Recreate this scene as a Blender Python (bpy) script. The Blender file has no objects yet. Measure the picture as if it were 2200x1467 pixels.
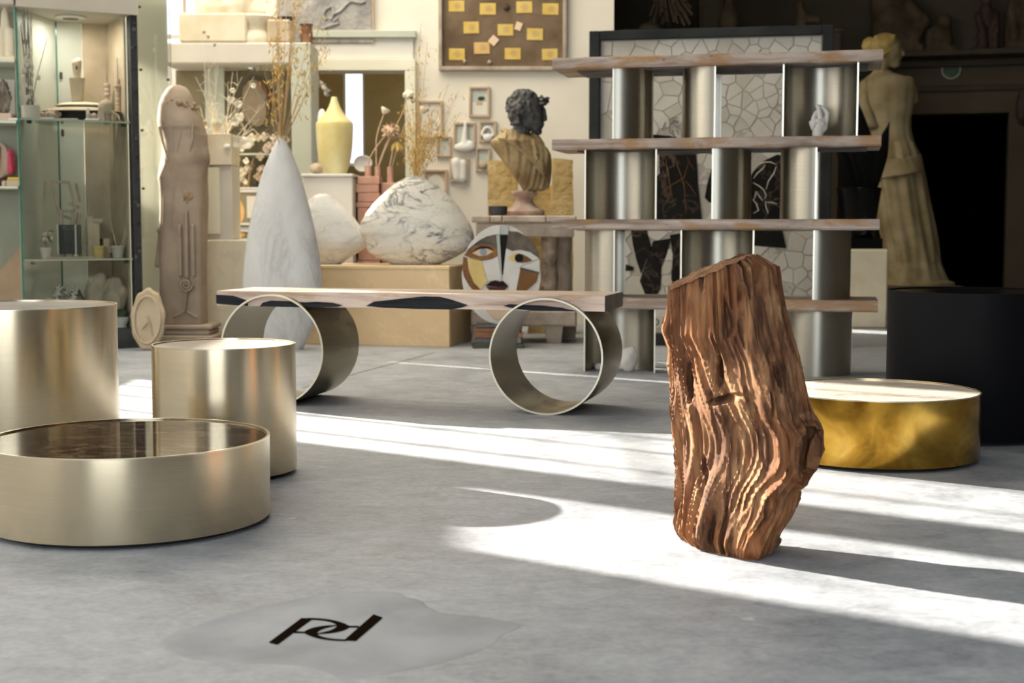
import bpy, bmesh, math, random
from mathutils import Vector, Matrix, noise
from math import sin, cos, pi, radians, sqrt, atan, atan2, tan

scene = bpy.context.scene
COL = scene.collection
random.seed(7)

# ------------------------------------------------------------------ camera
F_PX, CAM_H = 3056.0, 0.70
PITCH = atan(248.5 / F_PX)
cam_data = bpy.data.cameras.new('camera')
cam_data.sensor_width = 36.0
cam_data.lens = 36.0 * F_PX / 2200.0
cam_data.clip_start, cam_data.clip_end = 0.05, 200
cam_data.dof.use_dof = True
cam_data.dof.focus_distance = 3.9
cam_data.dof.aperture_fstop = 5.0
cam = bpy.data.objects.new('camera', cam_data)
COL.objects.link(cam)
cam.location = (0, 0, CAM_H)
cam.rotation_euler = (pi / 2 - PITCH, 0, 0)
scene.camera = cam

# ------------------------------------------------------------------ world, sun, window daylight, added fill lights, exposure
world = bpy.data.worlds.new('sky')
scene.world = world
world.use_nodes = True
bg = world.node_tree.nodes['Background']
bg.inputs['Color'].default_value = (0.86, 0.93, 1.0, 1)
bg.inputs['Strength'].default_value = 2.2

SUN_DIR = Vector((0.809 * cos(radians(22)), -0.588 * cos(radians(22)), -sin(radians(22))))
sd = bpy.data.lights.new('sun', 'SUN')
sd.energy = 23.0
sd.angle = radians(0.6)
sd.color = (1.0, 0.93, 0.82)
sun = bpy.data.objects.new('sun', sd)
COL.objects.link(sun)
sun.rotation_euler = SUN_DIR.to_track_quat('-Z', 'Y').to_euler()
sun.location = (-8, 12, 6)


def area(name, loc, direction, sx, sy, radiance, color):
    d = bpy.data.lights.new(name, 'AREA')
    d.shape = 'RECTANGLE'
    d.size, d.size_y = sx, sy
    d.energy = radiance * pi * sx * sy
    d.color = color
    o = bpy.data.objects.new(name, d)
    COL.objects.link(o)
    o.location = loc
    o.rotation_euler = Vector(direction).to_track_quat('-Z', 'Y').to_euler()
    return o


# fill lights added overhead and on the left wall; assumed tall window behind the camera
area('roof_light', (-0.4, -1.2, 4.35), (0, 0, -1), 6.0, 5.0, 1.15, (0.80, 0.90, 1.0))  # added overhead fill under the solid ceiling
area('roof_light_back', (-1.6, 8.3, 4.35), (0, 0, -1), 3.4, 3.0, 6.2, (1.0, 0.915, 0.76))  # added warm fill brightening the cabinets at the back left
area('window_light_behind', (-0.9, -4.9, 1.9), (0, 1, 0), 3.6, 2.8, 5.6, (0.84, 0.92, 1.0))  # daylight of the assumed window behind the camera
area('window_light_left', (-3.97, 2.6, 1.9), (1, 0, 0), 6.0, 2.2, 2.5, (1.0, 0.975, 0.93))  # added fill on the solid left wall, no opening behind it
area('display_room_light', (-0.8, 10.72, 4.3), (0, 0, -1), 1.8, 0.5, 9.0, (1.0, 0.92, 0.74))  # added fill, brightens the inside of the little room
area('clerestory_light', (-3.95, 7.2, 3.45), (1, 0, -0.25), 8.4, 1.1, 6.0, (1.0, 0.91, 0.75))  # added fill high on the solid left wall for the back zone

scene.view_settings.view_transform = 'Standard'
scene.view_settings.look = 'None'
scene.view_settings.gamma = 1.0
scene.view_settings.use_curve_mapping = False
scene.view_settings.exposure = 0.0
scene.cycles.use_denoising = True
scene.cycles.max_bounces = 4
scene.cycles.use_light_tree = False
scene.cycles.diffuse_bounces = 3
scene.cycles.glossy_bounces = 3
scene.cycles.use_adaptive_sampling = True
scene.cycles.adaptive_threshold = 0.07
scene.cycles.adaptive_min_samples = 12
scene.cycles.transparent_max_bounces = 8
scene.cycles.sample_clamp_indirect = 6.0
scene.cycles.caustics_reflective = True

# ------------------------------------------------------------------ picture measurements -> real places


def ray(px, py):
    u, v = (px - 1100.0) / F_PX, (733.5 - py) / F_PX
    return Vector((u, cos(PITCH) + v * sin(PITCH), -sin(PITCH) + v * cos(PITCH)))


def at(px, py, Y):
    d = ray(px, py)
    return Vector((0, 0, CAM_H)) + d * (Y / d.y)


def fl(px, py, z=0.0):
    d = ray(px, py)
    return Vector((0, 0, CAM_H)) + d * ((z - CAM_H) / d.z)


def zat(py, Y):
    return at(1100, py, Y).z


def xat(px, Y):
    return at(px, 485, Y).x


# ------------------------------------------------------------------ mesh building
class MB:
    def __init__(self):
        self.v, self.f = [], []

    def add(self, verts, faces):
        n = len(self.v)
        self.v += [tuple(p) for p in verts]
        self.f += [tuple(i + n for i in f) for f in faces]
        return self

    def box(self, c, s, rz=0.0, taper=1.0, M=None):
        hx, hy, hz = s[0] / 2, s[1] / 2, s[2] / 2
        vs = []
        for z, k in ((-hz, 1.0), (hz, taper)):
            for x, y in ((-hx, -hy), (hx, -hy), (hx, hy), (-hx, hy)):
                x2, y2 = x * k, y * k
                vs.append(Vector((x2 * cos(rz) - y2 * sin(rz), x2 * sin(rz) + y2 * cos(rz), z)))
        if M is not None:
            vs = [M @ p for p in vs]
        vs = [p + Vector(c) for p in vs]
        return self.add(vs, [(3, 2, 1, 0), (4, 5, 6, 7), (0, 1, 5, 4), (1, 2, 6, 5), (2, 3, 7, 6), (3, 0, 4, 7)])

    def bbox(self, c, s, b=0.004, rz=0.0, M=None):
        """box with chamfered edges (24 verts)"""
        bm = bmesh.new()
        bmesh.ops.create_cube(bm, size=1.0)
        for v in bm.verts:
            v.co = Vector((v.co.x * s[0], v.co.y * s[1], v.co.z * s[2]))
        bmesh.ops.bevel(bm, geom=bm.edges[:], offset=min(b, min(s) * 0.45), segments=1, affect='EDGES')
        R = Matrix.Rotation(rz, 3, 'Z')
        if M is not None:
            R = M
        bm.verts.index_update()
        vs = [R @ v.co + Vector(c) for v in bm.verts]
        fs = [[v.index for v in f.verts] for f in bm.faces]
        bm.free()
        return self.add(vs, fs)

    def lathe(self, prof, n=32, c=(0, 0, 0), cap=True, M=None, squash=(1, 1)):
        """prof: list of (r, z)"""
        vs, fs = [], []
        for r, z in prof:
            for i in range(n):
                a = 2 * pi * i / n
                vs.append(Vector((r * cos(a) * squash[0], r * sin(a) * squash[1], z)))
        for k in range(len(prof) - 1):
            for i in range(n):
                j = (i + 1) % n
                fs.append((k * n + i, k * n + j, (k + 1) * n + j, (k + 1) * n + i))
        if cap:
            fs.append(tuple(range(n - 1, -1, -1)))
            fs.append(tuple((len(prof) - 1) * n + i for i in range(n)))
        if M is not None:
            vs = [M @ p for p in vs]
        return self.add([p + Vector(c) for p in vs], fs)

    def tube(self, pts, r, n=6, r1=None):
        pts = [Vector(p) for p in pts]
        r1 = r if r1 is None else r1
        vs, fs = [], []
        m = len(pts)
        prev = None
        for k, p in enumerate(pts):
            d = (pts[min(k + 1, m - 1)] - pts[max(k - 1, 0)])
            d = d.normalized() if d.length > 1e-9 else Vector((0, 0, 1))
            if prev is None:
                a = d.orthogonal().normalized()
            else:
                a = (prev - d * prev.dot(d))
                a = a.normalized() if a.length > 1e-6 else d.orthogonal().normalized()
            prev = a
            b = d.cross(a)
            rr = r + (r1 - r) * k / max(1, m - 1)
            for i in range(n):
                t = 2 * pi * i / n
                vs.append(p + (a * cos(t) + b * sin(t)) * rr)
        for k in range(m - 1):
            for i in range(n):
                j = (i + 1) % n
                fs.append((k * n + i, k * n + j, (k + 1) * n + j, (k + 1) * n + i))
        fs.append(tuple(range(n - 1, -1, -1)))
        fs.append(tuple((m - 1) * n + i for i in range(n)))
        return self.add(vs, fs)

    def prism(self, poly, d0, d1, bevel=0.0, shrink=None):
        """poly: 3D points (front outline, roughly planar), extruded along vector d1-d0.
        bevel: front outline shrunk by this amount."""
        n = len(poly)
        P = [Vector(p) for p in poly]
        d0, d1 = Vector(d0), Vector(d1)
        c = sum(P, Vector()) / n
        rings = []
        if bevel > 0:
            Q = []
            for p in P:
                w = (p - c)
                L = w.length
                Q.append(c + w * max(0.2, (L - bevel) / L) if L > 1e-9 else p)
            rings = [[q + d0 for q in Q], [p + d0 + (d1 - d0) * 0.35 for p in P], [p + d1 for p in P]]
        else:
            rings = [[p + d0 for p in P], [p + d1 for p in P]]
        vs = [p for r in rings for p in r]
        fs = []
        for k in range(len(rings) - 1):
            for i in range(n):
                j = (i + 1) % n
                fs.append((k * n + i, (k + 1) * n + i, (k + 1) * n + j, k * n + j))
        fs.append(tuple(range(n)))
        fs.append(tuple((len(rings) - 1) * n + i for i in range(n - 1, -1, -1)))
        return self.add(vs, fs)

    def loft(self, rings, cap=True):
        n = len(rings[0])
        vs = [p for r in rings for p in r]
        fs = []
        for k in range(len(rings) - 1):
            for i in range(n):
                j = (i + 1) % n
                fs.append((k * n + i, k * n + j, (k + 1) * n + j, (k + 1) * n + i))
        if cap:
            fs.append(tuple(range(n - 1, -1, -1)))
            fs.append(tuple((len(rings) - 1) * n + i for i in range(n)))
        return self.add(vs, fs)

    def ell(self, c, r, M=None, sub=2):
        bm = bmesh.new()
        bmesh.ops.create_icosphere(bm, subdivisions=sub, radius=1.0)
        bm.verts.index_update()
        vs = [Vector((v.co.x * r[0], v.co.y * r[1], v.co.z * r[2])) for v in bm.verts]
        fs = [[v.index for v in f.verts] for f in bm.faces]
        bm.free()
        if M is not None:
            vs = [M @ p for p in vs]
        return self.add([p + Vector(c) for p in vs], fs)

    def cap(self, p0, p1, r0, r1, n=10):
        """capsule-ish limb"""
        p0, p1 = Vector(p0), Vector(p1)
        d = (p1 - p0)
        L = d.length
        d.normalize()
        pts, rad = [], []
        for k in range(4):
            a = pi / 2 * (1 - k / 3.0)
            pts.append(p0 - d * r0 * sin(a)); rad.append(max(1e-4, r0 * cos(a)))
        for k in range(4):
            a = pi / 2 * (k / 3.0)
            pts.append(p1 + d * r1 * sin(a)); rad.append(max(1e-4, r1 * cos(a)))
        a_ = d.orthogonal().normalized(); b_ = d.cross(a_)
        rings = [[p + (a_ * cos(2 * pi * i / n) + b_ * sin(2 * pi * i / n)) * q for i in range(n)] for p, q in zip(pts, rad)]
        return self.loft(rings)

    def rock(self, c, r, seed=0, amp=0.25, freq=1.6, sub=3, flat=None, M=None):
        bm = bmesh.new()
        bmesh.ops.create_icosphere(bm, subdivisions=sub, radius=1.0)
        bm.verts.index_update()
        vs = []
        for v in bm.verts:
            p = v.co.copy()
            k = 1 + amp * noise.fractal(p * freq + Vector((seed * 7.3, seed * 3.1, 0)), 0.9, 2.1, 4)
            q = Vector((p.x * r[0], p.y * r[1], p.z * r[2])) * k
            if flat is not None:
                q.z = max(q.z, -r[2] * flat)
            vs.append(q)
        fs = [[v.index for v in f.verts] for f in bm.faces]
        bm.free()
        if M is not None:
            vs = [M @ p for p in vs]
        return self.add([p + Vector(c) for p in vs], fs)

    def mesh(self, name, smooth=None):
        me = bpy.data.meshes.new(name)
        me.from_pydata([tuple(p) for p in self.v], [], self.f)
        me.validate()
        me.update()
        bm = bmesh.new(); bm.from_mesh(me)
        bmesh.ops.recalc_face_normals(bm, faces=bm.faces[:])
        bm.to_mesh(me); bm.free()
        if smooth is not None:
            me.shade_smooth()
            me.set_sharp_from_angle(angle=radians(smooth))
        return me


def place(name, me, mat, parent=None, loc=(0, 0, 0), rz=0.0):
    o = bpy.data.objects.new(name, me)
    COL.objects.link(o)
    o.location = loc
    o.rotation_euler = (0, 0, rz)
    if mat is not None and not me.materials:
        me.materials.append(M[mat] if isinstance(mat, str) else mat)
    if parent is not None:
        o.parent = parent
    return o


def tag(o, label=None, cat=None, group=None, kind=None):
    if label: o['label'] = label
    if cat: o['category'] = cat
    if group: o['group'] = group
    if kind: o['kind'] = kind
    return o


class Thing:
    """an Empty at the base of a thing; parts are children in its local frame"""
    def __init__(self, name, label, cat, loc=(0, 0, 0), rz=0.0, group=None, kind=None):
        self.o = bpy.data.objects.new(name, None)
        COL.objects.link(self.o)
        self.o.empty_display_size = 0.05
        self.o.location = loc
        self.o.rotation_euler = (0, 0, rz)
        self.loc, self.rz = Vector(loc), rz
        tag(self.o, label, cat, group, kind)

    def L(self, p):
        p = Vector(p) - self.loc
        c, s = cos(-self.rz), sin(-self.rz)
        return Vector((p.x * c - p.y * s, p.x * s + p.y * c, p.z))

    def at(self, px, py, Y):
        return self.L(at(px, py, Y))

    def part(self, name, mb, mat, smooth=None, sub=None, label=None, kind=None):
        me = mb if isinstance(mb, bpy.types.Mesh) else mb.mesh(name, smooth)
        o = place(name, me, mat, sub if sub is not None else self.o)
        tag(o, label=label, kind=kind)
        return o


def single(name, mb, mat, label, cat, loc=(0, 0, 0), rz=0.0, group=None, smooth=None, kind=None):
    o = place(name, mb.mesh(name, smooth), mat, None, loc, rz)
    return tag(o, label, cat, group, kind)


def remesh(o, voxel, smooth=6, factor=0.5, disp=0.0, scale=0.05):
    m = o.modifiers.new('union', 'REMESH'); m.mode = 'VOXEL'; m.voxel_size = voxel; m.use_smooth_shade = True
    if smooth:
        s = o.modifiers.new('soften', 'SMOOTH'); s.iterations = smooth; s.factor = factor
    if disp:
        t = bpy.data.textures.new('grain', 'CLOUDS'); t.noise_scale = scale; t.noise_depth = 3
        d = o.modifiers.new('relief', 'DISPLACE'); d.texture = t; d.strength = disp; d.mid_level = 0.5; d.texture_coords = 'LOCAL'
    return o


def interp(tbl, x):
    if x <= tbl[0][0]: return tbl[0][1]
    for (a, va), (b, vb) in zip(tbl, tbl[1:]):
        if x <= b:
            t = (x - a) / (b - a)
            return va + (vb - va) * t
    return tbl[-1][1]

# ------------------------------------------------------------------ materials
M = {}


class NT:
    """small helper for node trees"""
    def __init__(self, name):
        self.m = bpy.data.materials.new(name)
        self.m.use_nodes = True
        self.t = self.m.node_tree
        self.b = self.t.nodes['Principled BSDF']
        self.out = self.t.nodes['Material Output']
        M[name] = self.m
        self._tc = None

    def n(self, typ, **kw):
        nd = self.t.nodes.new(typ)
        for k, v in kw.items():
            if hasattr(nd, k) and not (k in nd.inputs):
                setattr(nd, k, v)
        for k, v in kw.items():
            if k in nd.inputs:
                nd.inputs[k].default_value = v
        return nd

    def link(self, a, b):
        self.t.links.new(a, b)

    def coords(self, scale=(1, 1, 1), rot=(0, 0, 0), loc=(0, 0, 0), src='Object'):
        if self._tc is None:
            self._tc = self.n('ShaderNodeTexCoord')
        mp = self.n('ShaderNodeMapping')
        mp.inputs['Scale'].default_value = scale
        mp.inputs['Rotation'].default_value = rot
        mp.inputs['Location'].default_value = loc
        self.link(self._tc.outputs[src], mp.inputs['Vector'])
        return mp.outputs['Vector']

    def noise(self, vec, scale=5, detail=5, rough=0.55, dist=0.0):
        nd = self.n('ShaderNodeTexNoise')
        nd.inputs['Scale'].default_value = scale
        nd.inputs['Detail'].default_value = min(detail, 4)
        nd.inputs['Roughness'].default_value = rough
        nd.inputs['Distortion'].default_value = dist
        self.link(vec, nd.inputs['Vector'])
        return nd.outputs['Fac']

    def ramp(self, fac, stops, interp='LINEAR'):
        r = self.n('ShaderNodeValToRGB')
        e = r.color_ramp.elements
        r.color_ramp.interpolation = interp
        while len(e) < len(stops):
            e.new(0.5)
        for el, (p, c) in zip(e, stops):
            el.position = p
            el.color = (c[0], c[1], c[2], 1) if not isinstance(c, (int, float)) else (c, c, c, 1)
        self.link(fac, r.inputs['Fac'])
        return r.outputs['Color']

    def mix(self, fac, a, b, mode='MIX'):
        nd = self.n('ShaderNodeMix')
        nd.data_type = 'RGBA'
        nd.blend_type = mode
        for sock, val in ((nd.inputs['Factor'], fac), (nd.inputs[6], a), (nd.inputs[7], b)):
            if isinstance(val, (int, float)):
                sock.default_value = val
            elif isinstance(val, tuple):
                sock.default_value = (val[0], val[1], val[2], 1)
            else:
                self.link(val, sock)
        return nd.outputs[2]

    def math(self, op, a, b=None):
        nd = self.n('ShaderNodeMath')
        nd.operation = op
        for k, val in enumerate((a, b)):
            if val is None: continue
            if isinstance(val, (int, float)):
                nd.inputs[k].default_value = val
            else:
                self.link(val, nd.inputs[k])
        return nd.outputs[0]

    def color(self, c):
        if isinstance(c, tuple):
            self.b.inputs['Base Color'].default_value = (c[0], c[1], c[2], 1)
        else:
            self.link(c, self.b.inputs['Base Color'])
        return self

    def set(self, **kw):
        for k, v in kw.items():
            s = self.b.inputs[k.replace('_', ' ')]
            if isinstance(v, (int, float)):
                s.default_value = v
            elif isinstance(v, tuple):
                s.default_value = v
            else:
                self.link(v, s)
        return self

    def bump(self, h, strength=0.3, dist=0.01):
        bp = self.n('ShaderNodeBump')
        bp.inputs['Strength'].default_value = strength
        bp.inputs['Distance'].default_value = dist
        self.link(h, bp.inputs['Height'])
        self.link(bp.outputs['Normal'], self.b.inputs['Normal'])
        return self


def mottled(name, c0, c1, scale=6, rough=0.8, bump=0.15, bscale=40, detail=5, lo=0.35, hi=0.65, spec=0.3, bdist=0.004):
    t = NT(name)
    v = t.coords()
    t.color(t.ramp(t.noise(v, scale, detail), [(lo, c0), (hi, c1)]))
    t.set(Roughness=rough, Specular_IOR_Level=spec)
    if bump:
        t.bump(t.noise(v, bscale, 6), bump, bdist)
    return t


# floor: trowelled grey concrete
t = NT('concrete')
v = t.coords()
mid = t.noise(v, 2.6, 4, 0.74, 0.8)
fine = t.noise(v, 60, 2, 0.6)
stroke = t.noise(t.coords(scale=(1.0, 1.5, 1), rot=(0, 0, 0.6)), 11.0, 4, 0.70, 0.6)
c = t.ramp(mid, [(0.30, (0.185, 0.202, 0.232)), (0.52, (0.34, 0.360, 0.395)), (0.72, (0.465, 0.482, 0.505))])
c = t.mix(0.38, c, t.ramp(stroke, [(0.32, (0.18, 0.195, 0.225)), (0.66, (0.48, 0.498, 0.52))]))
c = t.mix(0.12, c, t.ramp(fine, [(0.35, (0.15, 0.15, 0.16)), (0.65, (0.62, 0.62, 0.62))]))
vor = t.n('ShaderNodeTexVoronoi'); vor.inputs['Scale'].default_value = 2.6
t.link(t.coords(scale=(1.0, 1.7, 1)), vor.inputs['Vector'])
spots = t.ramp(vor.outputs['Distance'], [(0.0, 1.0), (0.035, 0.8), (0.055, 0.0)])
keep = t.ramp(mid, [(0.50, 0.0), (0.53, 0.8)])
c = t.mix(t.math('MULTIPLY', spots, keep), c, (0.62, 0.62, 0.62))
pits = t.ramp(vor.outputs['Distance'], [(0.0, 0.9), (0.02, 0.7), (0.035, 0.0)])
keep2 = t.ramp(mid, [(0.46, 0.8), (0.50, 0.0)])
c = t.mix(t.math('MULTIPLY', pits, keep2), c, (0.12, 0.12, 0.13))
t.color(c)
t.set(Roughness=t.ramp(mid, [(0.3, 0.42), (0.7, 0.62)]), Specular_IOR_Level=0.4)

mottled('cement_patch', (0.225, 0.242, 0.272), (0.36, 0.377, 0.41), 4.0, 0.5, 0.0)
NT('emblem_bronze').color((0.012, 0.0075, 0.004)).set(Roughness=0.8, Specular_IOR_Level=0.0)


def brushed(name, c0, c1, rough=0.27, aniso=0.75):
    t = NT(name)
    s = t.noise(t.coords(scale=(6, 6, 900)), 1.0, 2, 0.6)
    t.color(t.ramp(s, [(0.3, c0), (0.7, c1)]))
    t.set(Metallic=1.0, Roughness=rough, Anisotropic=aniso, Anisotropic_Rotation=0.25)
    tg = t.n('ShaderNodeTangent'); tg.direction_type = 'RADIAL'; tg.axis = 'Z'
    t.link(tg.outputs['Tangent'], t.b.inputs['Tangent'])
    return t


brushed('champagne_brass', (0.70, 0.585, 0.395), (0.78, 0.665, 0.475))
brushed('shelf_brass', (0.40, 0.37, 0.305), (0.47, 0.44, 0.37), rough=0.36, aniso=0.7)
brushed('ring_brass', (0.30, 0.265, 0.19), (0.37, 0.33, 0.24), rough=0.32, aniso=0.4)
NT('rim_brass').color((0.86, 0.76, 0.56)).set(Metallic=1.0, Roughness=0.25)
NT('ring_edge').color((0.80, 0.76, 0.64)).set(Metallic=0.9, Roughness=0.35)
t = NT('aged_gold')  # random dark to bright patches in the gold
v = t.coords(scale=(1, 1, 1.3))
nz = t.noise(v, 4.2, 4, 0.55, 0.6)
t.color(t.ramp(nz, [(0.34, (0.16, 0.08, 0.012)), (0.50, (0.46, 0.25, 0.035)), (0.66, (0.78, 0.50, 0.11))]))
t.set(Metallic=1.0, Roughness=t.ramp(nz, [(0.3, 0.24), (0.7, 0.17)]))
NT('black_metal').color((0.006, 0.006, 0.007)).set(Roughness=0.5, Specular_IOR_Level=0.07)
NT('shadow_gap').color((0.015, 0.014, 0.013)).set(Roughness=0.8)


def marble(name, base, vein, vein2=None, scale=2.0, dist=2.4, width=0.03, amount=0.8, rough=0.25, rot=(0.3, 0.4, 0.6), stretch=(1, 1, 1), tint=None, spec=0.5):
    """veins = thin iso-lines of a distorted noise"""
    t = NT(name)
    v = t.coords(scale=stretch, rot=rot)
    n1 = t.noise(v, scale, 7, 0.6, dist)
    d = t.math('ABSOLUTE', t.math('SUBTRACT', n1, 0.5))
    fac = t.ramp(d, [(0.0, amount), (width, amount * 0.35), (width * 2.6, 0.0)])
    cl = t.noise(v, scale * 0.6, 4, 0.6, 0.5)
    c = t.ramp(cl, [(0.35, tint or tuple(x * 0.86 for x in base)), (0.65, base)])
    zone = t.ramp(t.noise(v, scale * 0.8, 3, 0.5), [(0.42, 0.15), (0.6, 1.0)])
    c = t.mix(t.math('MULTIPLY', fac, zone), c, vein)
    if vein2:
        n2 = t.noise(t.coords(scale=stretch, rot=rot, loc=(5, 3, 1)), scale * 2.3, 8, 0.65, dist * 1.3)
        d2 = t.math('ABSOLUTE', t.math('SUBTRACT', n2, 0.5))
        f2 = t.ramp(d2, [(0.0, amount * 0.7), (width * 0.8, 0.0)])
        c = t.mix(t.math('MULTIPLY', f2, zone), c, vein2)
    t.color(c)
    t.set(Roughness=rough, Specular_IOR_Level=spec)
    return t


marble('white_marble', (0.66, 0.655, 0.64), (0.34, 0.335, 0.33), (0.44, 0.435, 0.43), scale=3.0, dist=1.0, width=0.04, amount=0.55, rough=0.42, tint=(0.55, 0.54, 0.52), rot=(0, 0.7, 0), stretch=(2.2, 1, 1))
marble('grey_veined_marble', (0.76, 0.745, 0.70), (0.36, 0.37, 0.36), (0.4, 0.42, 0.42), scale=4.0, dist=1.0, width=0.025, amount=0.6, rough=0.4, rot=(0, 0.4, 0), stretch=(1, 1, 2))
marble('arabescato_marble', (0.76, 0.72, 0.63), (0.05, 0.065, 0.085), (0.09, 0.115, 0.14), scale=3.4, dist=0.9, width=0.020, amount=1.0, rough=0.38, rot=(0, 0.45, 0), stretch=(1.2, 1, 2.4))
marble('pale_table_marble', (0.80, 0.74, 0.66), (0.35, 0.24, 0.16), (0.5, 0.42, 0.36), scale=2.4, dist=2.0, width=0.03, amount=0.6, rough=0.16, stretch=(1.0, 2.4, 1), rot=(0, 0, 0.5))
marble('grey_table_marble', (0.46, 0.43, 0.41), (0.22, 0.19, 0.17), (0.6, 0.56, 0.52), scale=3, width=0.05, amount=0.6, rough=0.22, stretch=(1, 3, 1))
marble('dark_table_marble', (0.030, 0.020, 0.014), (0.30, 0.21, 0.13), (0.16, 0.09, 0.045), scale=4.0, dist=1.8, width=0.018, amount=0.75, rough=0.05, stretch=(1, 2.2, 1), rot=(0, 0, 0.4), tint=(0.055, 0.034, 0.020), spec=0.10)
marble('yellow_marble', (0.74, 0.54, 0.29), (0.88, 0.76, 0.55), (0.58, 0.40, 0.2), scale=2.2, width=0.02, amount=0.6, rough=0.4, tint=(0.64, 0.46, 0.26))
marble('cream_marble', (0.72, 0.65, 0.49), (0.5, 0.38, 0.2), None, scale=3, width=0.02, amount=0.4, rough=0.5, tint=(0.66, 0.6, 0.44))
marble('black_mosaic_marble', (0.009, 0.008, 0.0075), (0.17, 0.12, 0.085), None, scale=5, dist=0.8, width=0.014, amount=0.8, rough=0.6, tint=(0.014, 0.012, 0.010), spec=0.08)
marble('brown_marble', (0.25, 0.11, 0.03), (0.42, 0.24, 0.08), (0.10, 0.045, 0.02), scale=7, width=0.04, amount=0.6, rough=0.4, tint=(0.16, 0.07, 0.02), spec=0.15)

# petrified-wood slabs
t = NT('petrified_slab')
v = t.coords(scale=(1.4, 9, 14))
n1 = t.noise(v, 1.6, 8, 0.62, 0.7)
n2 = t.noise(t.coords(scale=(2.2, 4, 6)), 1.8, 5, 0.6, 0.5)
c = t.ramp(n1, [(0.32, (0.20, 0.145, 0.11)), (0.5, (0.40, 0.315, 0.26)), (0.68, (0.54, 0.46, 0.40))])
c = t.mix(t.ramp(n2, [(0.47, 0.0), (0.60, 0.85)]), c, (0.36, 0.185, 0.06))
n3 = t.noise(t.coords(scale=(5, 14, 24), loc=(2, 0, 0)), 2.2, 5, 0.7)
c = t.mix(t.ramp(n3, [(0.62, 0.0), (0.70, 0.9)]), c, (0.12, 0.07, 0.04))
t.color(c)
t.set(Roughness=0.42, Specular_IOR_Level=0.4)
t.bump(n1, 0.25, 0.004)

t = NT('bench_slab')
v = t.coords(scale=(1.2, 5, 16))
n1 = t.noise(v, 1.8, 8, 0.62, 0.5)
c = t.ramp(n1, [(0.28, (0.30, 0.20, 0.15)), (0.5, (0.60, 0.47, 0.39)), (0.74, (0.72, 0.63, 0.55))])
n2 = t.noise(t.coords(scale=(3, 4, 14)), 1.4, 5, 0.6, 0.5)
c = t.mix(t.ramp(n2, [(0.56, 0.0), (0.70, 0.75)]), c, (0.36, 0.18, 0.07))
t.color(c)
t.set(Roughness=0.30, Specular_IOR_Level=0.5)
t.bump(n1, 0.1, 0.002)
t = NT('bench_black')
v = t.coords(scale=(2, 5, 60))
t.color(t.ramp(t.noise(v, 2, 6, 0.6), [(0.35, (0.008, 0.009, 0.011)), (0.7, (0.028, 0.03, 0.036))]))
t.set(Roughness=0.45, Specular_IOR_Level=0.12)
t = NT('bench_end')
v = t.coords(scale=(40, 40, 4))
t.color(t.ramp(t.noise(v, 1.5, 5, 0.6), [(0.35, (0.02, 0.018, 0.018)), (0.7, (0.10, 0.085, 0.08))]))
t.set(Roughness=0.3)

# petrified log
t = NT('petrified_log')
v = t.coords(scale=(9, 9, 1.6))
n1 = t.noise(v, 2.6, 9, 0.66, 0.9)
n2 = t.noise(t.coords(scale=(1, 1, 0.55)), 7, 6, 0.6, 0.5)
n3 = t.noise(t.coords(scale=(1, 1, 0.22)), 34, 4, 0.62)
c = t.ramp(n1, [(0.30, (0.026, 0.013, 0.009)), (0.42, (0.12, 0.054, 0.027)), (0.55, (0.25, 0.122, 0.058)), (0.72, (0.45, 0.27, 0.14))])
c = t.mix(t.ramp(n2, [(0.48, 0.0), (0.66, 0.6)]), c, (0.27, 0.095, 0.028))
c = t.mix(t.ramp(n3, [(0.62, 0.0), (0.70, 0.6)]), c, (0.085, 0.035, 0.025))
wh = t.noise(t.coords(scale=(1, 1, 0.6), loc=(4, 1, 2)), 18, 3, 0.5)
c = t.mix(t.ramp(wh, [(0.70, 0.0), (0.74, 0.55)]), c, (0.52, 0.47, 0.42))
t.color(c)
t.set(Roughness=0.8, Specular_IOR_Level=0.2)
t.bump(t.mix(0.5, n1, n3), 0.8, 0.009)

# plasters, stones, walls
mottled('wall_cream', (0.76, 0.70, 0.58), (0.82, 0.775, 0.67), 1.2, 0.9, 0.05, 14)
mottled('wall_white', (0.70, 0.68, 0.62), (0.76, 0.74, 0.69), 1.2, 0.9, 0.05, 14)
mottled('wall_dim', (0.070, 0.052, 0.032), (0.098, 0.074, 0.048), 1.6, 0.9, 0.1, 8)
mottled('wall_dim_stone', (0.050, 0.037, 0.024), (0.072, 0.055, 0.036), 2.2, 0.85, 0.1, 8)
NT('soot_black').color((0.0015, 0.0014, 0.0012)).set(Roughness=1.0, Specular_IOR_Level=0.0)  # even matte near-black for the hearth lining
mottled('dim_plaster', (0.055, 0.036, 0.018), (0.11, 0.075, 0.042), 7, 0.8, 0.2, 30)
mottled('statue_plaster', (0.20, 0.145, 0.062), (0.33, 0.265, 0.150), 5, 0.7, 0.15, 40)
mottled('statue_hair', (0.30, 0.20, 0.05), (0.45, 0.33, 0.13), 9, 0.65, 0.5, 60)
mottled('herm_stone', (0.27, 0.205, 0.145), (0.39, 0.31, 0.235), 4, 0.75, 0.25, 30)
mottled('herm_rough', (0.22, 0.15, 0.09), (0.36, 0.26, 0.16), 14, 0.9, 0.8, 60)
mottled('plaster_cream', (0.70, 0.60, 0.42), (0.82, 0.74, 0.57), 4, 0.75, 0.15, 30)
mottled('plaster_white', (0.70, 0.67, 0.62), (0.80, 0.78, 0.74), 6, 0.7, 0.1, 40)
mottled('plaster_tan', (0.47, 0.37, 0.25), (0.60, 0.49, 0.35), 5, 0.8, 0.3, 24)
mottled('plaster_pink', (0.50, 0.36, 0.28), (0.60, 0.46, 0.37), 6, 0.8, 0.2, 30)
mottled('clay_white', (0.58, 0.50, 0.42), (0.68, 0.60, 0.52), 6, 0.8, 0.2, 40)
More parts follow.
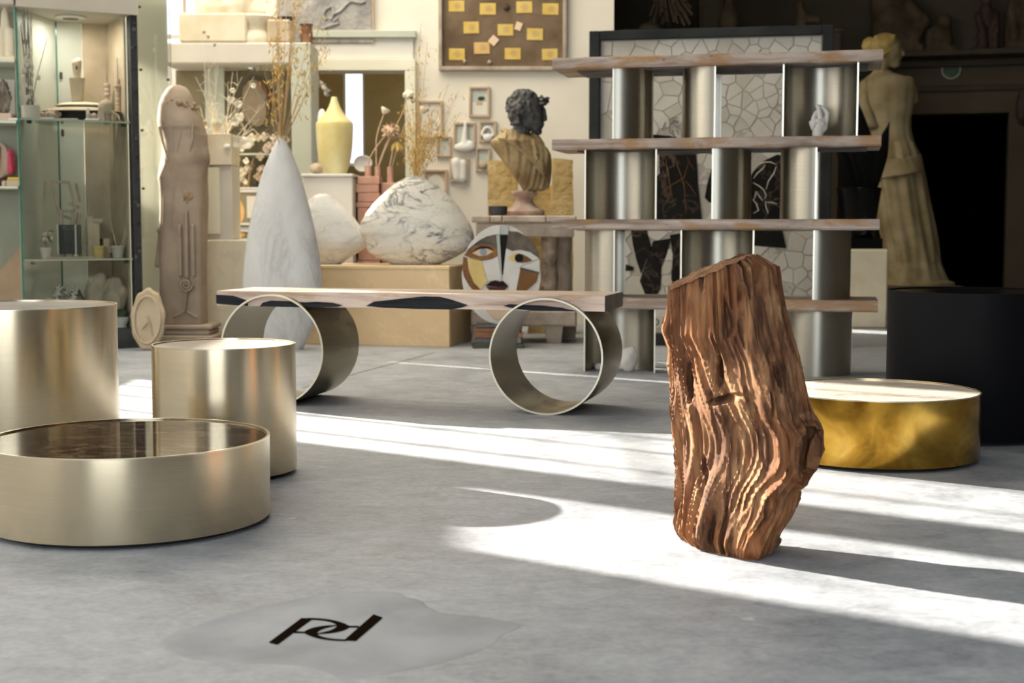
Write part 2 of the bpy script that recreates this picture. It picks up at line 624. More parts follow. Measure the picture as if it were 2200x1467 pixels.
mottled('grey_plaster', (0.26, 0.25, 0.24), (0.44, 0.42, 0.39), 5, 0.85, 0.9, 16, bdist=0.02)
mottled('basalt_head', (0.045, 0.043, 0.042), (0.12, 0.115, 0.108), 14, 0.55, 0.8, 55, bdist=0.01)
t = mottled('drape_stone', (0.20, 0.13, 0.06), (0.44, 0.33, 0.17), 6, 0.6, 0.3, 30)
mottled('socle_marble', (0.30, 0.18, 0.13), (0.58, 0.45, 0.37), 9, 0.4, 0.0)
mottled('sand_stone', (0.50, 0.34, 0.13), (0.66, 0.49, 0.23), 7, 0.9, 0.9, 26, bdist=0.015)
mottled('stool_wood', (0.40, 0.32, 0.245), (0.62, 0.52, 0.42), 9, 0.8, 0.5, 30, bdist=0.008)
mottled('stool_dark', (0.16, 0.12, 0.085), (0.48, 0.37, 0.27), 12, 0.8, 0.7, 40, bdist=0.01)
mottled('terracotta_pink', (0.56, 0.30, 0.22), (0.68, 0.41, 0.31), 8, 0.75, 0.1, 40)
mottled('onyx_yellow', (0.72, 0.60, 0.24), (0.84, 0.78, 0.46), 4, 0.3, 0.0)
mottled('olive_panel', (0.17, 0.145, 0.085), (0.25, 0.215, 0.135), 2.5, 0.8, 0.1, 20)
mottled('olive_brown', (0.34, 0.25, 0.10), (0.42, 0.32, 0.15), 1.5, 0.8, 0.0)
mottled('sage_panel', (0.47, 0.49, 0.40), (0.55, 0.57, 0.47), 1.5, 0.5, 0.0)
mottled('sage_dark', (0.28, 0.29, 0.20), (0.38, 0.38, 0.28), 2.0, 0.4, 0.0)
mottled('lintel_paint', (0.62, 0.575, 0.49), (0.70, 0.65, 0.56), 2, 0.7, 0.05, 20)
mottled('frame_wood', (0.46, 0.33, 0.22), (0.60, 0.46, 0.33), 9, 0.6, 0.1, 40)
mottled('frame_grey', (0.33, 0.27, 0.20), (0.47, 0.40, 0.31), 9, 0.6, 0.2, 40)
mottled('board_brown', (0.11, 0.070, 0.038), (0.22, 0.155, 0.098), 3, 0.8, 0.5, 22, bdist=0.008)
mottled('card_yellow', (0.62, 0.42, 0.08), (0.70, 0.52, 0.17), 12, 0.7, 0.0)
mottled('card_ochre', (0.62, 0.39, 0.13), (0.68, 0.46, 0.20), 12, 0.7, 0.0)
mottled('card_print', (0.50, 0.34, 0.12), (0.56, 0.40, 0.18), 12, 0.7, 0.0)
mottled('card_pink', (0.74, 0.55, 0.36), (0.80, 0.62, 0.43), 12, 0.7, 0.0)
mottled('mat_sage', (0.50, 0.53, 0.47), (0.57, 0.59, 0.52), 4, 0.9, 0.0)
mottled('mat_paper', (0.72, 0.68, 0.60), (0.77, 0.73, 0.65), 4, 0.9, 0.0)
mottled('mosaic_frame', (0.018, 0.020, 0.020), (0.034, 0.036, 0.035), 4, 0.6, 0.1, 30, spec=0.12)
mottled('mosaic_pale', (0.50, 0.47, 0.41), (0.58, 0.55, 0.49), 5, 0.55, 0.1, 40)
mottled('mosaic_warm', (0.45, 0.41, 0.34), (0.53, 0.49, 0.42), 5, 0.55, 0.2, 40)
mottled('mosaic_fine', (0.34, 0.31, 0.26), (0.55, 0.51, 0.45), 40, 0.6, 0.5, 60)
NT('mosaic_grout').color((0.40, 0.37, 0.31)).set(Roughness=0.9)
mottled('book_dark', (0.05, 0.055, 0.06), (0.12, 0.12, 0.12), 5, 0.7)
mottled('slab_rust', (0.20, 0.09, 0.045), (0.34, 0.18, 0.10), 9, 0.6, 0.3)
mottled('slab_green', (0.055, 0.06, 0.04), (0.12, 0.12, 0.08), 9, 0.6, 0.3)
mottled('slab_grey', (0.09, 0.09, 0.095), (0.2, 0.2, 0.21), 9, 0.6, 0.3)
NT('black_glaze').color((0.004, 0.004, 0.004)).set(Roughness=0.2, Specular_IOR_Level=0.25)
NT('black_leaf').color((0.004, 0.004, 0.004)).set(Roughness=0.6, Specular_IOR_Level=0.08)
mottled('dried_oat', (0.50, 0.30, 0.06), (0.68, 0.47, 0.16), 20, 0.8, 0.0)
mottled('dried_stem', (0.42, 0.27, 0.12), (0.56, 0.38, 0.20), 20, 0.8, 0.0)
mottled('dried_pale', (0.74, 0.64, 0.48), (0.86, 0.78, 0.62), 20, 0.8, 0.0)
mottled('dried_pink', (0.56, 0.38, 0.24), (0.70, 0.52, 0.36), 20, 0.8, 0.3, 60)
mottled('petal_cream', (0.80, 0.70, 0.50), (0.88, 0.82, 0.68), 14, 0.8, 0.0)
mottled('flower_shell', (0.62, 0.46, 0.26), (0.78, 0.68, 0.55), 14, 0.8, 0.0)
mottled('reed_grey', (0.16, 0.145, 0.11), (0.30, 0.27, 0.21), 10, 0.8, 0.0)
mottled('reed_pale', (0.62, 0.52, 0.40), (0.74, 0.64, 0.52), 10, 0.8, 0.0)
mottled('wood_pale', (0.46, 0.36, 0.27), (0.58, 0.47, 0.37), 10, 0.7, 0.1)
mottled('plank_tan', (0.40, 0.28, 0.17), (0.54, 0.40, 0.26), 3, 0.7, 0.2)
mottled('wood_beige', (0.56, 0.44, 0.30), (0.66, 0.54, 0.40), 6, 0.7, 0.1)
NT('pot_yellow').color((0.62, 0.45, 0.17)).set(Roughness=0.7)
NT('yellow_paper').color((0.78, 0.50, 0.03)).set(Roughness=0.6)
NT('pink_paint').color((0.62, 0.06, 0.13)).set(Roughness=0.6)
NT('brown_dark').color((0.05, 0.025, 0.015)).set(Roughness=0.7)
NT('cavity_black').color((0.012, 0.010, 0.008)).set(Roughness=0.8)  # shade of hollows put into a black colour
t = NT('pilaster_black')
v = t.coords(scale=(1, 1, 1))
vo = t.n('ShaderNodeTexVoronoi'); vo.inputs['Scale'].default_value = 18
t.link(v, vo.inputs['Vector'])
t.color(t.ramp(vo.outputs['Distance'], [(0.15, (0.09, 0.09, 0.09)), (0.25, (0.018, 0.018, 0.02)), (0.9, (0.03, 0.03, 0.032))]))
t.set(Roughness=0.6)
mottled('base_black', (0.012, 0.013, 0.014), (0.05, 0.052, 0.055), 6, 0.6, 0.3)
mottled('crystal_white', (0.50, 0.46, 0.38), (0.76, 0.72, 0.64), 18, 0.5, 0.6, 50)
mottled('scallop_stone', (0.42, 0.34, 0.25), (0.58, 0.49, 0.38), 6, 0.75, 0.5, 24)
mottled('green_stone', (0.035, 0.06, 0.03), (0.07, 0.11, 0.06), 10, 0.6)
mottled('rough_stone', (0.16, 0.13, 0.10), (0.40, 0.34, 0.28), 10, 0.85, 0.8, 40)
mottled('carton_white', (0.62, 0.60, 0.54), (0.70, 0.68, 0.62), 6, 0.7, 0.0)
mottled('amber_panel', (0.60, 0.33, 0.10), (0.76, 0.50, 0.22), 10, 0.5, 0.0)
mottled('steel_white', (0.60, 0.58, 0.54), (0.66, 0.64, 0.60), 3, 0.5, 0.0)
NT('chrome').color((0.8, 0.8, 0.8)).set(Metallic=1.0, Roughness=0.2)
NT('hardware').color((0.06, 0.045, 0.035)).set(Roughness=0.5)
mottled('cabinet_top', (0.44, 0.40, 0.33), (0.52, 0.48, 0.40), 2, 0.7)
mottled('lit_cream_panel', (0.74, 0.71, 0.56), (0.82, 0.79, 0.64), 3, 0.6, 0.0)  # one even pale cream for door casing and cupboard door
NT('ceiling_paint').color((0.34, 0.31, 0.26)).set(Roughness=0.9)
NT('ceiling_dark').color((0.10, 0.085, 0.065)).set(Roughness=0.9)
NT('window_paint').color((0.62, 0.58, 0.50)).set(Roughness=0.6)
NT('face_black').color((0.012, 0.010, 0.009)).set(Roughness=0.5, Specular_IOR_Level=0.1)
NT('face_wine').color((0.028, 0.008, 0.008)).set(Roughness=0.5, Specular_IOR_Level=0.1)
NT('face_lip').color((0.085, 0.028, 0.020)).set(Roughness=0.5, Specular_IOR_Level=0.1)
mottled('face_grey', (0.055, 0.042, 0.032), (0.17, 0.135, 0.10), 12, 0.4, spec=0.15)
mottled('face_white', (0.60, 0.57, 0.52), (0.68, 0.65, 0.60), 10, 0.35)
mottled('face_yellow', (0.60, 0.42, 0.12), (0.72, 0.54, 0.20), 8, 0.35)
mottled('face_tan', (0.56, 0.40, 0.26), (0.66, 0.50, 0.36), 8, 0.35)
NT('face_blue').color((0.22, 0.25, 0.29)).set(Roughness=0.35)
NT('face_teal').color((0.40, 0.42, 0.38)).set(Roughness=0.35)
mottled('text_ink', (0.10, 0.10, 0.085), (0.14, 0.14, 0.12), 5, 0.8)


def thin_glass(name, tint, gloss=0.08, rough=0.02):
    t = NT(name)
    tr = t.n('ShaderNodeBsdfTransparent'); tr.inputs['Color'].default_value = (*tint, 1)
    gl = t.n('ShaderNodeBsdfGlossy'); gl.inputs['Roughness'].default_value = rough
    gl.inputs['Color'].default_value = (0.9, 0.95, 0.92, 1)
    fr = t.n('ShaderNodeFresnel'); fr.inputs['IOR'].default_value = 1.45
    mx = t.n('ShaderNodeMixShader')
    t.link(t.math('ADD', t.math('MULTIPLY', fr.outputs['Fac'], 0.8), gloss), mx.inputs['Fac'])
    t.link(tr.outputs[0], mx.inputs[1]); t.link(gl.outputs[0], mx.inputs[2])
    t.link(mx.outputs[0], t.out.inputs['Surface'])
    return t


thin_glass('cabinet_glass', (0.97, 0.99, 0.975), 0.0)
thin_glass('acrylic', (0.72, 0.72, 0.73), 0.10, 0.1)
thin_glass('window_glass', (0.97, 0.98, 0.98), 0.01)
thin_glass('green_disc_glass', (0.5, 0.75, 0.3), 0.10, 0.05)
NT('bright_glass_edge').color((0.45, 0.72, 0.55)).set(Roughness=0.2)  # glow of the glass edge put into a bright green
NT('glass_edge').color((0.05, 0.20, 0.14)).set(Roughness=0.2)
NT('glass_shelf_top').color((0.36, 0.42, 0.33)).set(Roughness=0.2, Alpha=0.75)
NT('frosted_sage').color((0.56, 0.58, 0.46)).set(Roughness=0.3)


def translucent(name, col, amount):
    t = NT(name)
    t.color(col).set(Roughness=0.4)
    tr = t.n('ShaderNodeBsdfTranslucent'); tr.inputs['Color'].default_value = (*col, 1)
    mx = t.n('ShaderNodeMixShader'); mx.inputs['Fac'].default_value = amount
    t.link(t.b.outputs[0], mx.inputs[1]); t.link(tr.outputs[0], mx.inputs[2])
    t.link(mx.outputs[0], t.out.inputs['Surface'])


translucent('frosted_cream', (0.87, 0.86, 0.76), 0.5)
thin_glass('shelf_glass', (0.92, 0.965, 0.935), 0.04)
translucent('frosted_sage_sheet', (0.74, 0.745, 0.66), 0.45)

# ------------------------------------------------------------------ the hall
def holed(P, u0, u1, z0, z1, holes, th):
    """wall with rectangular openings; P(u, z, t) -> point, t runs through the thickness"""
    us = sorted({u0, u1, *[h[0] for h in holes], *[h[1] for h in holes]})
    zs = sorted({z0, z1, *[h[2] for h in holes], *[h[3] for h in holes]})
    nu, nz = len(us) - 1, len(zs) - 1

    def solid(i, k):
        if i < 0 or k < 0 or i >= nu or k >= nz: return False
        cu, cz = (us[i] + us[i + 1]) / 2, (zs[k] + zs[k + 1]) / 2
        return not any(a < cu < b and c < cz < d for a, b, c, d in holes)
    idx, mb = {}, MB()

    def vid(i, k, t):
        key = (i, k, t)
        if key not in idx:
            idx[key] = len(mb.v)
            mb.v.append(tuple(P(us[i], zs[k], th * t)))
        return idx[key]
    for i in range(nu):
        for k in range(nz):
            if not solid(i, k): continue
            for t in (0, 1):
                mb.f.append((vid(i, k, t), vid(i + 1, k, t), vid(i + 1, k + 1, t), vid(i, k + 1, t)))
            if not solid(i - 1, k): mb.f.append((vid(i, k, 0), vid(i, k + 1, 0), vid(i, k + 1, 1), vid(i, k, 1)))
            if not solid(i + 1, k): mb.f.append((vid(i + 1, k, 0), vid(i + 1, k + 1, 0), vid(i + 1, k + 1, 1), vid(i + 1, k, 1)))
            if not solid(i, k - 1): mb.f.append((vid(i, k, 0), vid(i + 1, k, 0), vid(i + 1, k, 1), vid(i, k, 1)))
            if not solid(i, k + 1): mb.f.append((vid(i, k + 1, 0), vid(i + 1, k + 1, 0), vid(i + 1, k + 1, 1), vid(i, k + 1, 1)))
    return mb


def struct(name, mb, mat, label, cat='wall', smooth=None):
    return single(name, mb, mat, label, cat, kind='structure', smooth=smooth)


YB, YW, ZC = 10.2, 11.0, 4.4      # back wall, wall with the bright window, ceiling height
XL, XR, XE = -4.0, 5.2, 0.72      # left wall, right wall, end of the white back wall
XS = -1.95

floor_mb = MB().box((0.6, 5.0, -0.05), (9.9, 20.6, 0.1))
floor_o = struct('floor', floor_mb, 'concrete', 'grey trowelled concrete floor crossed by bands of sunlight', 'floor')
# old joint scratched across the floor
a, b = fl(648, 834), fl(935, 757)
d = (b - a).normalized(); nrm = Vector((-d.y, d.x, 0))
jm = MB().add([a + nrm * .006 + Vector((0, 0, .0006)), a - nrm * .006 + Vector((0, 0, .0006)), b - nrm * .006 + Vector((0, 0, .0006)), b + nrm * .006 + Vector((0, 0, .0006))], [(0, 1, 2, 3)])
place('floor_joint', jm.mesh('floor_joint'), 'slab_grey', floor_o)
# smooth cement patch let into the floor around the emblem
pz = [(130, 375), (190, 348), (300, 305), (440, 262), (600, 220), (750, 183), (900, 152), (1050, 134), (1200, 126), (1300, 126), (1355, 134), (1392, 160),
      (1440, 166), (1476, 180), (1500, 208), (1560, 236), (1680, 250), (1800, 262), (1930, 285), (2000, 300), (1950, 330), (1895, 350), (1850, 400),
      (1760, 440), (1600, 490), (1450, 525), (1250, 560), (1060, 588), (990, 545), (880, 512), (740, 500), (600, 500), (440, 492), (300, 480), (200, 455), (150, 425)]
pts = [fl(300 + x / 2.444, 1220 + y / 2.444) for x, y in pz]
cm = sum(pts, Vector()) / len(pts)
pm = MB().add([p + Vector((0, 0, .0006)) for p in pts] + [cm + Vector((0, 0, .0006))] + [p + (p - cm).normalized() * .006 for p in pts],
              [(i, (i + 1) % len(pts), len(pts)) for i in range(len(pts))] + [(i, (i + 1) % len(pts), (i + 1) % len(pts) + len(pts) + 1, i + len(pts) + 1) for i in range(len(pts))])
tag(place('cement_patch', pm.mesh('cement_patch'), 'cement_patch', floor_o), label='smoother grey cement patch around the bronze emblem')

# assumed windows in the left wall, placed by the sun bands: (y0, y1, z0, z1, muntin y's, muntin z's)
WIN = [
    (5.86, 6.66, 1.92, 2.72, [], []),
    (6.97, 8.20, 1.12, 3.05, [7.234, 7.617, 7.93], [2.21]),
    (9.55, 10.93, 1.66, 2.58, [10.2], []),
    (13.45, 14.25, 2.60, 3.60, [], []),
]
left_holes = [w[:4] for w in WIN]
struct('wall_left', holed(lambda u, z, t: (XL - t, u, z), -5.2, 15, 0, ZC, left_holes, 0.06), 'wall_cream',
       'cream left wall with the sunny windows, outside the picture')
for k, (y0, y1, z0, z1, my, mz) in enumerate(WIN):
    w = Thing('window_%d' % (k + 1), ['small high painted window in the left wall nearest the camera', 'tall painted window with three muntins in the left wall', 'painted window in the left wall beside the display cases', 'painted window at the far end of the left wall'][k], 'window', (XL, (y0 + y1) / 2, z0), kind='structure')
    yc, zc = (y0 + y1) / 2, (z0 + z1) / 2
    for nm, c_, s_ in (('frame_rail', (-.03, 0, 0.012), (.05, y1 - y0, .024)), ('frame_rail', (-.03, 0, z1 - z0 - .012), (.05, y1 - y0, .024)),
                       ('frame_stile', (-.03, (y0 - y1) / 2 + .012, (z1 - z0) / 2), (.05, .024, z1 - z0)), ('frame_stile', (-.03, (y1 - y0) / 2 - .012, (z1 - z0) / 2), (.05, .024, z1 - z0))):
        w.part(nm, MB().box(c_, s_), 'window_paint')
    for m in my:
        w.part('muntin', MB().box((-.03, m - yc, (z1 - z0) / 2), (.016, .016, z1 - z0)), 'window_paint')
    for m in mz:
        w.part('muntin', MB().box((-.03, 0, m - z0), (.016, y1 - y0, .014)), 'window_paint')

# white back wall with the doorway of the little display room
DX0, DX1, DZ = xat(678, YB), xat(876, YB), zat(152, YB)
struct('wall_back', holed(lambda u, z, t: (u, YB + t, z), XS, XE, 0, ZC, [(DX0, DX1, 0.02, DZ)], 0.22), 'wall_cream',
       'cream white back wall hung with small frames and brown board')
# doorway casing
d = Thing('door_1', 'pale sage doorway casing behind the yellow vase', 'doorway', (xat(777, YB), YB, 0), kind='structure')
wl = .075
d.part('jamb', MB().bbox((DX0 - d.loc.x - wl / 2 + .01, -.03, DZ / 2), (wl, .06, DZ)), 'lit_cream_panel')
d.part('jamb', MB().bbox((DX1 - d.loc.x + wl / 2 - .01, -.03, DZ / 2), (wl, .06, DZ)), 'lit_cream_panel')
d.part('head', MB().bbox((0, -.03, DZ + .035), (DX1 - DX0 + .13, .065, .08)), 'lit_cream_panel')
d.part('transom_panel', MB().bbox((0, -.012, DZ + .155), (DX1 - DX0 + .10, .024, .15)), 'wall_white')
d.part('transom_rail', MB().bbox((0, -.03, DZ + .25), (DX1 - DX0 + .14, .06, .05)), 'sage_panel')
# display room behind it
NB = YB + 1.0
struct('wall_display_room', holed(lambda u, z, t: (u, NB + t, z), XS - .1, XE, 0, ZC, [(xat(741, NB), xat(786, NB), zat(352, NB), zat(140, NB)), (-.66, .42, .85, 1.75)], 0.05), 'olive_brown',  # second opening added unseen, lets a far sun streak through
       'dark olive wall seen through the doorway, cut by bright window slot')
w5 = Thing('window_5', 'tall bright window slot glowing white behind the yellow vase', 'window', (xat(763, NB), NB, zat(352, NB)), kind='structure')  # slot open to the sky, stands in for a sunlit white curtain
ws_, wh_ = xat(786, NB) - xat(741, NB), zat(140, NB) - zat(352, NB)
w5.part('pane', MB().box((0, .03, wh_ / 2), (ws_, .006, wh_)), 'window_glass')
for sx in (-1, 1):
    w5.part('frame_stile', MB().box((sx * (ws_ / 2 - .008), .01, wh_ / 2), (.016, .03, wh_)), 'window_paint')
struct('wall_display_side', MB().box((XS + .05, 10.7, ZC / 2), (.1, 1.0, ZC)), 'wall_cream', 'end of the back wall beside the bright window')

# wall with the bright window at back left
wx0, wx1 = xat(300, YW), xat(425, YW)
struct('wall_window', holed(lambda u, z, t: (u, YW + t, z), XL, XS + .02, 0, ZC, [(wx0, wx1, zat(112, YW), 3.6)], 0.1), 'wall_white',
       'white wall with bright window behind the tall stone figure')
w6 = Thing('window_6', 'overexposed bright window at the upper left behind the display cases', 'window', ((wx0 + wx1) / 2, YW, zat(112, YW)), kind='structure')
hh = 3.6 - zat(112, YW)
w6.part('pane', MB().box((0, .06, hh / 2), (wx1 - wx0, .006, hh)), 'window_glass')
w6.part('muntin', MB().box((xat(403, YW) - w6.loc.x, .03, hh / 2), (.022, .03, hh)), 'frame_wood')
w6.part('muntin', MB().box((0, .03, .12), (wx1 - wx0, .03, .03)), 'window_paint')

# dim room at the right with the tall chimney-piece
FY0, FS = 13.2, -0.27                                # wall line y = FY0 + FS * (x - XE)


def fwy(px):                                         # depth of the chimney wall seen at px
    u = (px - 1100) / F_PX
    return (FY0 - FS * XE) / (1 - FS * u)


FR = atan(FS)
ul = 1 / cos(FR)
o1x = xat(1953, fwy(1953)); o2x = xat(2162, fwy(2162))
fz = zat(243, fwy(2060))
PW = lambda u, z, t: (XE + u * cos(FR) + -sin(FR) * t, FY0 + u * sin(FR) + cos(FR) * t, z)
uo1, uo2 = (o1x - XE) / cos(FR), (o2x - XE) / cos(FR)
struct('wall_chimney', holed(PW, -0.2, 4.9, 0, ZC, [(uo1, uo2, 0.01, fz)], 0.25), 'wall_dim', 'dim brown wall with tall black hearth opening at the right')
# hearth box behind the opening
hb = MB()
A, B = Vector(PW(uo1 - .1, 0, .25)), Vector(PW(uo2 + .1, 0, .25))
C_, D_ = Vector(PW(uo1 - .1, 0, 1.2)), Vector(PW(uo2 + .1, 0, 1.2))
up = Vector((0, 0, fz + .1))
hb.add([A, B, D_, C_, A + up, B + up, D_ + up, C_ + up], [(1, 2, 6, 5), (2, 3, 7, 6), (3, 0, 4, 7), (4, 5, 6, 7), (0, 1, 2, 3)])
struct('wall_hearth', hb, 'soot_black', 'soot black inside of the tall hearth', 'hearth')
struct('wall_return', holed(lambda u, z, t: (XE - t, u, z), YB + .22, FY0 + .2, 0, ZC, [(10.44, 11.15, 0.3, 1.5)], 0.1), 'wall_dim_stone', 'shaded end of the back wall turning into the dim room')  # shade put into its dark colour; unseen opening added for far sun streak
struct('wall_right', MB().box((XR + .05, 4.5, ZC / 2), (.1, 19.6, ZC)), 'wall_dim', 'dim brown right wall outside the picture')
struct('wall_header', MB().box(((XE + XR) / 2, YB + .1, 3.75), (XR - XE, .2, 1.3)), 'wall_dim', 'dark beam over the opening to the dim room')  # added out of view to block light from the dim room
struct('wall_front', holed(lambda u, z, t: (u, -5.0 - t, z), XL, XR, 0, ZC, [(-2.7, 0.9, 0.5, 3.3)], 0.1), 'wall_dim', 'dim wall behind the camera with tall window')


def light_frame(name, label, loc, size, axis):
    """frame and glazing bars round a band of daylight; axis 'x' = in the left wall, 'y' = behind the camera, 'z' = in the roof"""
    g_ = Thing(name, label, 'window', loc, kind='structure')  # category shared with the windows, here also for added fill frames
    su, sv = size

    def bar_(u, v, a, b, nm):
        c_ = {'x': (0, u, v), 'y': (u, 0, v), 'z': (u, v, 0)}[axis]
        s_ = {'x': (.05, a, b), 'y': (a, .05, b), 'z': (a, b, .05)}[axis]
        g_.part(nm, MB().box(c_, s_), 'window_paint')
    for s_ in (-1, 1):
        bar_(0, s_ * (sv / 2 + .03), su + .12, .06, 'frame_rail')
        bar_(s_ * (su / 2 + .03), 0, .06, sv, 'frame_stile')
    n_ = max(2, round(su / 1.2))
    for i in range(1, n_):
        bar_(-su / 2 + su * i / n_, 0, .04, sv, 'glazing_bar')


light_frame('window_7', 'long frosted window in the left wall beside the camera', (XL + .035, 2.6, 1.9), (6.0, 2.2), 'x')  # added frame, the wall behind it is solid
light_frame('window_8', 'tall window in the wall behind the camera', (-.9, -4.88, 1.9), (3.6, 2.8), 'y')  # assumed window, read off the reflections in the brass drums
light_frame('window_9', 'clerestory window high in the left wall', (XL + .17, 7.2, 3.45), (8.4, 1.1), 'x')  # added frame round a fill light, no opening in the wall
light_frame('window_10', 'cool glazed roof light over the camera end of the hall', (-.4, -1.2, ZC - .06), (6.0, 5.0), 'z')  # added frame, the ceiling above has no glazing
light_frame('window_11', 'warm glazed roof light over the display cases', (-1.6, 8.3, ZC - .06), (3.4, 3.0), 'z')  # added for the warm fill light, ceiling above is closed
light_frame('window_12', 'small roof light over the display room', (-.8, 10.72, ZC - .11), (1.6, .5), 'z')  # added round the display room fill light, solid ceiling above
struct('ceiling', MB().box((0.6, 4.9, ZC + .05), (9.8, 20.2, .1)), 'ceiling_paint', 'pale plaster ceiling above the hall', 'ceiling')

# ------------------------------------------------------------------ drum tables
def drum(name, label, cx_px, Yc, R, H, mat, top_mat, rim_mat, foot=0.012, rim=0.006, lip=0.003, proud=False):
    X = xat(cx_px, Yc)
    t = Thing(name, label, 'table', (X, Yc, 0))
    n = 128
    t.part('base_plinth', MB().lathe([(R - .03, 0), (R - .03, foot)], 64), 'shadow_gap', 40)
    wall = MB().lathe([(R - .02, foot), (R - .001, foot), (R, foot + .002), (R, H - .001), (R - .001, H), (R - rim, H), (R - rim, H - .012)], n, cap=False)
    t.part('drum_wall', wall, mat, 40)
    zt = H - lip if not proud else H + .001
    t.part('table_top', MB().lathe([(R - rim, H - .03), (R - rim, zt)], n), top_mat, 40)
    if rim_mat:
        t.part('rim', MB().lathe([(R - rim, H - .004), (R - rim, H + .0008), (R + .0004, H + .0008), (R + .0004, H - .002)], n, cap=False), rim_mat, 40)
    return t


drum('drum_table', 'low wide brushed brass drum table with glossy dark brown marble top', 265, 3.352, 0.332, 0.200, 'champagne_brass', 'dark_table_marble', 'rim_brass')
drum('drum_table', 'small tall brushed brass drum table with pale sunlit marble top', 477, 4.007, 0.200, 0.368, 'champagne_brass', 'pale_table_marble', 'rim_brass', rim=.005)
drum('drum_table', 'large tall brushed brass drum table with grey marble top at the left edge', 33, 4.47, 0.302, 0.452, 'champagne_brass', 'grey_table_marble', 'rim_brass', rim=.005)
drum('drum_table', 'low aged gold drum table with white marble top behind the petrified log', 1886, 4.293, 0.310, 0.205, 'aged_gold', 'pale_table_marble', 'rim_brass', rim=.004)
drum('drum_table', 'tall matte black drum table at the right edge', 2094, 4.748, 0.275, 0.485, 'black_metal', 'black_glaze', 'black_metal')

# ------------------------------------------------------------------ petrified log standing on the floor
lz = [(100, 95), (100, 215)]
left_tbl = [(215, 97), (240, 95), (330, 92), (400, 84), (420, 82), (470, 100), (520, 118), (600, 120), (700, 124), (800, 126), (900, 134), (1000, 142), (1100, 149), (1200, 148), (1300, 145), (1340, 147), (1360, 160), (1405, 200)]
right_tbl = [(60, 470), (110, 545), (150, 553), (200, 560), (260, 573), (330, 590), (420, 620), (530, 660), (640, 690), (700, 702), (760, 716), (800, 745), (840, 765), (880, 772), (930, 774), (980, 758), (1020, 740), (1060, 700), (1100, 668), (1140, 664), (1180, 655), (1220, 636), (1270, 605), (1310, 582), (1360, 565), (1405, 540)]
LY = 3.03
log_base = at(1400 + 340 / 2.066, 540 + 1385 / 2.066, LY)
log_base.z = 0
rows, cols = 440, 340
SC = LY / F_PX / 2.066
rings = []
ZTOP = (1390 - 60) * SC
for r in range(rows + 1):
    zz = r / rows
    py = 1390 - zz * (1390 - 55)
    l = interp(left_tbl, py); rr = interp(right_tbl, py)
    cx = ((l + rr) / 2 - 350) * SC
    hw = max(0.02, (rr - l) / 2 * SC)
    hd = min(hw * 0.86, 0.105)
    z = (1390 - py) * SC
    ring = []
    for c in range(cols):
        a = 2 * pi * c / cols
        dx, dy = cos(a), sin(a)
        # squarish cross-section
        k = 1.0 / (abs(dx) ** 2.6 + abs(dy) ** 2.6) ** (1 / 2.6)
        x, y = cx + dx * hw * k, dy * hd * k
        # long flowing ridges, twisted round the knot at the right
        tw = 0.10 * math.exp(-((z - 0.24) / 0.13) ** 2) * sin(a + 0.6)
        p = Vector((dx * 1.0, dy * 1.0, 0))
        q = Vector(((a + tw * 5) * 4.2, z * 3.0, 0))
        s = Vector((dx * 3.4 + tw * 6, dy * 3.4 - tw * 6, z * 2.6))
        r1 = noise.fractal(s, 0.9, 2.0, 2)
        s2 = Vector((dx * 10 + tw * 22, dy * 10 - tw * 22, z * 3.2))
        ridge = 1 - abs(noise.noise(s2)) * 2.2
        s3 = Vector((dx * 26 + tw * 50, dy * 26 - tw * 50, z * 3.5))
        ridge3 = 1 - abs(noise.noise(s3)) * 2
        disp = 0.013 * r1 + 0.0115 * ridge + 0.0030 * ridge3 - 0.008
        # pockets
        hp = noise.noise(Vector((dx * 10 + 5, dy * 10, z * 9)))
        if hp > 0.36: disp -= (hp - 0.36) * 0.10
        # knot hole on the front right, at about px (1735, 985)
        ycut = 0.0
        if dy < 0.3:
            kx, kz = (680 - 350) * SC, (1390 - 925) * SC
            dd = sqrt(((x - kx) / 0.036) ** 2 + ((z - kz) / 0.058) ** 2)
            if dd < 1.0: ycut += 0.095 * (1 - dd ** 4)
            elif dd < 1.6: ycut -= 0.022 * (1 - abs(dd - 1.25) / 0.35)
            # cleft at px (1545, 870)
            kx, kz = (310 - 350) * SC, (1390 - 690) * SC
            ca, sa = cos(-0.45), sin(-0.45)
            ex, ez = (x - kx), (z - kz)
            u_, v_ = ex * ca - ez * sa, ex * sa + ez * ca
            dd = sqrt((u_ / 0.040) ** 2 + (v_ / 0.010) ** 2)
            if dd < 1: ycut += 0.034 * (1 - dd)
            # vertical slit near the top
            kx, kz = (355 - 350) * SC, (1390 - 235) * SC
            dd = sqrt(((x - kx) / 0.008) ** 2 + ((z - kz) / 0.035) ** 2)
            if dd < 1: ycut += 0.024 * (1 - dd)
        # the near ridge stands right of the middle, so the left flank turns towards the windows
        xn = (x - cx) / hw
        y += ycut + 0.98 * hw * (-xn if xn < 0.28 else -0.28 + 0.75 * (xn - 0.28))
        edge = min(1.0, (rows - r) / 6.0, r / 3.0 + 0.3)
        nx, ny = dx / max(hw, .02), dy / max(hd, .02)
        nl = sqrt(nx * nx + ny * ny)
        x += nx / nl * disp * edge; y += ny / nl * disp * edge
        # slanting, broken top
        X2 = x / SC + 350
        ztop_px = interp([(80, 225), (100, 213), (180, 168), (270, 118), (340, 85), (400, 60), (470, 58), (500, 85), (545, 108), (600, 118)], X2)
        ztop = (1390 - ztop_px) * SC + 0.004 * noise.noise(Vector((x * 60, y * 60, 1)))
        zb = 0.0 if r > 0 else 0.0
        zz2 = min(z, ztop)
        ring.append(Vector((x, y, max(0, zz2))))
    rings.append(ring)
lmb = MB().loft(rings)
lo = single('petrified_log', lmb, 'petrified_log', 'upright rust brown petrified wood stump with knot hole on the sunlit floor', 'log', loc=log_base, smooth=60)
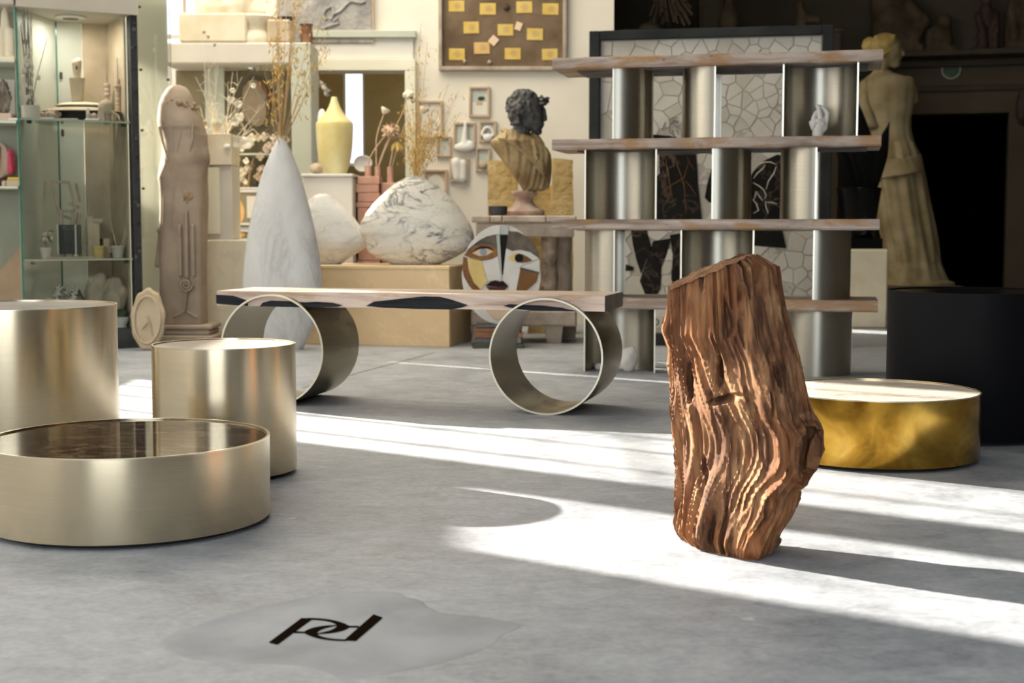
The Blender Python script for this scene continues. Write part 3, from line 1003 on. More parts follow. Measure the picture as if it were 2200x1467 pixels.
lo.shadow_terminator_geometry_offset = 0.3

# ------------------------------------------------------------------ bronze emblem in the floor
em = Thing('floor_emblem', 'dark bronze letter emblem set into the concrete floor', 'emblem', fl(300 + 980 / 2.444, 1220 + 325 / 2.444))


def ez(pl, z=.0022):
    return [em.L(fl(300 + x / 2.444, 1220 + y / 2.444)) + Vector((0, 0, z)) for x, y in pl]


def eprism(name, pl):
    P = ez(pl)
    em.part(name, MB().prism(P, (0, 0, 0), (0, 0, -.003)), 'emblem_bronze')


eprism('letter_bar', [(680, 395), (724, 405), (905, 272), (850, 268)])
eprism('letter_bar', [(1075, 383), (1135, 386), (1275, 265), (1228, 249)])


def bez(p0, p1, p2, n=14):
    return [((1 - t) ** 2 * p0[0] + 2 * t * (1 - t) * p1[0] + t * t * p2[0], (1 - t) ** 2 * p0[1] + 2 * t * (1 - t) * p1[1] + t * t * p2[1]) for t in [i / n for i in range(n + 1)]]


leaf1 = bez((880, 268), (1035, 268), (1105, 312)) + bez((1105, 312), (1060, 347), (930, 349))[1:] + bez((930, 349), (1040, 330), (1036, 303))[1:] + bez((1036, 303), (1010, 276), (880, 273))[1:]
leaf2 = [(2 * 983 - x, 2 * 327 - y) for x, y in leaf1]
eprism('letter_curve', leaf1)
eprism('letter_curve', leaf2)
eprism('hairline', [(815, 338), (868, 340), (868, 345), (812, 344)])
eprism('hairline', [(1100, 309), (1152, 310), (1150, 315), (1100, 315)])

# ------------------------------------------------------------------ bench: petrified slab through two brass rings
BA = radians(15)
ring_c = (0.1235, 5.24)
bench = Thing('bench', 'long petrified wood bench resting on two wide brass rings', 'bench', (ring_c[0], ring_c[1], 0), -BA)
RO, RT, RW = 0.217, 0.006, 0.385


def hoop(x0, nm):
    n = 96
    mb, eb = MB(), MB()
    rings_ = []
    for (r, y) in ((RO - RT, .004), (RO - .001, 0), (RO, .002), (RO, RW - .002), (RO - RT, RW)):
        rings_.append([Vector((x0 + r * cos(2 * pi * i / n), y, RO + r * sin(2 * pi * i / n))) for i in range(n)])
    rings_.append(rings_[0])
    mb.loft(rings_, cap=False)
    o = bench.part(nm, mb, 'ring_brass', 40)
    rings_ = []
    for (r, y) in ((RO - RT - .0004, .003), (RO - RT - .0004, -.001), (RO + .0004, -.001), (RO + .0004, .003)):
        rings_.append([Vector((x0 + r * cos(2 * pi * i / n), y, RO + r * sin(2 * pi * i / n))) for i in range(n)])
    eb.loft(rings_, cap=False)
    bench.part('polished_edge', eb, 'ring_edge', 40, sub=o)


hoop(0.0, 'ring')
hoop(-1.10, 'ring')
fl_ = bench.L((-1.167, 5.616, 0)); fr_ = bench.L((.34, 5.21, 0))
x0, x1 = fl_.x, fr_.x
y0 = 0.03
zb, zt, sw = 0.386, 0.444, 0.35
ns = 60
prof = []
for i in range(ns + 1):
    x = x0 + (x1 - x0) * i / ns
    w = .003 * noise.noise(Vector((x * 7, 0, 0)))
    w2 = .004 * noise.noise(Vector((x * 5, 3, 0)))
    prof.append([Vector((x, y0 + w, zb + w2 * .5)), Vector((x, y0 + w, zt)), Vector((x, y0 + sw, zt)), Vector((x, y0 + sw, zb))])
slab = bench.part('seat_slab', MB().loft(prof), 'bench_slab', 30)
# charcoal patches in the front edge (slightly proud lenses that follow the face)
for pl in ([(57, 78), (140, 82), (210, 106), (215, 133), (120, 128), (57, 122)],
           [(275, 142), (290, 118), (330, 107), (420, 110), (500, 116), (560, 113), (640, 118), (692, 131), (670, 138), (560, 141), (500, 147)],
           [(810, 134), (850, 112), (930, 104), (1010, 95), (1100, 86), (1180, 88), (1240, 102), (1322, 130), (1290, 142), (1240, 154), (1060, 150), (900, 143)],
           [(1500, 133), (1530, 125), (1600, 128), (1700, 132), (1790, 143), (1870, 160), (1650, 158), (1560, 148)]):
    P = []
    for x, y in pl:
        px, py = 440 + x / 2.34, 600 + y / 2.34
        # intersect the view ray with the front face plane of the slab
        d_ = ray(px, py)
        o_ = bench.L((0, 0, CAM_H)); d2 = Vector((d_.x * cos(BA) - d_.y * sin(BA), d_.x * sin(BA) + d_.y * cos(BA), d_.z))
        k = (y0 - .0042 - o_.y) / d2.y
        q = o_ + d2 * k
        q.z = min(max(q.z, zb - .001), zt + .0008)
        q.x = min(max(q.x, x0 - .0005), x1)
        P.append(q)
    bench.part('charcoal_patch', MB().prism(P, (0, 0, 0), (0, .012, 0)), 'bench_black', sub=slab, label='charcoal black fossil patch')
bench.part('dark_end', MB().box((x1 + .001, y0 + sw / 2, (zb + zt) / 2), (.003, sw - .004, zt - zb - .002)), 'bench_end', sub=slab)

# ------------------------------------------------------------------ bookcase: petrified slabs on half pipes
SA = radians(13)
sh_o = Vector((0.19, 6.83, 0))
case = Thing('bookcase', 'tall open bookcase of petrified wood slabs on brass half pipes', 'bookcase', sh_o, -SA)
SLN = case.L((1.674, 6.50, 0)).x
SDP = 0.41
TIERS = [(0.0, 0.3056), (0.358, 0.681), (0.7306, 1.0605), (1.1094, 1.441)]
SL = [(0.3056, 0.358), (0.681, 0.7306), (1.0605, 1.1094), (1.441, 1.4925)]


def lx(px):
    """local x along the front line of the case for a picture column"""
    u = (px - 1100) / F_PX
    # point = sh_o + s*(cos, -sin); X = u*Y
    s = (u * sh_o.y - sh_o.x) / (cos(SA) + u * sin(SA))
    return s


for k, (za, zb_) in enumerate(SL):
    rng = random.Random(k + 3)
    prof = []
    nn = 70
    for i in range(nn + 1):
        x = SLN * i / nn
        f = lambda s_, a_: a_ * noise.noise(Vector((x * s_, k * 4.1 + s_, 0)))
        wy = f(5, .005) + f(17, .003)
        prof.append([Vector((x, wy + .004, za + f(6.1, .003))), Vector((x, wy - .001, za + .008 + f(9.3, .002))), Vector((x, wy + f(13, .003), zb_ - .006)), Vector((x, wy + .004, zb_ + f(7.7, .002))),
                     Vector((x, SDP, zb_)), Vector((x, SDP, za))])
    sl = case.part('shelf_slab', MB().loft(prof), 'petrified_slab', 30)
    # metal pan under each slab
    case.part('metal_pan', MB().box((SLN / 2 + .02, SDP / 2 + .05, za - .0035), (SLN - .16, SDP - .12, .003)), 'slab_grey', sub=sl)

PT = 0.005


def half_pipe(kind, pa, pb, tier):
    """kind: 'C' open to the front, 'D' bulging to the front, '(' open to the right, ')' open to the left"""
    z0, z1 = TIERS[tier]
    n = 40
    if kind in 'CD':
        xa, xb = lx(pa), lx(pb)
        R = (xb - xa) / 2; cx = (xa + xb) / 2
        if kind == 'C':
            cy = 0.03; a0, a1 = 0, pi
        else:
            cy = R + 0.035; a0, a1 = pi, 2 * pi
    else:
        R = 0.168
        if kind == ')':
            cx = lx(pa); a0, a1 = -pi / 2, pi / 2
        else:
            cx = lx(pb); a0, a1 = pi / 2, 3 * pi / 2
        cy = R + 0.03
    inner, outer = [], []
    for i in range(n + 1):
        a = a0 + (a1 - a0) * i / n
        outer.append((cx + R * cos(a), cy + R * sin(a)))
        inner.append((cx + (R - PT) * cos(a), cy + (R - PT) * sin(a)))
    m = n + 1
    mb = MB()
    vs = [(x, y, z0) for x, y in outer] + [(x, y, z0) for x, y in inner] + [(x, y, z1) for x, y in outer] + [(x, y, z1) for x, y in inner]
    fs = []
    for i in range(n):
        fs += [(i, i + 1, 2 * m + i + 1, 2 * m + i), (m + i, 3 * m + i, 3 * m + i + 1, m + i + 1)]
        fs += [(i, m + i, m + i + 1, i + 1), (2 * m + i, 2 * m + i + 1, 3 * m + i + 1, 3 * m + i)]
    fs += [(0, 2 * m, 3 * m, m), (n, m + n, 3 * m + n, 2 * m + n)]
    me = MB().add([Vector(v) - Vector((cx, cy, 0)) for v in vs], fs).mesh('half_pipe', 40)
    o = place('half_pipe', me, 'shelf_brass', case.o, (cx, cy, 0))
    # bright cut edges
    eb = MB()
    for (ox, oy), (ix, iy) in ((outer[0], inner[0]), (outer[-1], inner[-1])):
        mx_, my_ = (ox + ix) / 2 - cx, (oy + iy) / 2 - cy
        eb_ = MB().box((mx_, my_, (z0 + z1) / 2), (PT + .002, PT + .002, z1 - z0 - .002))
        place('cut_edge', eb_.mesh('cut_edge'), 'ring_edge', o)


for kd, pa, pb, ti in ((')', 1313, 0, 3), ('(', 0, 1530, 3), ('C', 1675, 1836, 3),
                       ('C', 1253, 1407, 2), (')', 1527, 0, 2), ('(', 0, 1749, 2),
                       ('(', 0, 1317, 1), ('C', 1460, 1618, 1), (')', 1747, 0, 1),
                       ('C', 1253, 1407, 0), ('D', 1678, 1833, 0)):
    half_pipe(kd, pa, pb, ti)

# ------------------------------------------------------------------ things standing on and under the bookcase
def blob(t_, name, mb, mat, voxel, smooth=6, disp=0.0, scale=0.05, sub=None, label=None):
    o = t_.part(name, mb, mat, None, sub, label)
    return remesh(o, voxel, smooth, 0.5, disp, scale)


def blob_single(name, mb, mat, label, cat, loc, voxel, smooth=6, disp=0.0, scale=0.05, group=None):
    o = single(name, mb, mat, label, cat, loc, group=group)
    return remesh(o, voxel, smooth, 0.5, disp, scale)


HY = 6.66
hb_ = at(1759, 293, HY)
hb_.z = 1.1094 + .0045
hs = HY / F_PX / 13.34


def hp(x, y, d=0):
    return Vector(((x - 515) * hs, d, (1235 - y) * hs))


hm = MB()
hm.cap(hp(480, 1170), hp(500, 1000), .026, .026)
hm.ell(hp(480, 1235) + Vector((0, 0, .006)), (.027, .022, .012))
hm.cap(hp(470, 1000), hp(560, 820), .027, .026)
hm.cap(hp(620, 1000, .004), hp(660, 840, .004), .024, .020)
hm.cap(hp(540, 850, -.012), hp(520, 620, -.016), .0125, .0115)
hm.cap(hp(520, 620, -.016), hp(480, 440, -.012), .0115, .010)
hm.cap(hp(480, 440, -.012), hp(440, 375, -.004), .010, .008)
hm.cap(hp(715, 800, -.004), hp(735, 600, -.006), .0125, .0115)
hm.cap(hp(735, 600, -.006), hp(640, 460, -.002), .0115, .0105)
hm.cap(hp(640, 460, -.002), hp(520, 385, 0), .0105, .008)
hm.cap(hp(400, 930, -.012), hp(335, 740, -.018), .012, .0115)
hm.cap(hp(335, 740, -.018), hp(395, 590, -.014), .0115, .010)
hm.cap(hp(395, 590, -.014), hp(430, 560, -.008), .010, .009)
hm.cap(hp(330, 1010, -.010), hp(265, 850, -.014), .0105, .0095)
hm.cap(hp(265, 850, -.014), hp(330, 940, -.020), .0095, .0085)
hm.cap(hp(600, 900, -.018), hp(460, 800, -.024), .012, .010)
hand = blob_single('hand_sculpture', hm, 'plaster_white', 'white plaster hand with curled fingers standing on the second shelf', 'sculpture', hb_, .0035, 4)

p = fl(1352, 800)
blob_ = MB().rock((0, 0, .058), (.046, .04, .062), 3, .22, 1.2, 3, flat=.93)
single('white_stone', blob_, 'plaster_white', 'larger white egg shaped stone on the floor under the bookcase', 'stone', (p.x, p.y + .05, 0), smooth=60)
p = fl(1288, 796)
single('white_stone', MB().rock((0, 0, .016), (.022, .018, .018), 5, .2, 1.2, 2, flat=.9), 'plaster_white', 'small white pebble at the left foot of the bookcase', 'stone', (p.x, p.y + .03, 0), smooth=60)


# ------------------------------------------------------------------ stone mosaic in a dark frame behind the bookcase
class Plane:
    """vertical plane through o with direction angle; picture point -> local (u, z)"""
    def __init__(self, a, b):
        self.a, self.d = a, (b - a).normalized()
        self.n = Vector((-self.d.y, self.d.x, 0))

    def uz(self, px, py):
        r = ray(px, py); o = Vector((0, 0, CAM_H)) - self.a
        k = -o.dot(self.n) / r.dot(self.n)
        q = o + r * k
        return q.dot(self.d), q.z


MA, MBb = at(1264, 485, 8.39), at(1784, 485, 8.12)
MA.z = MBb.z = 0
mp = Plane(MA, MBb)
MW = (MBb - MA).length
MH = mp.uz(1290, 66)[1]
mos = Thing('mosaic_panel', 'big dark framed mosaic of broken pale and black stone behind the bookcase', 'mosaic', MA, atan2(mp.d.y, mp.d.x))
fw = .062
mos.part('frame_stile', MB().bbox((fw / 2, .03, MH / 2), (fw, .06, MH)), 'mosaic_frame')
mos.part('frame_stile', MB().bbox((MW - fw / 2, .03, MH / 2), (fw, .06, MH)), 'mosaic_frame')
mos.part('frame_rail', MB().bbox((MW / 2, .03, MH - fw * .42), (MW - 2 * fw, .06, fw * .84)), 'mosaic_frame')
mos.part('frame_rail', MB().bbox((MW / 2, .03, .035), (MW - 2 * fw, .06, .07)), 'mosaic_frame')
bk = mos.part('backing', MB().box((MW / 2, .05, MH / 2), (MW - .08, .02, MH - .04)), 'mosaic_grout')


def clip(poly, p, n):
    """keep the side where (q-p).n <= 0"""
    out = []
    for i in range(len(poly)):
        a, b = poly[i], poly[(i + 1) % len(poly)]
        da = (a[0] - p[0]) * n[0] + (a[1] - p[1]) * n[1]
        db = (b[0] - p[0]) * n[0] + (b[1] - p[1]) * n[1]
        if da <= 0: out.append(a)
        if (da < 0 < db) or (db < 0 < da):
            t_ = da / (da - db)
            out.append((a[0] + (b[0] - a[0]) * t_, a[1] + (b[1] - a[1]) * t_))
    return out


def voronoi(seeds, box):
    x0_, x1_, z0_, z1_ = box
    cells = []
    for i, s in enumerate(seeds):
        poly = [(x0_, z0_), (x1_, z0_), (x1_, z1_), (x0_, z1_)]
        near = sorted(((q[0] - s[0]) ** 2 + (q[1] - s[1]) ** 2, k) for k, q in enumerate(seeds) if k != i)[:24]
        for _, k in near:
            q = seeds[k]
            poly = clip(poly, ((s[0] + q[0]) / 2, (s[1] + q[1]) / 2), (q[0] - s[0], q[1] - s[1]))
            if len(poly) < 3: break
        cells.append(poly)
    return cells


def inside(p, poly):
    r = False
    for i in range(len(poly)):
        (xa, ya), (xb, yb) = poly[i], poly[i - 1]
        if (ya > p[1]) != (yb > p[1]) and p[0] < (xb - xa) * (p[1] - ya) / (yb - ya) + xa: r = not r
    return r


rng = random.Random(11)
seeds = []
tries = 0
while len(seeds) < 296 and tries < 60000:
    tries += 1
    q = (rng.uniform(fw, MW - fw), rng.uniform(.07, MH - fw))
    dens = max(.032, .068 + .075 * (noise.noise(Vector((q[0] * 2.6, q[1] * 2.6, 4)))))
    dens *= max(.35, 1 - tries / 60000)
    if all((q[0] - s[0]) ** 2 + (q[1] - s[1]) ** 2 > dens * dens for s in seeds):
        seeds.append(q)
black_px = [[(1414, 331), (1495, 331), (1499, 400), (1507, 472), (1400, 472), (1402, 385), (1416, 372)],
            [(1531, 352), (1519, 392), (1513, 424), (1522, 434), (1600, 440), (1606, 350)],
            [(1600, 400), (1618, 368), (1640, 345), (1670, 331), (1700, 338), (1716, 372), (1712, 474), (1596, 474)],
            [(1354, 494), (1388, 494), (1399, 536), (1386, 560), (1376, 588), (1366, 560), (1358, 525)],
            [(1402, 518), (1440, 512), (1432, 545), (1420, 575), (1418, 620), (1408, 640), (1384, 632), (1373, 604), (1388, 560)],
            [(1438, 505), (1500, 494), (1500, 640), (1452, 628), (1441, 600), (1444, 548)],
            [(1600, 494), (1680, 494), (1689, 533), (1640, 530), (1622, 528), (1600, 540)],
            [(1400, 288), (1440, 291), (1462, 297), (1500, 300), (1500, 330), (1400, 330)],
            [(1343, 568), (1360, 574), (1358, 582), (1342, 582)]]
black_uz = [[mp.uz(x, y) for x, y in pl] for pl in black_px]
rr = random.Random(5)
for cell in voronoi(seeds, (fw + .002, MW - fw - .002, .072, MH - fw * .84 - .004)):
    if len(cell) < 3: continue
    cx_ = sum(p_[0] for p_ in cell) / len(cell); cz_ = sum(p_[1] for p_ in cell) / len(cell)
    if any(inside((cx_, cz_), b_) for b_ in black_uz): continue
    shr = []
    for (x, z) in cell:
        L_ = sqrt((x - cx_) ** 2 + (z - cz_) ** 2) + 1e-9
        k = max(.3, (L_ - .0028 - rr.uniform(0, .0014)) / L_)
        shr.append((cx_ + (x - cx_) * k, cz_ + (z - cz_) * k))
    dep = rr.uniform(.003, .006)
    P = [Vector((x, .040 - dep, z)) for x, z in shr]
    mos.part('stone', MB().prism(P, (0, 0, 0), (0, dep, 0), bevel=.0018), rr.choice(['mosaic_pale'] * 4 + ['mosaic_warm', 'mosaic_warm', 'mosaic_fine']))
for pl in black_uz:
    P = [Vector((u, .032, z)) for u, z in pl]
    mos.part('black_stone', MB().prism(P, (0, 0, 0), (0, .010, 0), bevel=.001), 'black_mosaic_marble')


def ribbon(t_, plane, pxs, w, mat, name, y=.0245, sub=None):
    """flat inlay line on the panel face"""
    P = [Vector((*plane.uz(*q), 0)) for q in pxs]
    top, bot = [], []
    for i, p_ in enumerate(P):
        d_ = (P[min(i + 1, len(P) - 1)] - P[max(0, i - 1)]).normalized()
        n_ = Vector((-d_.y, d_.x, 0)) * w / 2 * (1.0 if 0 < i < len(P) - 1 else .4)
        top.append(p_ + n_); bot.append(p_ - n_)
    ol = top + bot[::-1]
    mb = MB().prism([Vector((q.x, y, q.y)) for q in ol], (0, 0, 0), (0, .003, 0))
    return t_.part(name, mb, mat, sub=sub)


K = 1760 / 300.0


def zz_(pl): return [(1400 + x / K, 230 + y / K) for x, y in pl]


for pl in ([(1290, 760), (1340, 720), (1420, 690), (1500, 690), (1570, 720)], [(1280, 900), (1330, 830), (1400, 770), (1430, 720)], [(1570, 740), (1540, 830), (1470, 930), (1440, 1040)],
           [(1275, 950), (1350, 990), (1410, 1040), (1440, 1110), (1420, 1160)], [(1280, 1180), (1310, 1100), (1310, 1060)], [(1320, 1060), (1360, 1130), (1400, 1180)],
           [(1270, 1160), (1320, 1220), (1345, 1300), (1280, 1340)], [(1440, 1200), (1520, 1200), (1580, 1220)], [(1430, 1180), (1440, 1260), (1470, 1340)]):
    ribbon(mos, mp, zz_(pl), .007, 'mosaic_warm', 'inlay_line', y=.0305)
for pl in ([(165, 620), (190, 760), (215, 920), (260, 1180)], [(290, 620), (320, 740), (380, 900), (405, 1000), (425, 1340)], [(440, 600), (460, 680), (540, 800)], [(460, 700), (400, 890), (260, 970), (120, 1080)], [(410, 920), (480, 990), (560, 1120)]):
    ribbon(mos, mp, zz_(pl), .003, 'brown_marble', 'inlay_line', y=.0305)
for pl in ([(200, 160), (260, 135), (340, 125)], [(215, 250), (240, 200), (290, 180), (330, 210)], [(215, 250), (225, 310), (270, 350), (300, 380)], [(260, 215), (300, 230), (330, 250)], [(280, 270), (320, 300), (330, 350)],
           [(170, 180), (150, 230), (120, 290)], [(240, 270), (265, 300), (260, 330)], [(300, 190), (335, 170)], [(230, 180), (270, 160), (320, 160)]):
    ribbon(mos, mp, zz_(pl), .0055, 'text_ink', 'drawn_line', y=.0275)
# lettering scratched at the foot of the mosaic
tcu = bpy.data.curves.new('lettering', 'FONT'); tcu.body = 'O OCHEP'; tcu.size = .055; tcu.extrude = .001; tcu.shear = .15
tob = bpy.data.objects.new('lettering_tmp', tcu); COL.objects.link(tob)
bpy.context.view_layer.update()
tme = bpy.data.meshes.new_from_object(tob)
bpy.data.objects.remove(tob)
u_, z_ = mp.uz(1398, 699)
tob = place('lettering', tme, 'text_ink', mos.o, (u_, .0245, z_))
tob.rotation_euler = (pi / 2, 0, 0)
P = [Vector((*q, 0)) for q in (mp.uz(1385, 705), mp.uz(1475, 705), mp.uz(1475, 681), mp.uz(1385, 679))]
mos.part('stone_tablet', MB().prism([Vector((q.x, .027, q.y)) for q in P], (0, 0, 0), (0, .012, 0), bevel=.001), 'mosaic_warm')

# ------------------------------------------------------------------ plinth with black slab, pot and leaves at the right of the bookcase
PY = 9.7
pl_ = Thing('plinth', 'pale cream plinth with rounded edges right of the bookcase', 'plinth', (xat(1852, PY), PY + .19, 0))
zt_ = zat(535, PY)
pl_.part('body', MB().bbox((0, 0, zt_ / 2), (.372, .37, zt_), .012), 'plaster_cream')
sb = single('stone_slab', MB().bbox((0, 0, .036), (.33, .30, .072), .004), 'black_glaze', 'thick black slab lying on the cream plinth', 'slab', (xat(1848, PY), PY + .18, zt_ + .001))
pz_ = zt_ + .073
pot = Thing('planter', 'glossy black bucket planter with black leaf sculpture', 'planter', (xat(1844, PY + .17), PY + .17, pz_))
ph = zat(402, PY) - pz_
pot.part('pot', MB().lathe([(.100, 0), (.106, .01), (.150, ph - .02), (.154, ph - .01), (.154, ph), (.146, ph), (.140, ph - .03), (.02, ph - .035)], 48), 'black_glaze', 40)


def leaf(t_, base, mid, tip, w, mat, name='leaf', th=.006, up_=Vector((0, -1, 0))):
    """blade leaf along a bezier with a raised midrib and thickness"""
    base, mid, tip = Vector(base), Vector(mid), Vector(tip)
    n = 14
    rings_ = []
    for i in range(n + 1):
        s = i / n
        c_ = base * (1 - s) ** 2 + mid * 2 * s * (1 - s) + tip * s * s
        d_ = ((mid - base) * (1 - s) + (tip - mid) * s).normalized()
        side = d_.cross(up_).normalized()
        nn = side.cross(d_).normalized()
        ww = w * (.25 + .75 * sin(pi * min(1, .15 + s * .62))) * (1 if s < .55 else max(.02, 1 - ((s - .55) / .45) ** 1.6))
        rings_.append([c_ + side * ww, c_ + nn * th * 1.6 + side * ww * .2, c_ - side * ww, c_ - nn * th * .6])
    return t_.part(name, MB().loft(rings_), mat, 60)


LYp = PY + .17
for (b_, m_, t__, w_) in (((1872, 410), (1884, 350), (1911, 262), 17), ((1862, 412), (1862, 330), (1838, 205), 20), ((1840, 412), (1815, 350), (1796, 300), 12),
                          ((1850, 410), (1838, 360), (1826, 318), 13), ((1868, 408), (1876, 350), (1868, 290), 10)):
    q = [pot.at(x, y, LYp + dd) for (x, y), dd in ((b_, 0), (m_, -.02), (t__, .03))]
    leaf(pot, q[0], q[1], q[2], w_ * LYp / F_PX, 'black_leaf')

# ------------------------------------------------------------------ tall draped plaster statue in the dim room
SY = 10.8
sk = SY / F_PX
sx0 = xat(1962, SY)
szb = zat(612, SY)
pd = Thing('pedestal', 'low dark pedestal under the tall plaster statue', 'pedestal', (sx0 + .02, SY, 0))
pd.part('block', MB().bbox((0, 0, (szb - .03) / 2), (.56, .5, szb - .03), .01), 'wall_dim_stone')
pd.part('cap_moulding', MB().bbox((0, 0, szb - .015), (.60, .54, .03), .008), 'dim_plaster')
st = Thing('statue', 'tall yellowed plaster statue of draped standing figure with hair bun', 'statue', (sx0, SY, szb + .001))
OUT = [  # y, left, right, fold amplitude
    (606, 1893, 2052, .0), (600, 1893, 2052, .0), (597, 1900, 2042, .02), (585, 1904, 2034, .05), (560, 1908, 2022, .08), (520, 1902, 2014, .09), (470, 1888, 2003, .085), (420, 1878, 1992, .08), (380, 1868, 1984, .075),
    (345, 1862, 1976, .065), (322, 1862, 1968, .055), (300, 1864, 1958, .035), (275, 1864, 1952, .025), (250, 1858, 1952, .022), (225, 1848, 1957, .025), (205, 1842, 1960, .022), (188, 1841, 1961, .018),
    (174, 1846, 1957, .012), (164, 1856, 1940, .006), (157, 1866, 1915, .0), (150, 1870, 1902, .0), (140, 1871, 1899, 0)]
OUT = OUT[::-1]
rings = []
nst = 96
ys = [606 - i * (606 - 141) / 150 for i in range(151)]
for y in ys:
    l = interp([(a_[0], a_[1]) for a_ in OUT], y); r_ = interp([(a_[0], a_[2]) for a_ in OUT], y); am = interp([(a_[0], a_[3]) for a_ in OUT], y)
    cx_, hw = ((l + r_) / 2 - 1962) * sk, (r_ - l) / 2 * sk
    hd = min(hw * .9, .19) if y > 300 else hw * .62
    z = (606 - y) * sk
    if y >= 598: hd = hw * .8
    ring = []
    for i in range(nst):
        a = 2 * pi * i / nst
        f = 1 + am * (sin(9 * a + 2.2 * sin(z * 3) + 1.5 * z) * .6 + sin(17 * a - z * 4) * .35 + .5 * noise.noise(Vector((cos(a) * 2, sin(a) * 2, z * 2.2))))
        if 215 < y < 262:  # bust under the tunic
            f *= 1 + .10 * max(0, -sin(a)) * math.exp(-((y - 238) / 14) ** 2) * abs(cos(a * 1.0 + .5))
        ring.append(Vector((cx_ + cos(a) * hw * f, sin(a) * hd * f, z)))
    rings.append(ring)
st.part('draped_body', MB().loft(rings), 'statue_plaster', 60)


def sp(x, y, d=0.0): return Vector(((x - 1962) * sk, d, (606 - y) * sk))


armb = MB()
armb.cap(sp(1853, 186, -.02), sp(1848, 222, -.03), .062, .058)
armb.cap(sp(1848, 222, -.03), sp(1862, 262, -.05), .058, .050)
armb.ell(sp(1866, 268, -.05), (.052, .05, .03))
blob(st, 'sleeve', armb, 'statue_plaster', .014, 5)
armb = MB()
armb.cap(sp(1945, 178, .02), sp(1956, 205, .03), .06, .05)
armb.ell(sp(1956, 214, .02), (.052, .05, .028))
blob(st, 'sleeve', armb, 'statue_plaster', .014, 5)
sash = MB()
for k in range(7):
    pts = []
    for j in range(12):
        a = -pi + pi * j / 11
        y = 352 - 26 * j / 11 + k * 5.5
        pts.append(sp(1916 + 55 * cos(a) + k * 1.2, y, 0) + Vector((0, sin(a) * (.178 + .006 * k), 0)))
    sash.tube(pts, .013, 6)
blob(st, 'sash_fold', sash, 'statue_plaster', .012, 4)
hd_ = MB()
hd_.cap(sp(1884, 158), sp(1890, 135), .048, .046)
hd_.ell(sp(1901, 108), (.100, .090, .115), Matrix.Rotation(.12, 3, 'Y'))
hd_.ell(sp(1908, 122), (.078, .066, .085), Matrix.Rotation(.2, 3, 'Y'))
hd_.ell(sp(1915, 138, -.01), (.042, .040, .034))
hd_.cap(sp(1924, 104, -.02), sp(1931, 117, -.02), .014, .019)
hd_.ell(sp(1923, 127, -.012), (.020, .028, .011))
hd_.ell(sp(1919, 102, -.045), (.018, .018, .010))
head = blob(st, 'head', hd_, 'statue_plaster', .009, 4)
ha = MB()
ha.ell(sp(1890, 98), (.118, .105, .092), Matrix.Rotation(-.35, 3, 'Y'))
ha.ell(sp(1884, 110), (.085, .100, .075))
ha.ell(sp(1860, 98, .0), (.058, .058, .062))
for k in range(9):
    ha.cap(sp(1866 + k * 1.5, 84 + k * 5, -.085), sp(1908 - k * 1.0, 80 + k * 4.2, -.080), .012, .010)
blob(st, 'hair', ha, 'statue_hair', .009, 4, .010, .03, sub=head)

# ------------------------------------------------------------------ chimney-piece: shelf, mouldings, figures
CM = lambda px, y, t=0: None


def wall_pt(px, off=0.0):
    """point on the chimney wall (towards us by off) in column px"""
    Y = fwy(px)
    x = xat(px, Y)
    n_ = Vector((sin(FR), -cos(FR), 0))
    return Vector((x, Y, 0)) + n_ * off


wa, wb = wall_pt(1905), wall_pt(2290)
Lw = (wb - wa).length
zm = zat(116, fwy(2060))
tm = Thing('trim_1', 'long stone mantel shelf over the black hearth', 'mantel', (wa + wb) / 2 + Vector((0, 0, zm - .06)), FR, kind='structure')
tm.part('shelf', MB().bbox((0, -.19, .035), (Lw, .38, .045), .006), 'wall_dim_stone')
tm.part('bed_moulding', MB().bbox((0, -.05, -.02), (Lw - .06, .10, .06), .01), 'wall_dim_stone')
tm = Thing('trim_2', 'thin stone moulding below the mantel frieze', 'moulding', (wa + wb) / 2 + Vector((0, 0, zat(190, fwy(2060)))), FR, kind='structure')
tm.part('moulding', MB().bbox((0, -.02, 0), (Lw - .1, .04, .05), .01), 'wall_dim_stone')
p = wall_pt(2035, .012)
g = Thing('glass_roundel', 'small round green glass dish hung under the mantel shelf', 'dish', Vector((p.x, p.y, zat(150, fwy(2035)))), FR)
Rx = Matrix.Rotation(pi / 2, 3, 'X')
g.part('disc', MB().lathe([(.0, -.012), (.055, -.010), (.070, .0), (.070, .006), (.0, .004)], 32, M=Rx, cap=False), 'green_stone', 50)
g.part('rim', MB().lathe([(.070, -.004), (.080, -.004), (.080, .008), (.070, .008)], 32, M=Rx, cap=False), 'sage_dark', 50)

zs = zm - .0025


def mantel_thing(name, px, off, mb, label, cat='sculpture', voxel=.016, smooth=5, mat='dim_plaster', disp=.02):
    p_ = wall_pt(px, off)
    return blob_single(name, mb, mat, label, cat, (p_.x, p_.y, zs + .002), voxel, smooth, disp, .06)


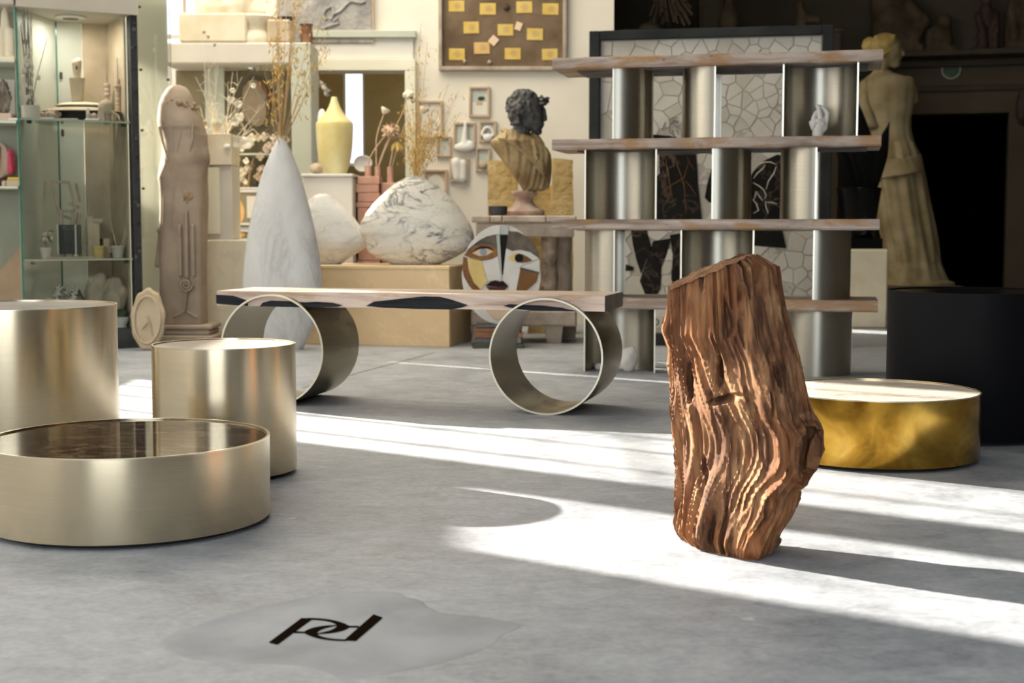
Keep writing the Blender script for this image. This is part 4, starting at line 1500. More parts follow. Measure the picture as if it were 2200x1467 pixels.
sc_ = fwy(1950) / F_PX
m = MB()
m.ell((0, 0, .20), (.22, .13, .21)); m.ell((-.06, 0, .40), (.17, .12, .2)); m.cap((.08, 0, .40), (.22, -.04, .26), .08, .07); m.cap((.20, -.04, .26), (.12, -.06, .06), .07, .06)
m.ell((-.02, 0, .62), (.09, .09, .11)); m.box((0, 0, .03), (.44, .24, .06))
mantel_thing('torso_cast', 1915, .23, m, 'hunched dark plaster torso on the mantel shelf behind the statue')
m = MB()
m.ell((0, 0, .12), (.11, .09, .13)); m.ell((.03, 0, .26), (.06, .06, .07)); m.cap((-.08, 0, .16), (-.1, -.04, .02), .05, .05); m.box((0, 0, .02), (.24, .16, .04))
mantel_thing('small_cast', 2010, .17, m, 'small dark plaster cast beside the hunched torso')
m = MB()
m.box((0, 0, .02), (.20, .16, .04)); m.cap((0, 0, .06), (0, 0, .24), .07, .06); m.cap((0, 0, .24), (0, 0, .34), .085, .06); m.ell((0, 0, .43), (.042, .045, .055))
m.cap((-.08, -.02, .30), (-.06, -.09, .16), .03, .025); m.cap((.08, -.02, .30), (.06, -.09, .16), .03, .025); m.cap((-.05, -.05, .14), (-.05, -.09, .04), .045, .04); m.cap((.05, -.05, .14), (.05, -.09, .04), .045, .04)
mantel_thing('seated_figurine', 2105, .17, m, 'dark seated figurine on the mantel shelf', mat='brown_dark', voxel=.012)
m = MB()
m.box((0, 0, .02), (.22, .18, .04)); m.cap((0, 0, .08), (.0, 0, .32), .10, .08); m.cap((0, 0, .32), (-.01, 0, .44), .09, .06); m.ell((-.01, 0, .56), (.05, .05, .06))
m.cap((.04, -.04, .40), (.10, -.07, .08), .035, .04); m.cap((-.06, -.04, .38), (-.04, -.08, .10), .035, .04)
mantel_thing('draped_figurine', 2168, .17, m, 'brown draped standing figurine at the right end of the mantel shelf', voxel=.013)
p = wall_pt(2192, .05)
m = MB(); m.ell((0, 0, 0), (.07, .05, .17)); m.ell((.03, -.02, .06), (.06, .05, .07)); m.ell((-.02, -.02, -.08), (.05, .04, .06))
blob_single('wall_ornament', m, 'brown_dark', 'dark carved ornament hung on the wall at the right edge', 'ornament', (p.x, p.y + .01, zat(230, fwy(2192))), .014, 4, .02)

# ------------------------------------------------------------------ dim storage behind the mosaic
QY = 11.6
cab = Thing('storage_cabinet', 'dark storage cabinet mostly hidden behind the framed mosaic', 'cabinet', (xat(1560, QY), QY, 0))
cw = xat(1800, QY) - xat(1345, QY)
ch = zat(70, QY)
cab.part('body', MB().bbox((0, 0, ch / 2 - .01), (cw, .4, ch - .02), .006), 'wall_dim_stone')
cab.part('top_board', MB().bbox((0, 0, ch - .01), (cw + .04, .44, .02), .004), 'dim_plaster')


def on_cab(name, px, mb, label, cat, mat='dim_plaster', **kw):
    o = single(name, mb, mat, label, cat, (xat(px, QY - .08), QY - .08, ch + .001), smooth=50)
    return o


on_cab('plaster_dome', 1392, MB().lathe([(.095, 0), (.095, .01), (.088, .03), (.062, .055), (.03, .066), (.002, .068)], 28), 'pale plaster dome peeping over the mosaic frame', 'dome', 'statue_plaster')
fr = Thing('picture_frame', 'dim upright frame leaning above the mosaic, beside brown figure', 'frame', (xat(1524, QY), QY + .05, ch + .001))
for sx in (-1, 1):
    fr.part('frame_stile', MB().bbox((sx * .082, 0, .22), (.022, .03, .44)), 'dim_plaster')
fr.part('frame_rail', MB().bbox((0, 0, .012), (.142, .03, .024)), 'dim_plaster')
fr.part('frame_rail', MB().bbox((0, 0, .43), (.142, .03, .024)), 'dim_plaster')
fr.part('panel', MB().box((0, .008, .22), (.144, .006, .40)), 'wall_dim')
on_cab('vase', 1560, MB().lathe([(.045, 0), (.075, .03), (.085, .08), (.065, .15), (.035, .21), (.032, .26), (.045, .30)], 28), 'dim brown vase above the mosaic frame', 'vase')
m = MB(); m.cap((0, 0, .03), (.01, 0, .13), .05, .04); m.ell((-.01, 0, .20), (.038, .04, .05)); m.cap((.04, 0, .10), (.13, 0, .09), .035, .035); m.box((.04, 0, .018), (.22, .1, .024))
blob_single('small_cast', m, 'dim_plaster', 'small dim plaster figure above the right part of the mosaic', 'sculpture', (xat(1712, QY), QY - .05, ch + .002), .012, 4)
on_cab('plaster_disc', 1640, MB().lathe([(.05, 0), (.05, .02), (.03, .04)], 20), 'low plaster disc on the dark storage cabinet behind the mosaic', 'disc')
bun = Thing('dried_bundle', 'hanging bundle of dried brown grass above the mosaic', 'dried grass', (xat(1420, 11.0), 11.0, zat(-60, 11.0)))
rb = random.Random(3)
bun.part('cord', MB().tube([(0, 0, .02), (0, 0, ZC - bun.loc.z)], .004, 5), 'dried_stem')
for k in range(46):
    a = rb.uniform(0, 2 * pi); s = rb.uniform(.2, 1)
    e = Vector((cos(a) * .19 * s + .05, sin(a) * .13 * s, -rb.uniform(.22, .40)))
    bun.part('grass_head', MB().tube([(cos(a) * .02, sin(a) * .02, 0.03), e * .5 + Vector((0, 0, -.02)), e], .005, 5, .013), 'dim_plaster')

# ------------------------------------------------------------------ marble group in the middle
YPL = Vector((xat(965, 8.2), 8.2, 0))
pla = radians(13)
yp = Thing('plinth', 'long honey yellow marble plinth under the two rounded marble vases', 'plinth', YPL, -pla)
YPH = .469
yp.part('front_slab', MB().bbox((-.56, .012, YPH / 2 - .01), (1.12, .024, YPH - .02), .003), 'yellow_marble')
yp.part('end_slab', MB().bbox((-.012, .27, YPH / 2 - .01), (.024, .49, YPH - .02), .003), 'yellow_marble')
yp.part('end_slab', MB().bbox((-1.108, .27, YPH / 2 - .01), (.024, .49, YPH - .02), .003), 'yellow_marble')
yp.part('back_slab', MB().bbox((-.56, .50, YPH / 2 - .01), (1.07, .024, YPH - .02), .003), 'yellow_marble')
yp.part('top_slab', MB().bbox((-.56, .256, YPH - .011), (1.125, .52, .021), .003), 'yellow_marble')


def shield(name, tbl, Y, base_z, mat, label, dep=.34, yaw=0.0, hole=True):
    """pillow shaped marble vase; tbl: (y_px, left_px, right_px) top to bottom"""
    k = Y / F_PX
    cxp = (tbl[-1][1] + tbl[-1][2]) / 2
    yb = tbl[-1][0]
    rings_ = []
    n = 48
    lt = [(a, b) for a, b, c in tbl]; rt = [(a, c) for a, b, c in tbl]
    wmax = max(c - b for a, b, c in tbl)
    N = 60
    for i in range(N + 1):
        y = yb + (tbl[0][0] - yb) * i / N
        l, r = interp(lt, y), interp(rt, y)
        hw, cx_ = (r - l) / 2 * k, ((l + r) / 2 - cxp) * k
        hd_ = (wmax / 2 * k) * dep * max(.1, ((r - l) / wmax)) ** .75
        rings_.append([Vector((cx_ + (abs(cos(2 * pi * j / n)) ** .8) * (1 if cos(2 * pi * j / n) > 0 else -1) * hw, (abs(sin(2 * pi * j / n)) ** .95) * (1 if sin(2 * pi * j / n) > 0 else -1) * hd_, (yb - y) * k)) for j in range(n)])
    t_ = Thing(name, label, 'vase', (xat(cxp, Y), Y, base_z), yaw)
    t_.part('body', MB().loft(rings_), mat, 55)
    top = rings_[-1]
    c_ = sum(top, Vector()) / n
    t_.part('mouth', MB().lathe([(.012, -.006), (.012, .0012), (.006, .0012), (.006, -.006)], 20, c=c_, cap=False), mat, 40)
    return t_, Vector((xat(cxp, Y), Y, base_z)) + c_


Z3 = 3.793


def T3(rows_): return [(280 + y / Z3, 480 + a / Z3, 480 + b / Z3) for y, a, b in rows_]


tall = T3([(72, 458, 500), (90, 440, 515), (170, 400, 560), (330, 330, 622), (460, 290, 660), (640, 240, 708), (830, 200, 750), (1010, 172, 780), (1200, 152, 800), (1310, 150, 805)])
tall += [(645, 519, 693), (672, 529, 683), (700, 540, 671), (730, 556, 656), (750, 565, 648)]
tall[0:0] = []
tv, tmouth = shield('marble_vase', tall, 8.05, 0, 'white_marble', 'tall pointed white marble vase standing behind the bench', .36)
midm = T3([(518, 790, 840), (535, 740, 880), (575, 695, 925), (640, 640, 1000), (720, 600, 1070), (800, 570, 1130), (860, 552, 1170), (905, 548, 1186), (950, 560, 1165), (1000, 590, 1090), (1050, 640, 1010), (1088, 690, 960)])
shield('marble_vase', midm, 8.62, YPH + .001, 'grey_veined_marble', 'smaller rounded pale marble vase between its two taller neighbours', .42)
rightm = T3([(370, 1540, 1600), (395, 1470, 1650), (440, 1390, 1735), (520, 1300, 1830), (600, 1220, 1905), (680, 1160, 1960), (750, 1120, 2005), (830, 1110, 2035), (900, 1150, 2045), (945, 1165, 2030), (985, 1180, 1965), (1030, 1240, 1890), (1088, 1370, 1760)])
rv, rmouth = shield('marble_vase', rightm, 8.50, YPH + .001, 'arabescato_marble', 'large rounded marble vase with dark grey veins on the yellow plinth', .36)


# ------------------------------------------------------------------ dried grasses
def spray(t_, base, tips, rng_, n_sp, mat_stem, mat_sp, stem_r=.0018, bend=.12, size=.012, start=.45, droop=.02):
    sp_ = MB()
    for tip in tips:
        tip = t_.L(tip); b_ = t_.L(base)
        mid = (b_ + tip) / 2 + Vector((rng_.uniform(-bend, bend) * .3, rng_.uniform(-bend, bend), rng_.uniform(0, bend) * .5))
        pts = [b_ * (1 - s) ** 2 + mid * 2 * s * (1 - s) + tip * s * s for s in [i / 10 for i in range(11)]]
        t_.part('stem', MB().tube(pts, stem_r, 5, stem_r * .5), mat_stem)
        for j in range(n_sp):
            s = rng_.uniform(start, 1)
            i = min(9, int(s * 10)); p_ = pts[i].lerp(pts[i + 1], s * 10 - i)
            off = Vector((rng_.gauss(0, .03), rng_.gauss(0, .03), rng_.gauss(-droop, .02)))
            q = p_ + off
            d_ = Vector((rng_.gauss(0, .5), rng_.gauss(0, .5), -1)).normalized()
            sz = size * rng_.uniform(.6, 1.4)
            a_ = d_.orthogonal().normalized() * sz * .28; b2 = d_.cross(a_)
            sp_.add([q - d_ * sz, q + a_, q + b2, q - a_, q - b2, q + d_ * sz], [(0, 1, 2), (0, 2, 3), (0, 3, 4), (0, 4, 1), (5, 2, 1), (5, 3, 2), (5, 4, 3), (5, 1, 4)])
            if rng_.random() < .5:
                sp_.tube([p_, q - d_ * sz], .0006, 3)
    t_.part('spikelets', sp_, mat_sp, kind='stuff')


r_ = random.Random(21)
oat = Thing('dried_oats', 'tall bunch of dried golden oat grass rising from the pointed marble vase', 'dried grass', tmouth)
tips = [at(640 + r_.uniform(-70, 70), r_.uniform(-90, 110), 8.05 + r_.uniform(-.18, .18)) for _ in range(15)] + [at(565, 140, 8.0), at(592, 150, 8.1), at(585, 230, 8.0), at(672, 180, 8.1), at(690, 40, 8.1)]
spray(oat, tmouth + Vector((0, 0, -.05)), tips, r_, 20, 'dried_stem', 'dried_oat', .0024, .10, .015, .4)
oat2 = Thing('dried_oats', 'bushy bunch of dried golden grass in the dark veined marble vase', 'dried grass', rmouth)
tips = [at(905 + r_.uniform(-40, 50), r_.uniform(200, 300), 8.5 + r_.uniform(-.15, .15)) for _ in range(18)] + [at(985, 195, 8.5), at(975, 215, 8.45), at(990, 240, 8.5), at(965, 180, 8.5), at(905, 50, 8.55), at(918, 90, 8.5), at(895, 110, 8.6), at(960, 260, 8.4), at(870, 210, 8.5)]
spray(oat2, rmouth + Vector((0, 0, -.05)), tips, r_, 18, 'dried_oat', 'dried_oat', .0022, .08, .013, .3)

# ------------------------------------------------------------------ stool, bust, mosaic face
SYc = 8.66
stool = Thing('stool', 'worn two tier wooden work stand with cracked top under the bust', 'stand', (xat(1124, 8.45), SYc, 0))
ZT = zat(463, 8.43)
k8 = 8.45 / F_PX


def sx(px): return (px - 1124) * k8


for a_, b_, mt in ((1013, 1054, 'stool_wood'), (1055, 1079, 'stool_wood'), (1080, 1173, 'stool_wood'), (1174, 1238, 'stool_wood')):
    stool.part('top_plank', MB().bbox(((sx(a_) + sx(b_)) / 2, 0, ZT - .02), (sx(b_) - sx(a_), .46, .04), .007), mt)
stool.part('apron', MB().bbox((sx(1128), -.16, ZT - .085), (sx(1232) - sx(1021), .06, .085), .006), 'stool_wood')
stool.part('apron', MB().bbox((sx(1128), .16, ZT - .085), (sx(1232) - sx(1021), .06, .085), .006), 'stool_wood')
z_ap, z_lo = ZT - .12, zat(667, 8.45)
zl2 = zat(701, 8.45)
for px_, yy, mt in ((1181, -.14, 'stool_dark'), (1040, -.14, 'stool_dark'), (1216, .15, 'stool_wood'), (1050, .15, 'stool_dark')):
    ringsl = []
    for i in range(13):
        z = z_lo + (z_ap - z_lo) * i / 12
        ringsl.append([Vector((sx(px_) + (.048 + .010 * noise.noise(Vector((z * 9, px_, j)))) * cos(2 * pi * j / 14), yy + (.045 + .008 * noise.noise(Vector((z * 9, px_, j + 20)))) * sin(2 * pi * j / 14), z)) for j in range(14)])
    stool.part('leg', MB().loft(ringsl), mt, 50)
    stool.part('foot', MB().box((sx(px_ + 10 * (1 if px_ > 1124 else -1)), yy, zl2 / 2), (.085, .08, zl2), taper=1.25), 'stool_wood')
stool.part('lower_shelf', MB().bbox((sx(1126), 0, (z_lo + zl2) / 2), (sx(1240) - sx(1012), .44, z_lo - zl2), .012), 'stool_wood')

# stones lying on the lower shelf
for px_, yy, s_, sd_, lb in ((1215, -.10, .05, 4, 'pale rough stone on the lower tier of the work stand'), (1226, .06, .04, 8, 'smaller bluish stone beside the pale one on the work stand')):
    single('rough_stone', MB().rock((0, 0, s_ * .8), (s_, s_ * .8, s_ * .85), sd_, .35, 1.4, 3, flat=.85), 'rough_stone' if sd_ == 8 else 'plaster_tan', lb, 'stone', (stool.loc.x + sx(px_), SYc + yy, z_lo + .002), smooth=50)

# small black bowl
single('bowl', MB().lathe([(.045, 0), (.054, .006), (.056, .05), (.053, .055), (.050, .055), (.046, .012), (.002, .010)], 32), 'base_black', 'small black stone bowl beside the foot of the bust', 'bowl', (xat(1070, 8.5), 8.5, ZT + .001), smooth=40)

# bust
BY = 8.66
kb = BY / F_PX / 4.316
bust = Thing('bust', 'antique bust with dark curly head and brown draped shoulders on round foot', 'bust', (xat(1126, BY), BY, ZT + .001))
zb0 = 1305


def bp(x, y, d=0.0): return Vector(((x - 712) * kb, d, (zb0 - y) * kb))


bust.part('socle', MB().lathe([((r) * kb, (zb0 - y) * kb) for r, y in ((180, 1304), (188, 1295), (190, 1265), (178, 1250), (150, 1243), (110, 1215), (84, 1180), (80, 1160), (95, 1130), (118, 1112), (122, 1092), (112, 1082), (80, 1078))], 40), 'socle_marble', 40)
rows = [(1078, 700, 880), (1060, 692, 935), (1040, 682, 945), (980, 640, 958), (920, 598, 965), (860, 556, 968), (800, 510, 966), (740, 462, 957), (690, 425, 930), (650, 402, 890), (620, 400, 850), (590, 440, 800), (560, 475, 740), (535, 500, 690), (515, 520, 640)]
ringsb = []
nb = 72
for i in range(61):
    y = 1078 - (1078 - 515) * i / 60
    l = interp([(a_, b_) for a_, b_, c_ in rows[::-1]], y); r2 = interp([(a_, c_) for a_, b_, c_ in rows[::-1]], y)
    hw = (r2 - l) / 2 * kb; cx_ = ((l + r2) / 2 - 712) * kb
    hd_ = min(.11, hw * .75)
    ring = []
    for j in range(nb):
        a = 2 * pi * j / nb
        u = cos(a)
        # diagonal folds running down to the right
        ph_ = u * hw / kb * .032 + y * .016
        fo = .010 * max(0, sin(ph_ * 2.1)) + .006 * sin(ph_ * 3.7 + 1)
        ring.append(Vector((cx_ + u * hw, sin(a) * (hd_ + fo) , (zb0 - y) * kb)))
    ringsb.append(ring)
bust.part('drapery', MB().loft(ringsb), 'drape_stone', 50)
fold = MB()
for k in range(4):
    pts = [bp(420 + 45 * k, 600 + 14 * k, -.07), bp(520 + 40 * k, 610 + 22 * k, -.11), bp(700 + 30 * k, 720 + 35 * k, -.115), bp(880 + 8 * k, 830 + 45 * k, -.10), bp(945, 900 + 40 * k, -.05)]
    fold.tube([pts[0].lerp(pts[1], .5)] + pts[1:], .010, 8, .006)
fd = bust.part('shoulder_fold', fold, 'drape_stone')
remesh(fd, .006, 4)
col = MB()
col.cap(bp(515, 520, -.02), bp(620, 600, -.075), .016, .016); col.cap(bp(620, 600, -.075), bp(760, 650, -.07), .016, .018); col.cap(bp(760, 650, -.07), bp(850, 640, -.02), .018, .02); col.cap(bp(800, 570, .03), bp(860, 660, .0), .03, .03)
blob(bust, 'collar_fold', col, 'drape_stone', .006, 4)
hm = MB()
hm.cap(bp(660, 660), bp(690, 500), .058, .055)
hm.ell(bp(735, 320), (.098, .085, .100))
hm.ell(bp(790, 400, -.005), (.072, .065, .088))
hm.ell(bp(825, 500, -.008), (.036, .045, .040))
hm.cap(bp(896, 330, -.008), bp(905, 425, -.008), .010, .014)
hm.ell(bp(880, 468, -.008), (.014, .026, .008)); hm.ell(bp(872, 490, -.008), (.014, .024, .008))
hm.ell(bp(845, 540, -.008), (.022, .03, .020))
hm.ell(bp(885, 285, -.01), (.028, .055, .012))
hm.ell(bp(785, 400, -.066), (.014, .010, .026))
hd2 = blob(bust, 'head', hm, 'basalt_head', .006, 3)
cu = MB()
cu.ell(bp(710, 300, .005), (.102, .092, .104))
cu.ell(bp(640, 380, .0), (.050, .075, .075))
rc = random.Random(2)
for k in range(150):
    a, b2 = rc.uniform(0, 2 * pi), rc.uniform(-.5, 1.3)
    d_ = Vector((cos(a) * cos(b2), sin(a) * cos(b2), sin(b2)))
    if d_.x > .55 and d_.z < .35: continue
    q = bp(705, 310) + Vector((d_.x * .100, d_.y * .090, d_.z * .100))
    cu.ell(q, (.014, .014, .014), sub=1)
for k in range(40):
    cu.ell(bp(rc.uniform(575, 680), rc.uniform(340, 480), -.06 + rc.uniform(-.012, .02)), (.013, .013, .013), sub=1)
for k in range(14):
    cu.ell(bp(rc.uniform(860, 935), rc.uniform(215, 275), rc.uniform(-.05, .03)), (.013, .013, .011), sub=1)
blob(bust, 'curls', cu, 'basalt_head', .0055, 1, sub=hd2)

# sand-coloured stone slabs behind the stand
for a_, b_, yt, dd, lb in ((1048, 1112, 345, .0, 'rough sand yellow stone slab standing left behind the bust'), (1135, 1188, 398, .10, 'lower sand yellow stone slab directly behind the bust foot'), (1186, 1231, 341, .03, 'rough sand yellow stone slab standing right behind the bust')):
    Ys = 9.15 + dd
    w_ = xat(b_, Ys) - xat(a_, Ys); h_ = zat(yt, Ys)
    bm = bmesh.new(); bmesh.ops.create_cube(bm, size=1)
    bmesh.ops.subdivide_edges(bm, edges=bm.edges[:], cuts=9, use_grid_fill=True)
    for v in bm.verts:
        c_ = Vector((v.co.x * w_, v.co.y * .09, (v.co.z + .5) * h_))
        c_.x += .012 * noise.noise(c_ * 9 + Vector((a_, 0, 0))); c_.y += .008 * noise.noise(c_ * 11); c_.z += (.012 * noise.noise(c_ * 8) if v.co.z > .4 else 0)
        v.co = c_
    me = bpy.data.meshes.new('stone_slab'); bm.to_mesh(me); bm.free(); me.shade_smooth(); me.set_sharp_from_angle(angle=radians(50))
    tag(place('stone_slab', me, 'sand_stone', None, (xat((a_ + b_) / 2, Ys), Ys + .05, 0)), lb, 'slab')

# round cubist face
FYc = 8.22
kf = FYc / F_PX / 4.584
zst = zat(697, FYc)
slabs = [('slab_green', .030, 1013, 1124), ('slab_grey', .030, 1015, 1122), ('slab_rust', .032, 1018, 1123), ('slab_rust', .026, 1021, 1120), ('book_dark', .0, 1022, 1118)]
z = 0
for q_, (mt, th, a_, b_) in enumerate(slabs):
    if q_ == 4: th = zst - z
    w_ = xat(b_, FYc) - xat(a_, FYc)
    single('stone_slab', MB().bbox((0, 0, th / 2 - .0005), (w_, .26, th - .001), .004, rz=(.05, -.04, .03, -.05, 0)[q_]), mt,
           ('greenish', 'grey', 'rust red', 'darker rust brown', 'black')[q_] + ' stone slab in the pile under the round face mosaic, ' + ('lowest', 'second', 'third', 'fourth', 'topmost')[q_] + ' of the pile', 'slab',
           (xat((a_ + b_) / 2, FYc), FYc + .03, z), group='stone slabs piled under the face mosaic')
    z += th
face = Thing('face_mosaic', 'round cut stone mosaic of cubist woman face leaning on the stand', 'mosaic', (xat(1076.7, FYc), FYc, zst))


def fp(x, y, d=0.0): return Vector(((x - 535) * kf, d, (1175 - y) * kf))


disc = [fp(535 + 388 * cos(2 * pi * i / 48), 685 + 490 * sin(2 * pi * i / 48), 0) for i in range(48)]
face.part('backing_disc', MB().prism(disc, (0, 0, 0), (0, .03, 0)), 'face_white')


def fpiece(name, pl, mat, y=-.006, th=.0075, label=None):
    P = [fp(a, b, y) for a, b in pl]
    face.part(name, MB().prism(P, (0, 0, 0), (0, th, 0), bevel=.0008), mat, label=label)


def circ(x, y, r, n=20): return [(x + r * cos(2 * pi * i / n), y + r * sin(2 * pi * i / n)) for i in range(n)]


fpiece('stone_piece', [(185, 455), (230, 375), (290, 305), (380, 238), (480, 207), (530, 200), (520, 285), (490, 285), (400, 305), (320, 345), (260, 392)], 'face_white', -.009)
fpiece('stone_piece', [(532, 200), (605, 197), (605, 288), (524, 285)], 'face_teal', -.009)
fpiece('stone_piece', [(185, 478), (215, 430), (290, 362), (380, 312), (485, 290), (500, 425), (440, 393), (340, 383), (260, 403)], 'face_grey')
fpiece('stone_piece', [(168, 492), (260, 406), (340, 386), (440, 396), (500, 430), (502, 500), (440, 530), (340, 546), (240, 522)], 'brown_marble')
fpiece('eyelid', [(248, 462), (290, 425), (340, 403), (410, 405), (462, 442), (400, 424), (320, 430)], 'face_wine', -.0085)
fpiece('eye_white', [(250, 472), (320, 432), (400, 427), (460, 455), (400, 492), (320, 502)], 'face_tan', -.008)
fpiece('iris', circ(358, 462, 33), 'face_blue', -.0105)
fpiece('stone_piece', [(150, 625), (163, 505), (200, 520), (215, 640), (262, 760), (375, 878), (300, 878), (220, 795), (170, 705)], 'brown_marble')
fpiece('stone_piece', [(202, 522), (345, 550), (400, 745), (332, 828), (262, 757), (217, 640)], 'face_yellow')
fpiece('stone_piece', [(348, 552), (440, 533), (500, 503), (530, 690), (534, 738), (404, 742)], 'face_white')
fpiece('stone_piece', [(488, 292), (518, 292), (546, 690), (536, 735), (502, 500)], 'face_teal')
fpiece('stone_piece', [(521, 292), (600, 292), (552, 682), (541, 682)], 'face_black')
fpiece('stone_piece', [(606, 255), (700, 262), (790, 310), (860, 385), (905, 470), (910, 522), (820, 458), (720, 438), (640, 448), (582, 420)], 'face_grey')
fpiece('stone_piece', [(580, 427), (640, 452), (720, 442), (820, 462), (908, 526), (840, 552), (725, 600), (690, 872), (610, 850), (606, 792), (545, 738), (556, 690)], 'face_white')
fpiece('eye_white', [(600, 512), (650, 480), (700, 468), (690, 565), (640, 545)], 'face_yellow', -.0085)
fpiece('eye_white', [(735, 478), (790, 505), (846, 545), (790, 562), (730, 570)], 'brown_marble', -.0085)
fpiece('iris', circ(710, 520, 43), 'face_black', -.0105)
fpiece('stone_piece', [(735, 600), (915, 535), (912, 655)], 'face_white')
fpiece('stone_piece', [(722, 612), (910, 662), (910, 670), (722, 625)], 'face_black', -.008)
fpiece('stone_piece', [(722, 628), (905, 672), (882, 755), (740, 880), (676, 880)], 'brown_marble')
fpiece('lip', [(380, 792), (430, 750), (480, 738), (520, 752), (552, 742), (605, 796), (500, 806)], 'face_wine', -.0095)
fpiece('lip', [(382, 800), (500, 809), (604, 800), (560, 842), (490, 856), (420, 836)], 'face_lip', -.0095)
fpiece('stone_piece', [(320, 890), (680, 890), (640, 1010), (560, 1120), (470, 1130), (390, 1040)], 'face_tan')

# ------------------------------------------------------------------ back wall: framed casts and the brown board
def wall_frame(px0, py0, px1, py1, label, inner, deco=None, fw_=.017, mat='frame_wood', tilt=0.0):
    Y = YB - .012
    x0_, x1_ = xat(px0, Y), xat(px1, Y); z0_, z1_ = zat(py1, Y), zat(py0, Y)
    w_, h_ = x1_ - x0_, z1_ - z0_
    t_ = Thing('picture_frame', label, 'frame', ((x0_ + x1_) / 2, YB - .001, z0_), group='small framed casts on the back wall')
    t_.part('frame_rail', MB().bbox((0, -.014, fw_ / 2), (w_, .026, fw_), .003), mat)
    t_.part('frame_rail', MB().bbox((0, -.014, h_ - fw_ / 2), (w_, .026, fw_), .003), mat)
    for s_ in (-1, 1):
        t_.part('frame_stile', MB().bbox((s_ * (w_ / 2 - fw_ / 2), -.014, h_ / 2), (fw_, .026, h_ - 2 * fw_), .003), mat)
    t_.part('backing', MB().box((0, -.006, h_ / 2), (w_ - fw_, .006, h_ - fw_), ), inner)
    if deco: deco(t_, w_, h_)
    return t_


def d_palm(t_, w_, h_):
    t_.part('print', MB().box((0, -.0095, h_ * .30), (w_ * .68, .001, h_ * .40)), 'mat_paper')
    t_.part('print', MB().rock((w_ * .08, -.012, h_ * .62), (w_ * .16, .006, h_ * .06), 3, .4, 2), 'green_stone', 50)
    t_.part('print', MB().box((w_ * .0, -.0105, h_ * .47), (w_ * .3, .002, h_ * .14)), 'plaster_tan')


def d_horn(t_, w_, h_):
    o = t_.part('relief', MB().cap((0, -.03, h_ * .12), (w_ * .05, -.03, h_ * .98), .030, .012).ell((0, -.035, h_ * .06), (w_ * .52, .03, .035)).ell((w_ * .22, -.03, h_ * .16), (w_ * .25, .03, .03)), 'plaster_white'); remesh(o, .007, 4)


def d_arch(t_, w_, h_):
    o = t_.part('relief', MB().tube([(w_ * .34 * cos(a), -.025, h_ * .28 + h_ * .42 * sin(a)) for a in [pi * i / 12 for i in range(13)]], .012, 8).ell((0, -.025, h_ * .22), (w_ * .30, .025, h_ * .2)), 'plaster_white'); remesh(o, .006, 3)


def d_lump(t_, w_, h_):
    o = t_.part('relief', MB().ell((0, -.03, h_ * .28), (w_ * .30, .03, h_ * .17)).ell((-.01, -.04, h_ * .36), (w_ * .16, .02, h_ * .1)), 'plaster_tan'); remesh(o, .006, 3)


def d_torso(t_, w_, h_):
    o = t_.part('relief', MB().cap((-.012, -.025, h_ * .2), (-.022, -.025, h_ * .82), .036, .04).cap((.022, -.025, h_ * .15), (.026, -.025, h_ * .8), .034, .03), 'plaster_white'); remesh(o, .007, 3)


def d_oval(t_, w_, h_):
    t_.part('print', MB().prism([Vector((w_ * .38 * cos(a), -.0095, h_ * .42 + h_ * .42 * sin(a))) for a in [2 * pi * i / 28 for i in range(28)]], (0, 0, 0), (0, .001, 0)), 'mat_paper')
    t_.part('print', MB().rock((w_ * .05, -.011, h_ * .45), (w_ * .1, .003, h_ * .06), 3, .4, 2), 'plaster_tan', 50)


for fr_ in ((1008, 186, 1053, 252, 'portrait frame with sage sky print, highest of the small frames', 'mat_sage', d_palm), (975, 263, 1022, 320, 'frame with white horn shaped cast overlapping its lower edge', 'mat_sage', d_horn),
            (1030, 260, 1067, 306, 'small frame with white arched cast beside the bust shoulder', 'mat_sage', d_arch), (938, 293, 970, 337, 'small frame with plain sage ground', 'mat_sage', None),
            (1022, 317, 1054, 369, 'small frame with round plaster lump left of the bust drapery', 'mat_sage', d_lump), (967, 341, 1008, 391, 'small frame filled by twin white plaster casts', 'mat_paper', d_torso),
            (910, 364, 962, 432, 'wide frame with cream oval print above the veined marble vase', 'frame_wood', d_oval), (898, 216, 952, 298, 'frame half hidden behind the bushy dried grass', 'mat_paper', d_oval)):
    wall_frame(fr_[0], fr_[1], fr_[2], fr_[3], fr_[4], fr_[5], fr_[6])

Yb_ = YB - .02
bx0, bx1, bz0 = xat(944, Yb_), xat(1216, Yb_), zat(152, Yb_)
bh, bw = .76, bx1 - bx0
board = Thing('notice_board', 'big brown board in pale wooden frame covered with small yellow cards', 'board', ((bx0 + bx1) / 2, YB - .001, bz0))
board.part('frame_rail', MB().bbox((0, -.025, .014), (bw, .05, .028), .004), 'frame_grey')
board.part('frame_rail', MB().bbox((0, -.025, bh - .014), (bw, .05, .028), .004), 'frame_grey')
for s_ in (-1, 1):
    board.part('frame_stile', MB().bbox((s_ * (bw / 2 - .013), -.025, bh / 2), (.026, .05, bh - .056), .004), 'frame_grey')
board.part('panel', MB().box((0, -.010, bh / 2), (bw - .04, .012, bh - .04)), 'board_brown')


def bpx(x, y):
    q = at(860 + x / 5.238, y / 5.238, YB - .02)
    return board.L(Vector((q.x, YB - .02, q.z)))


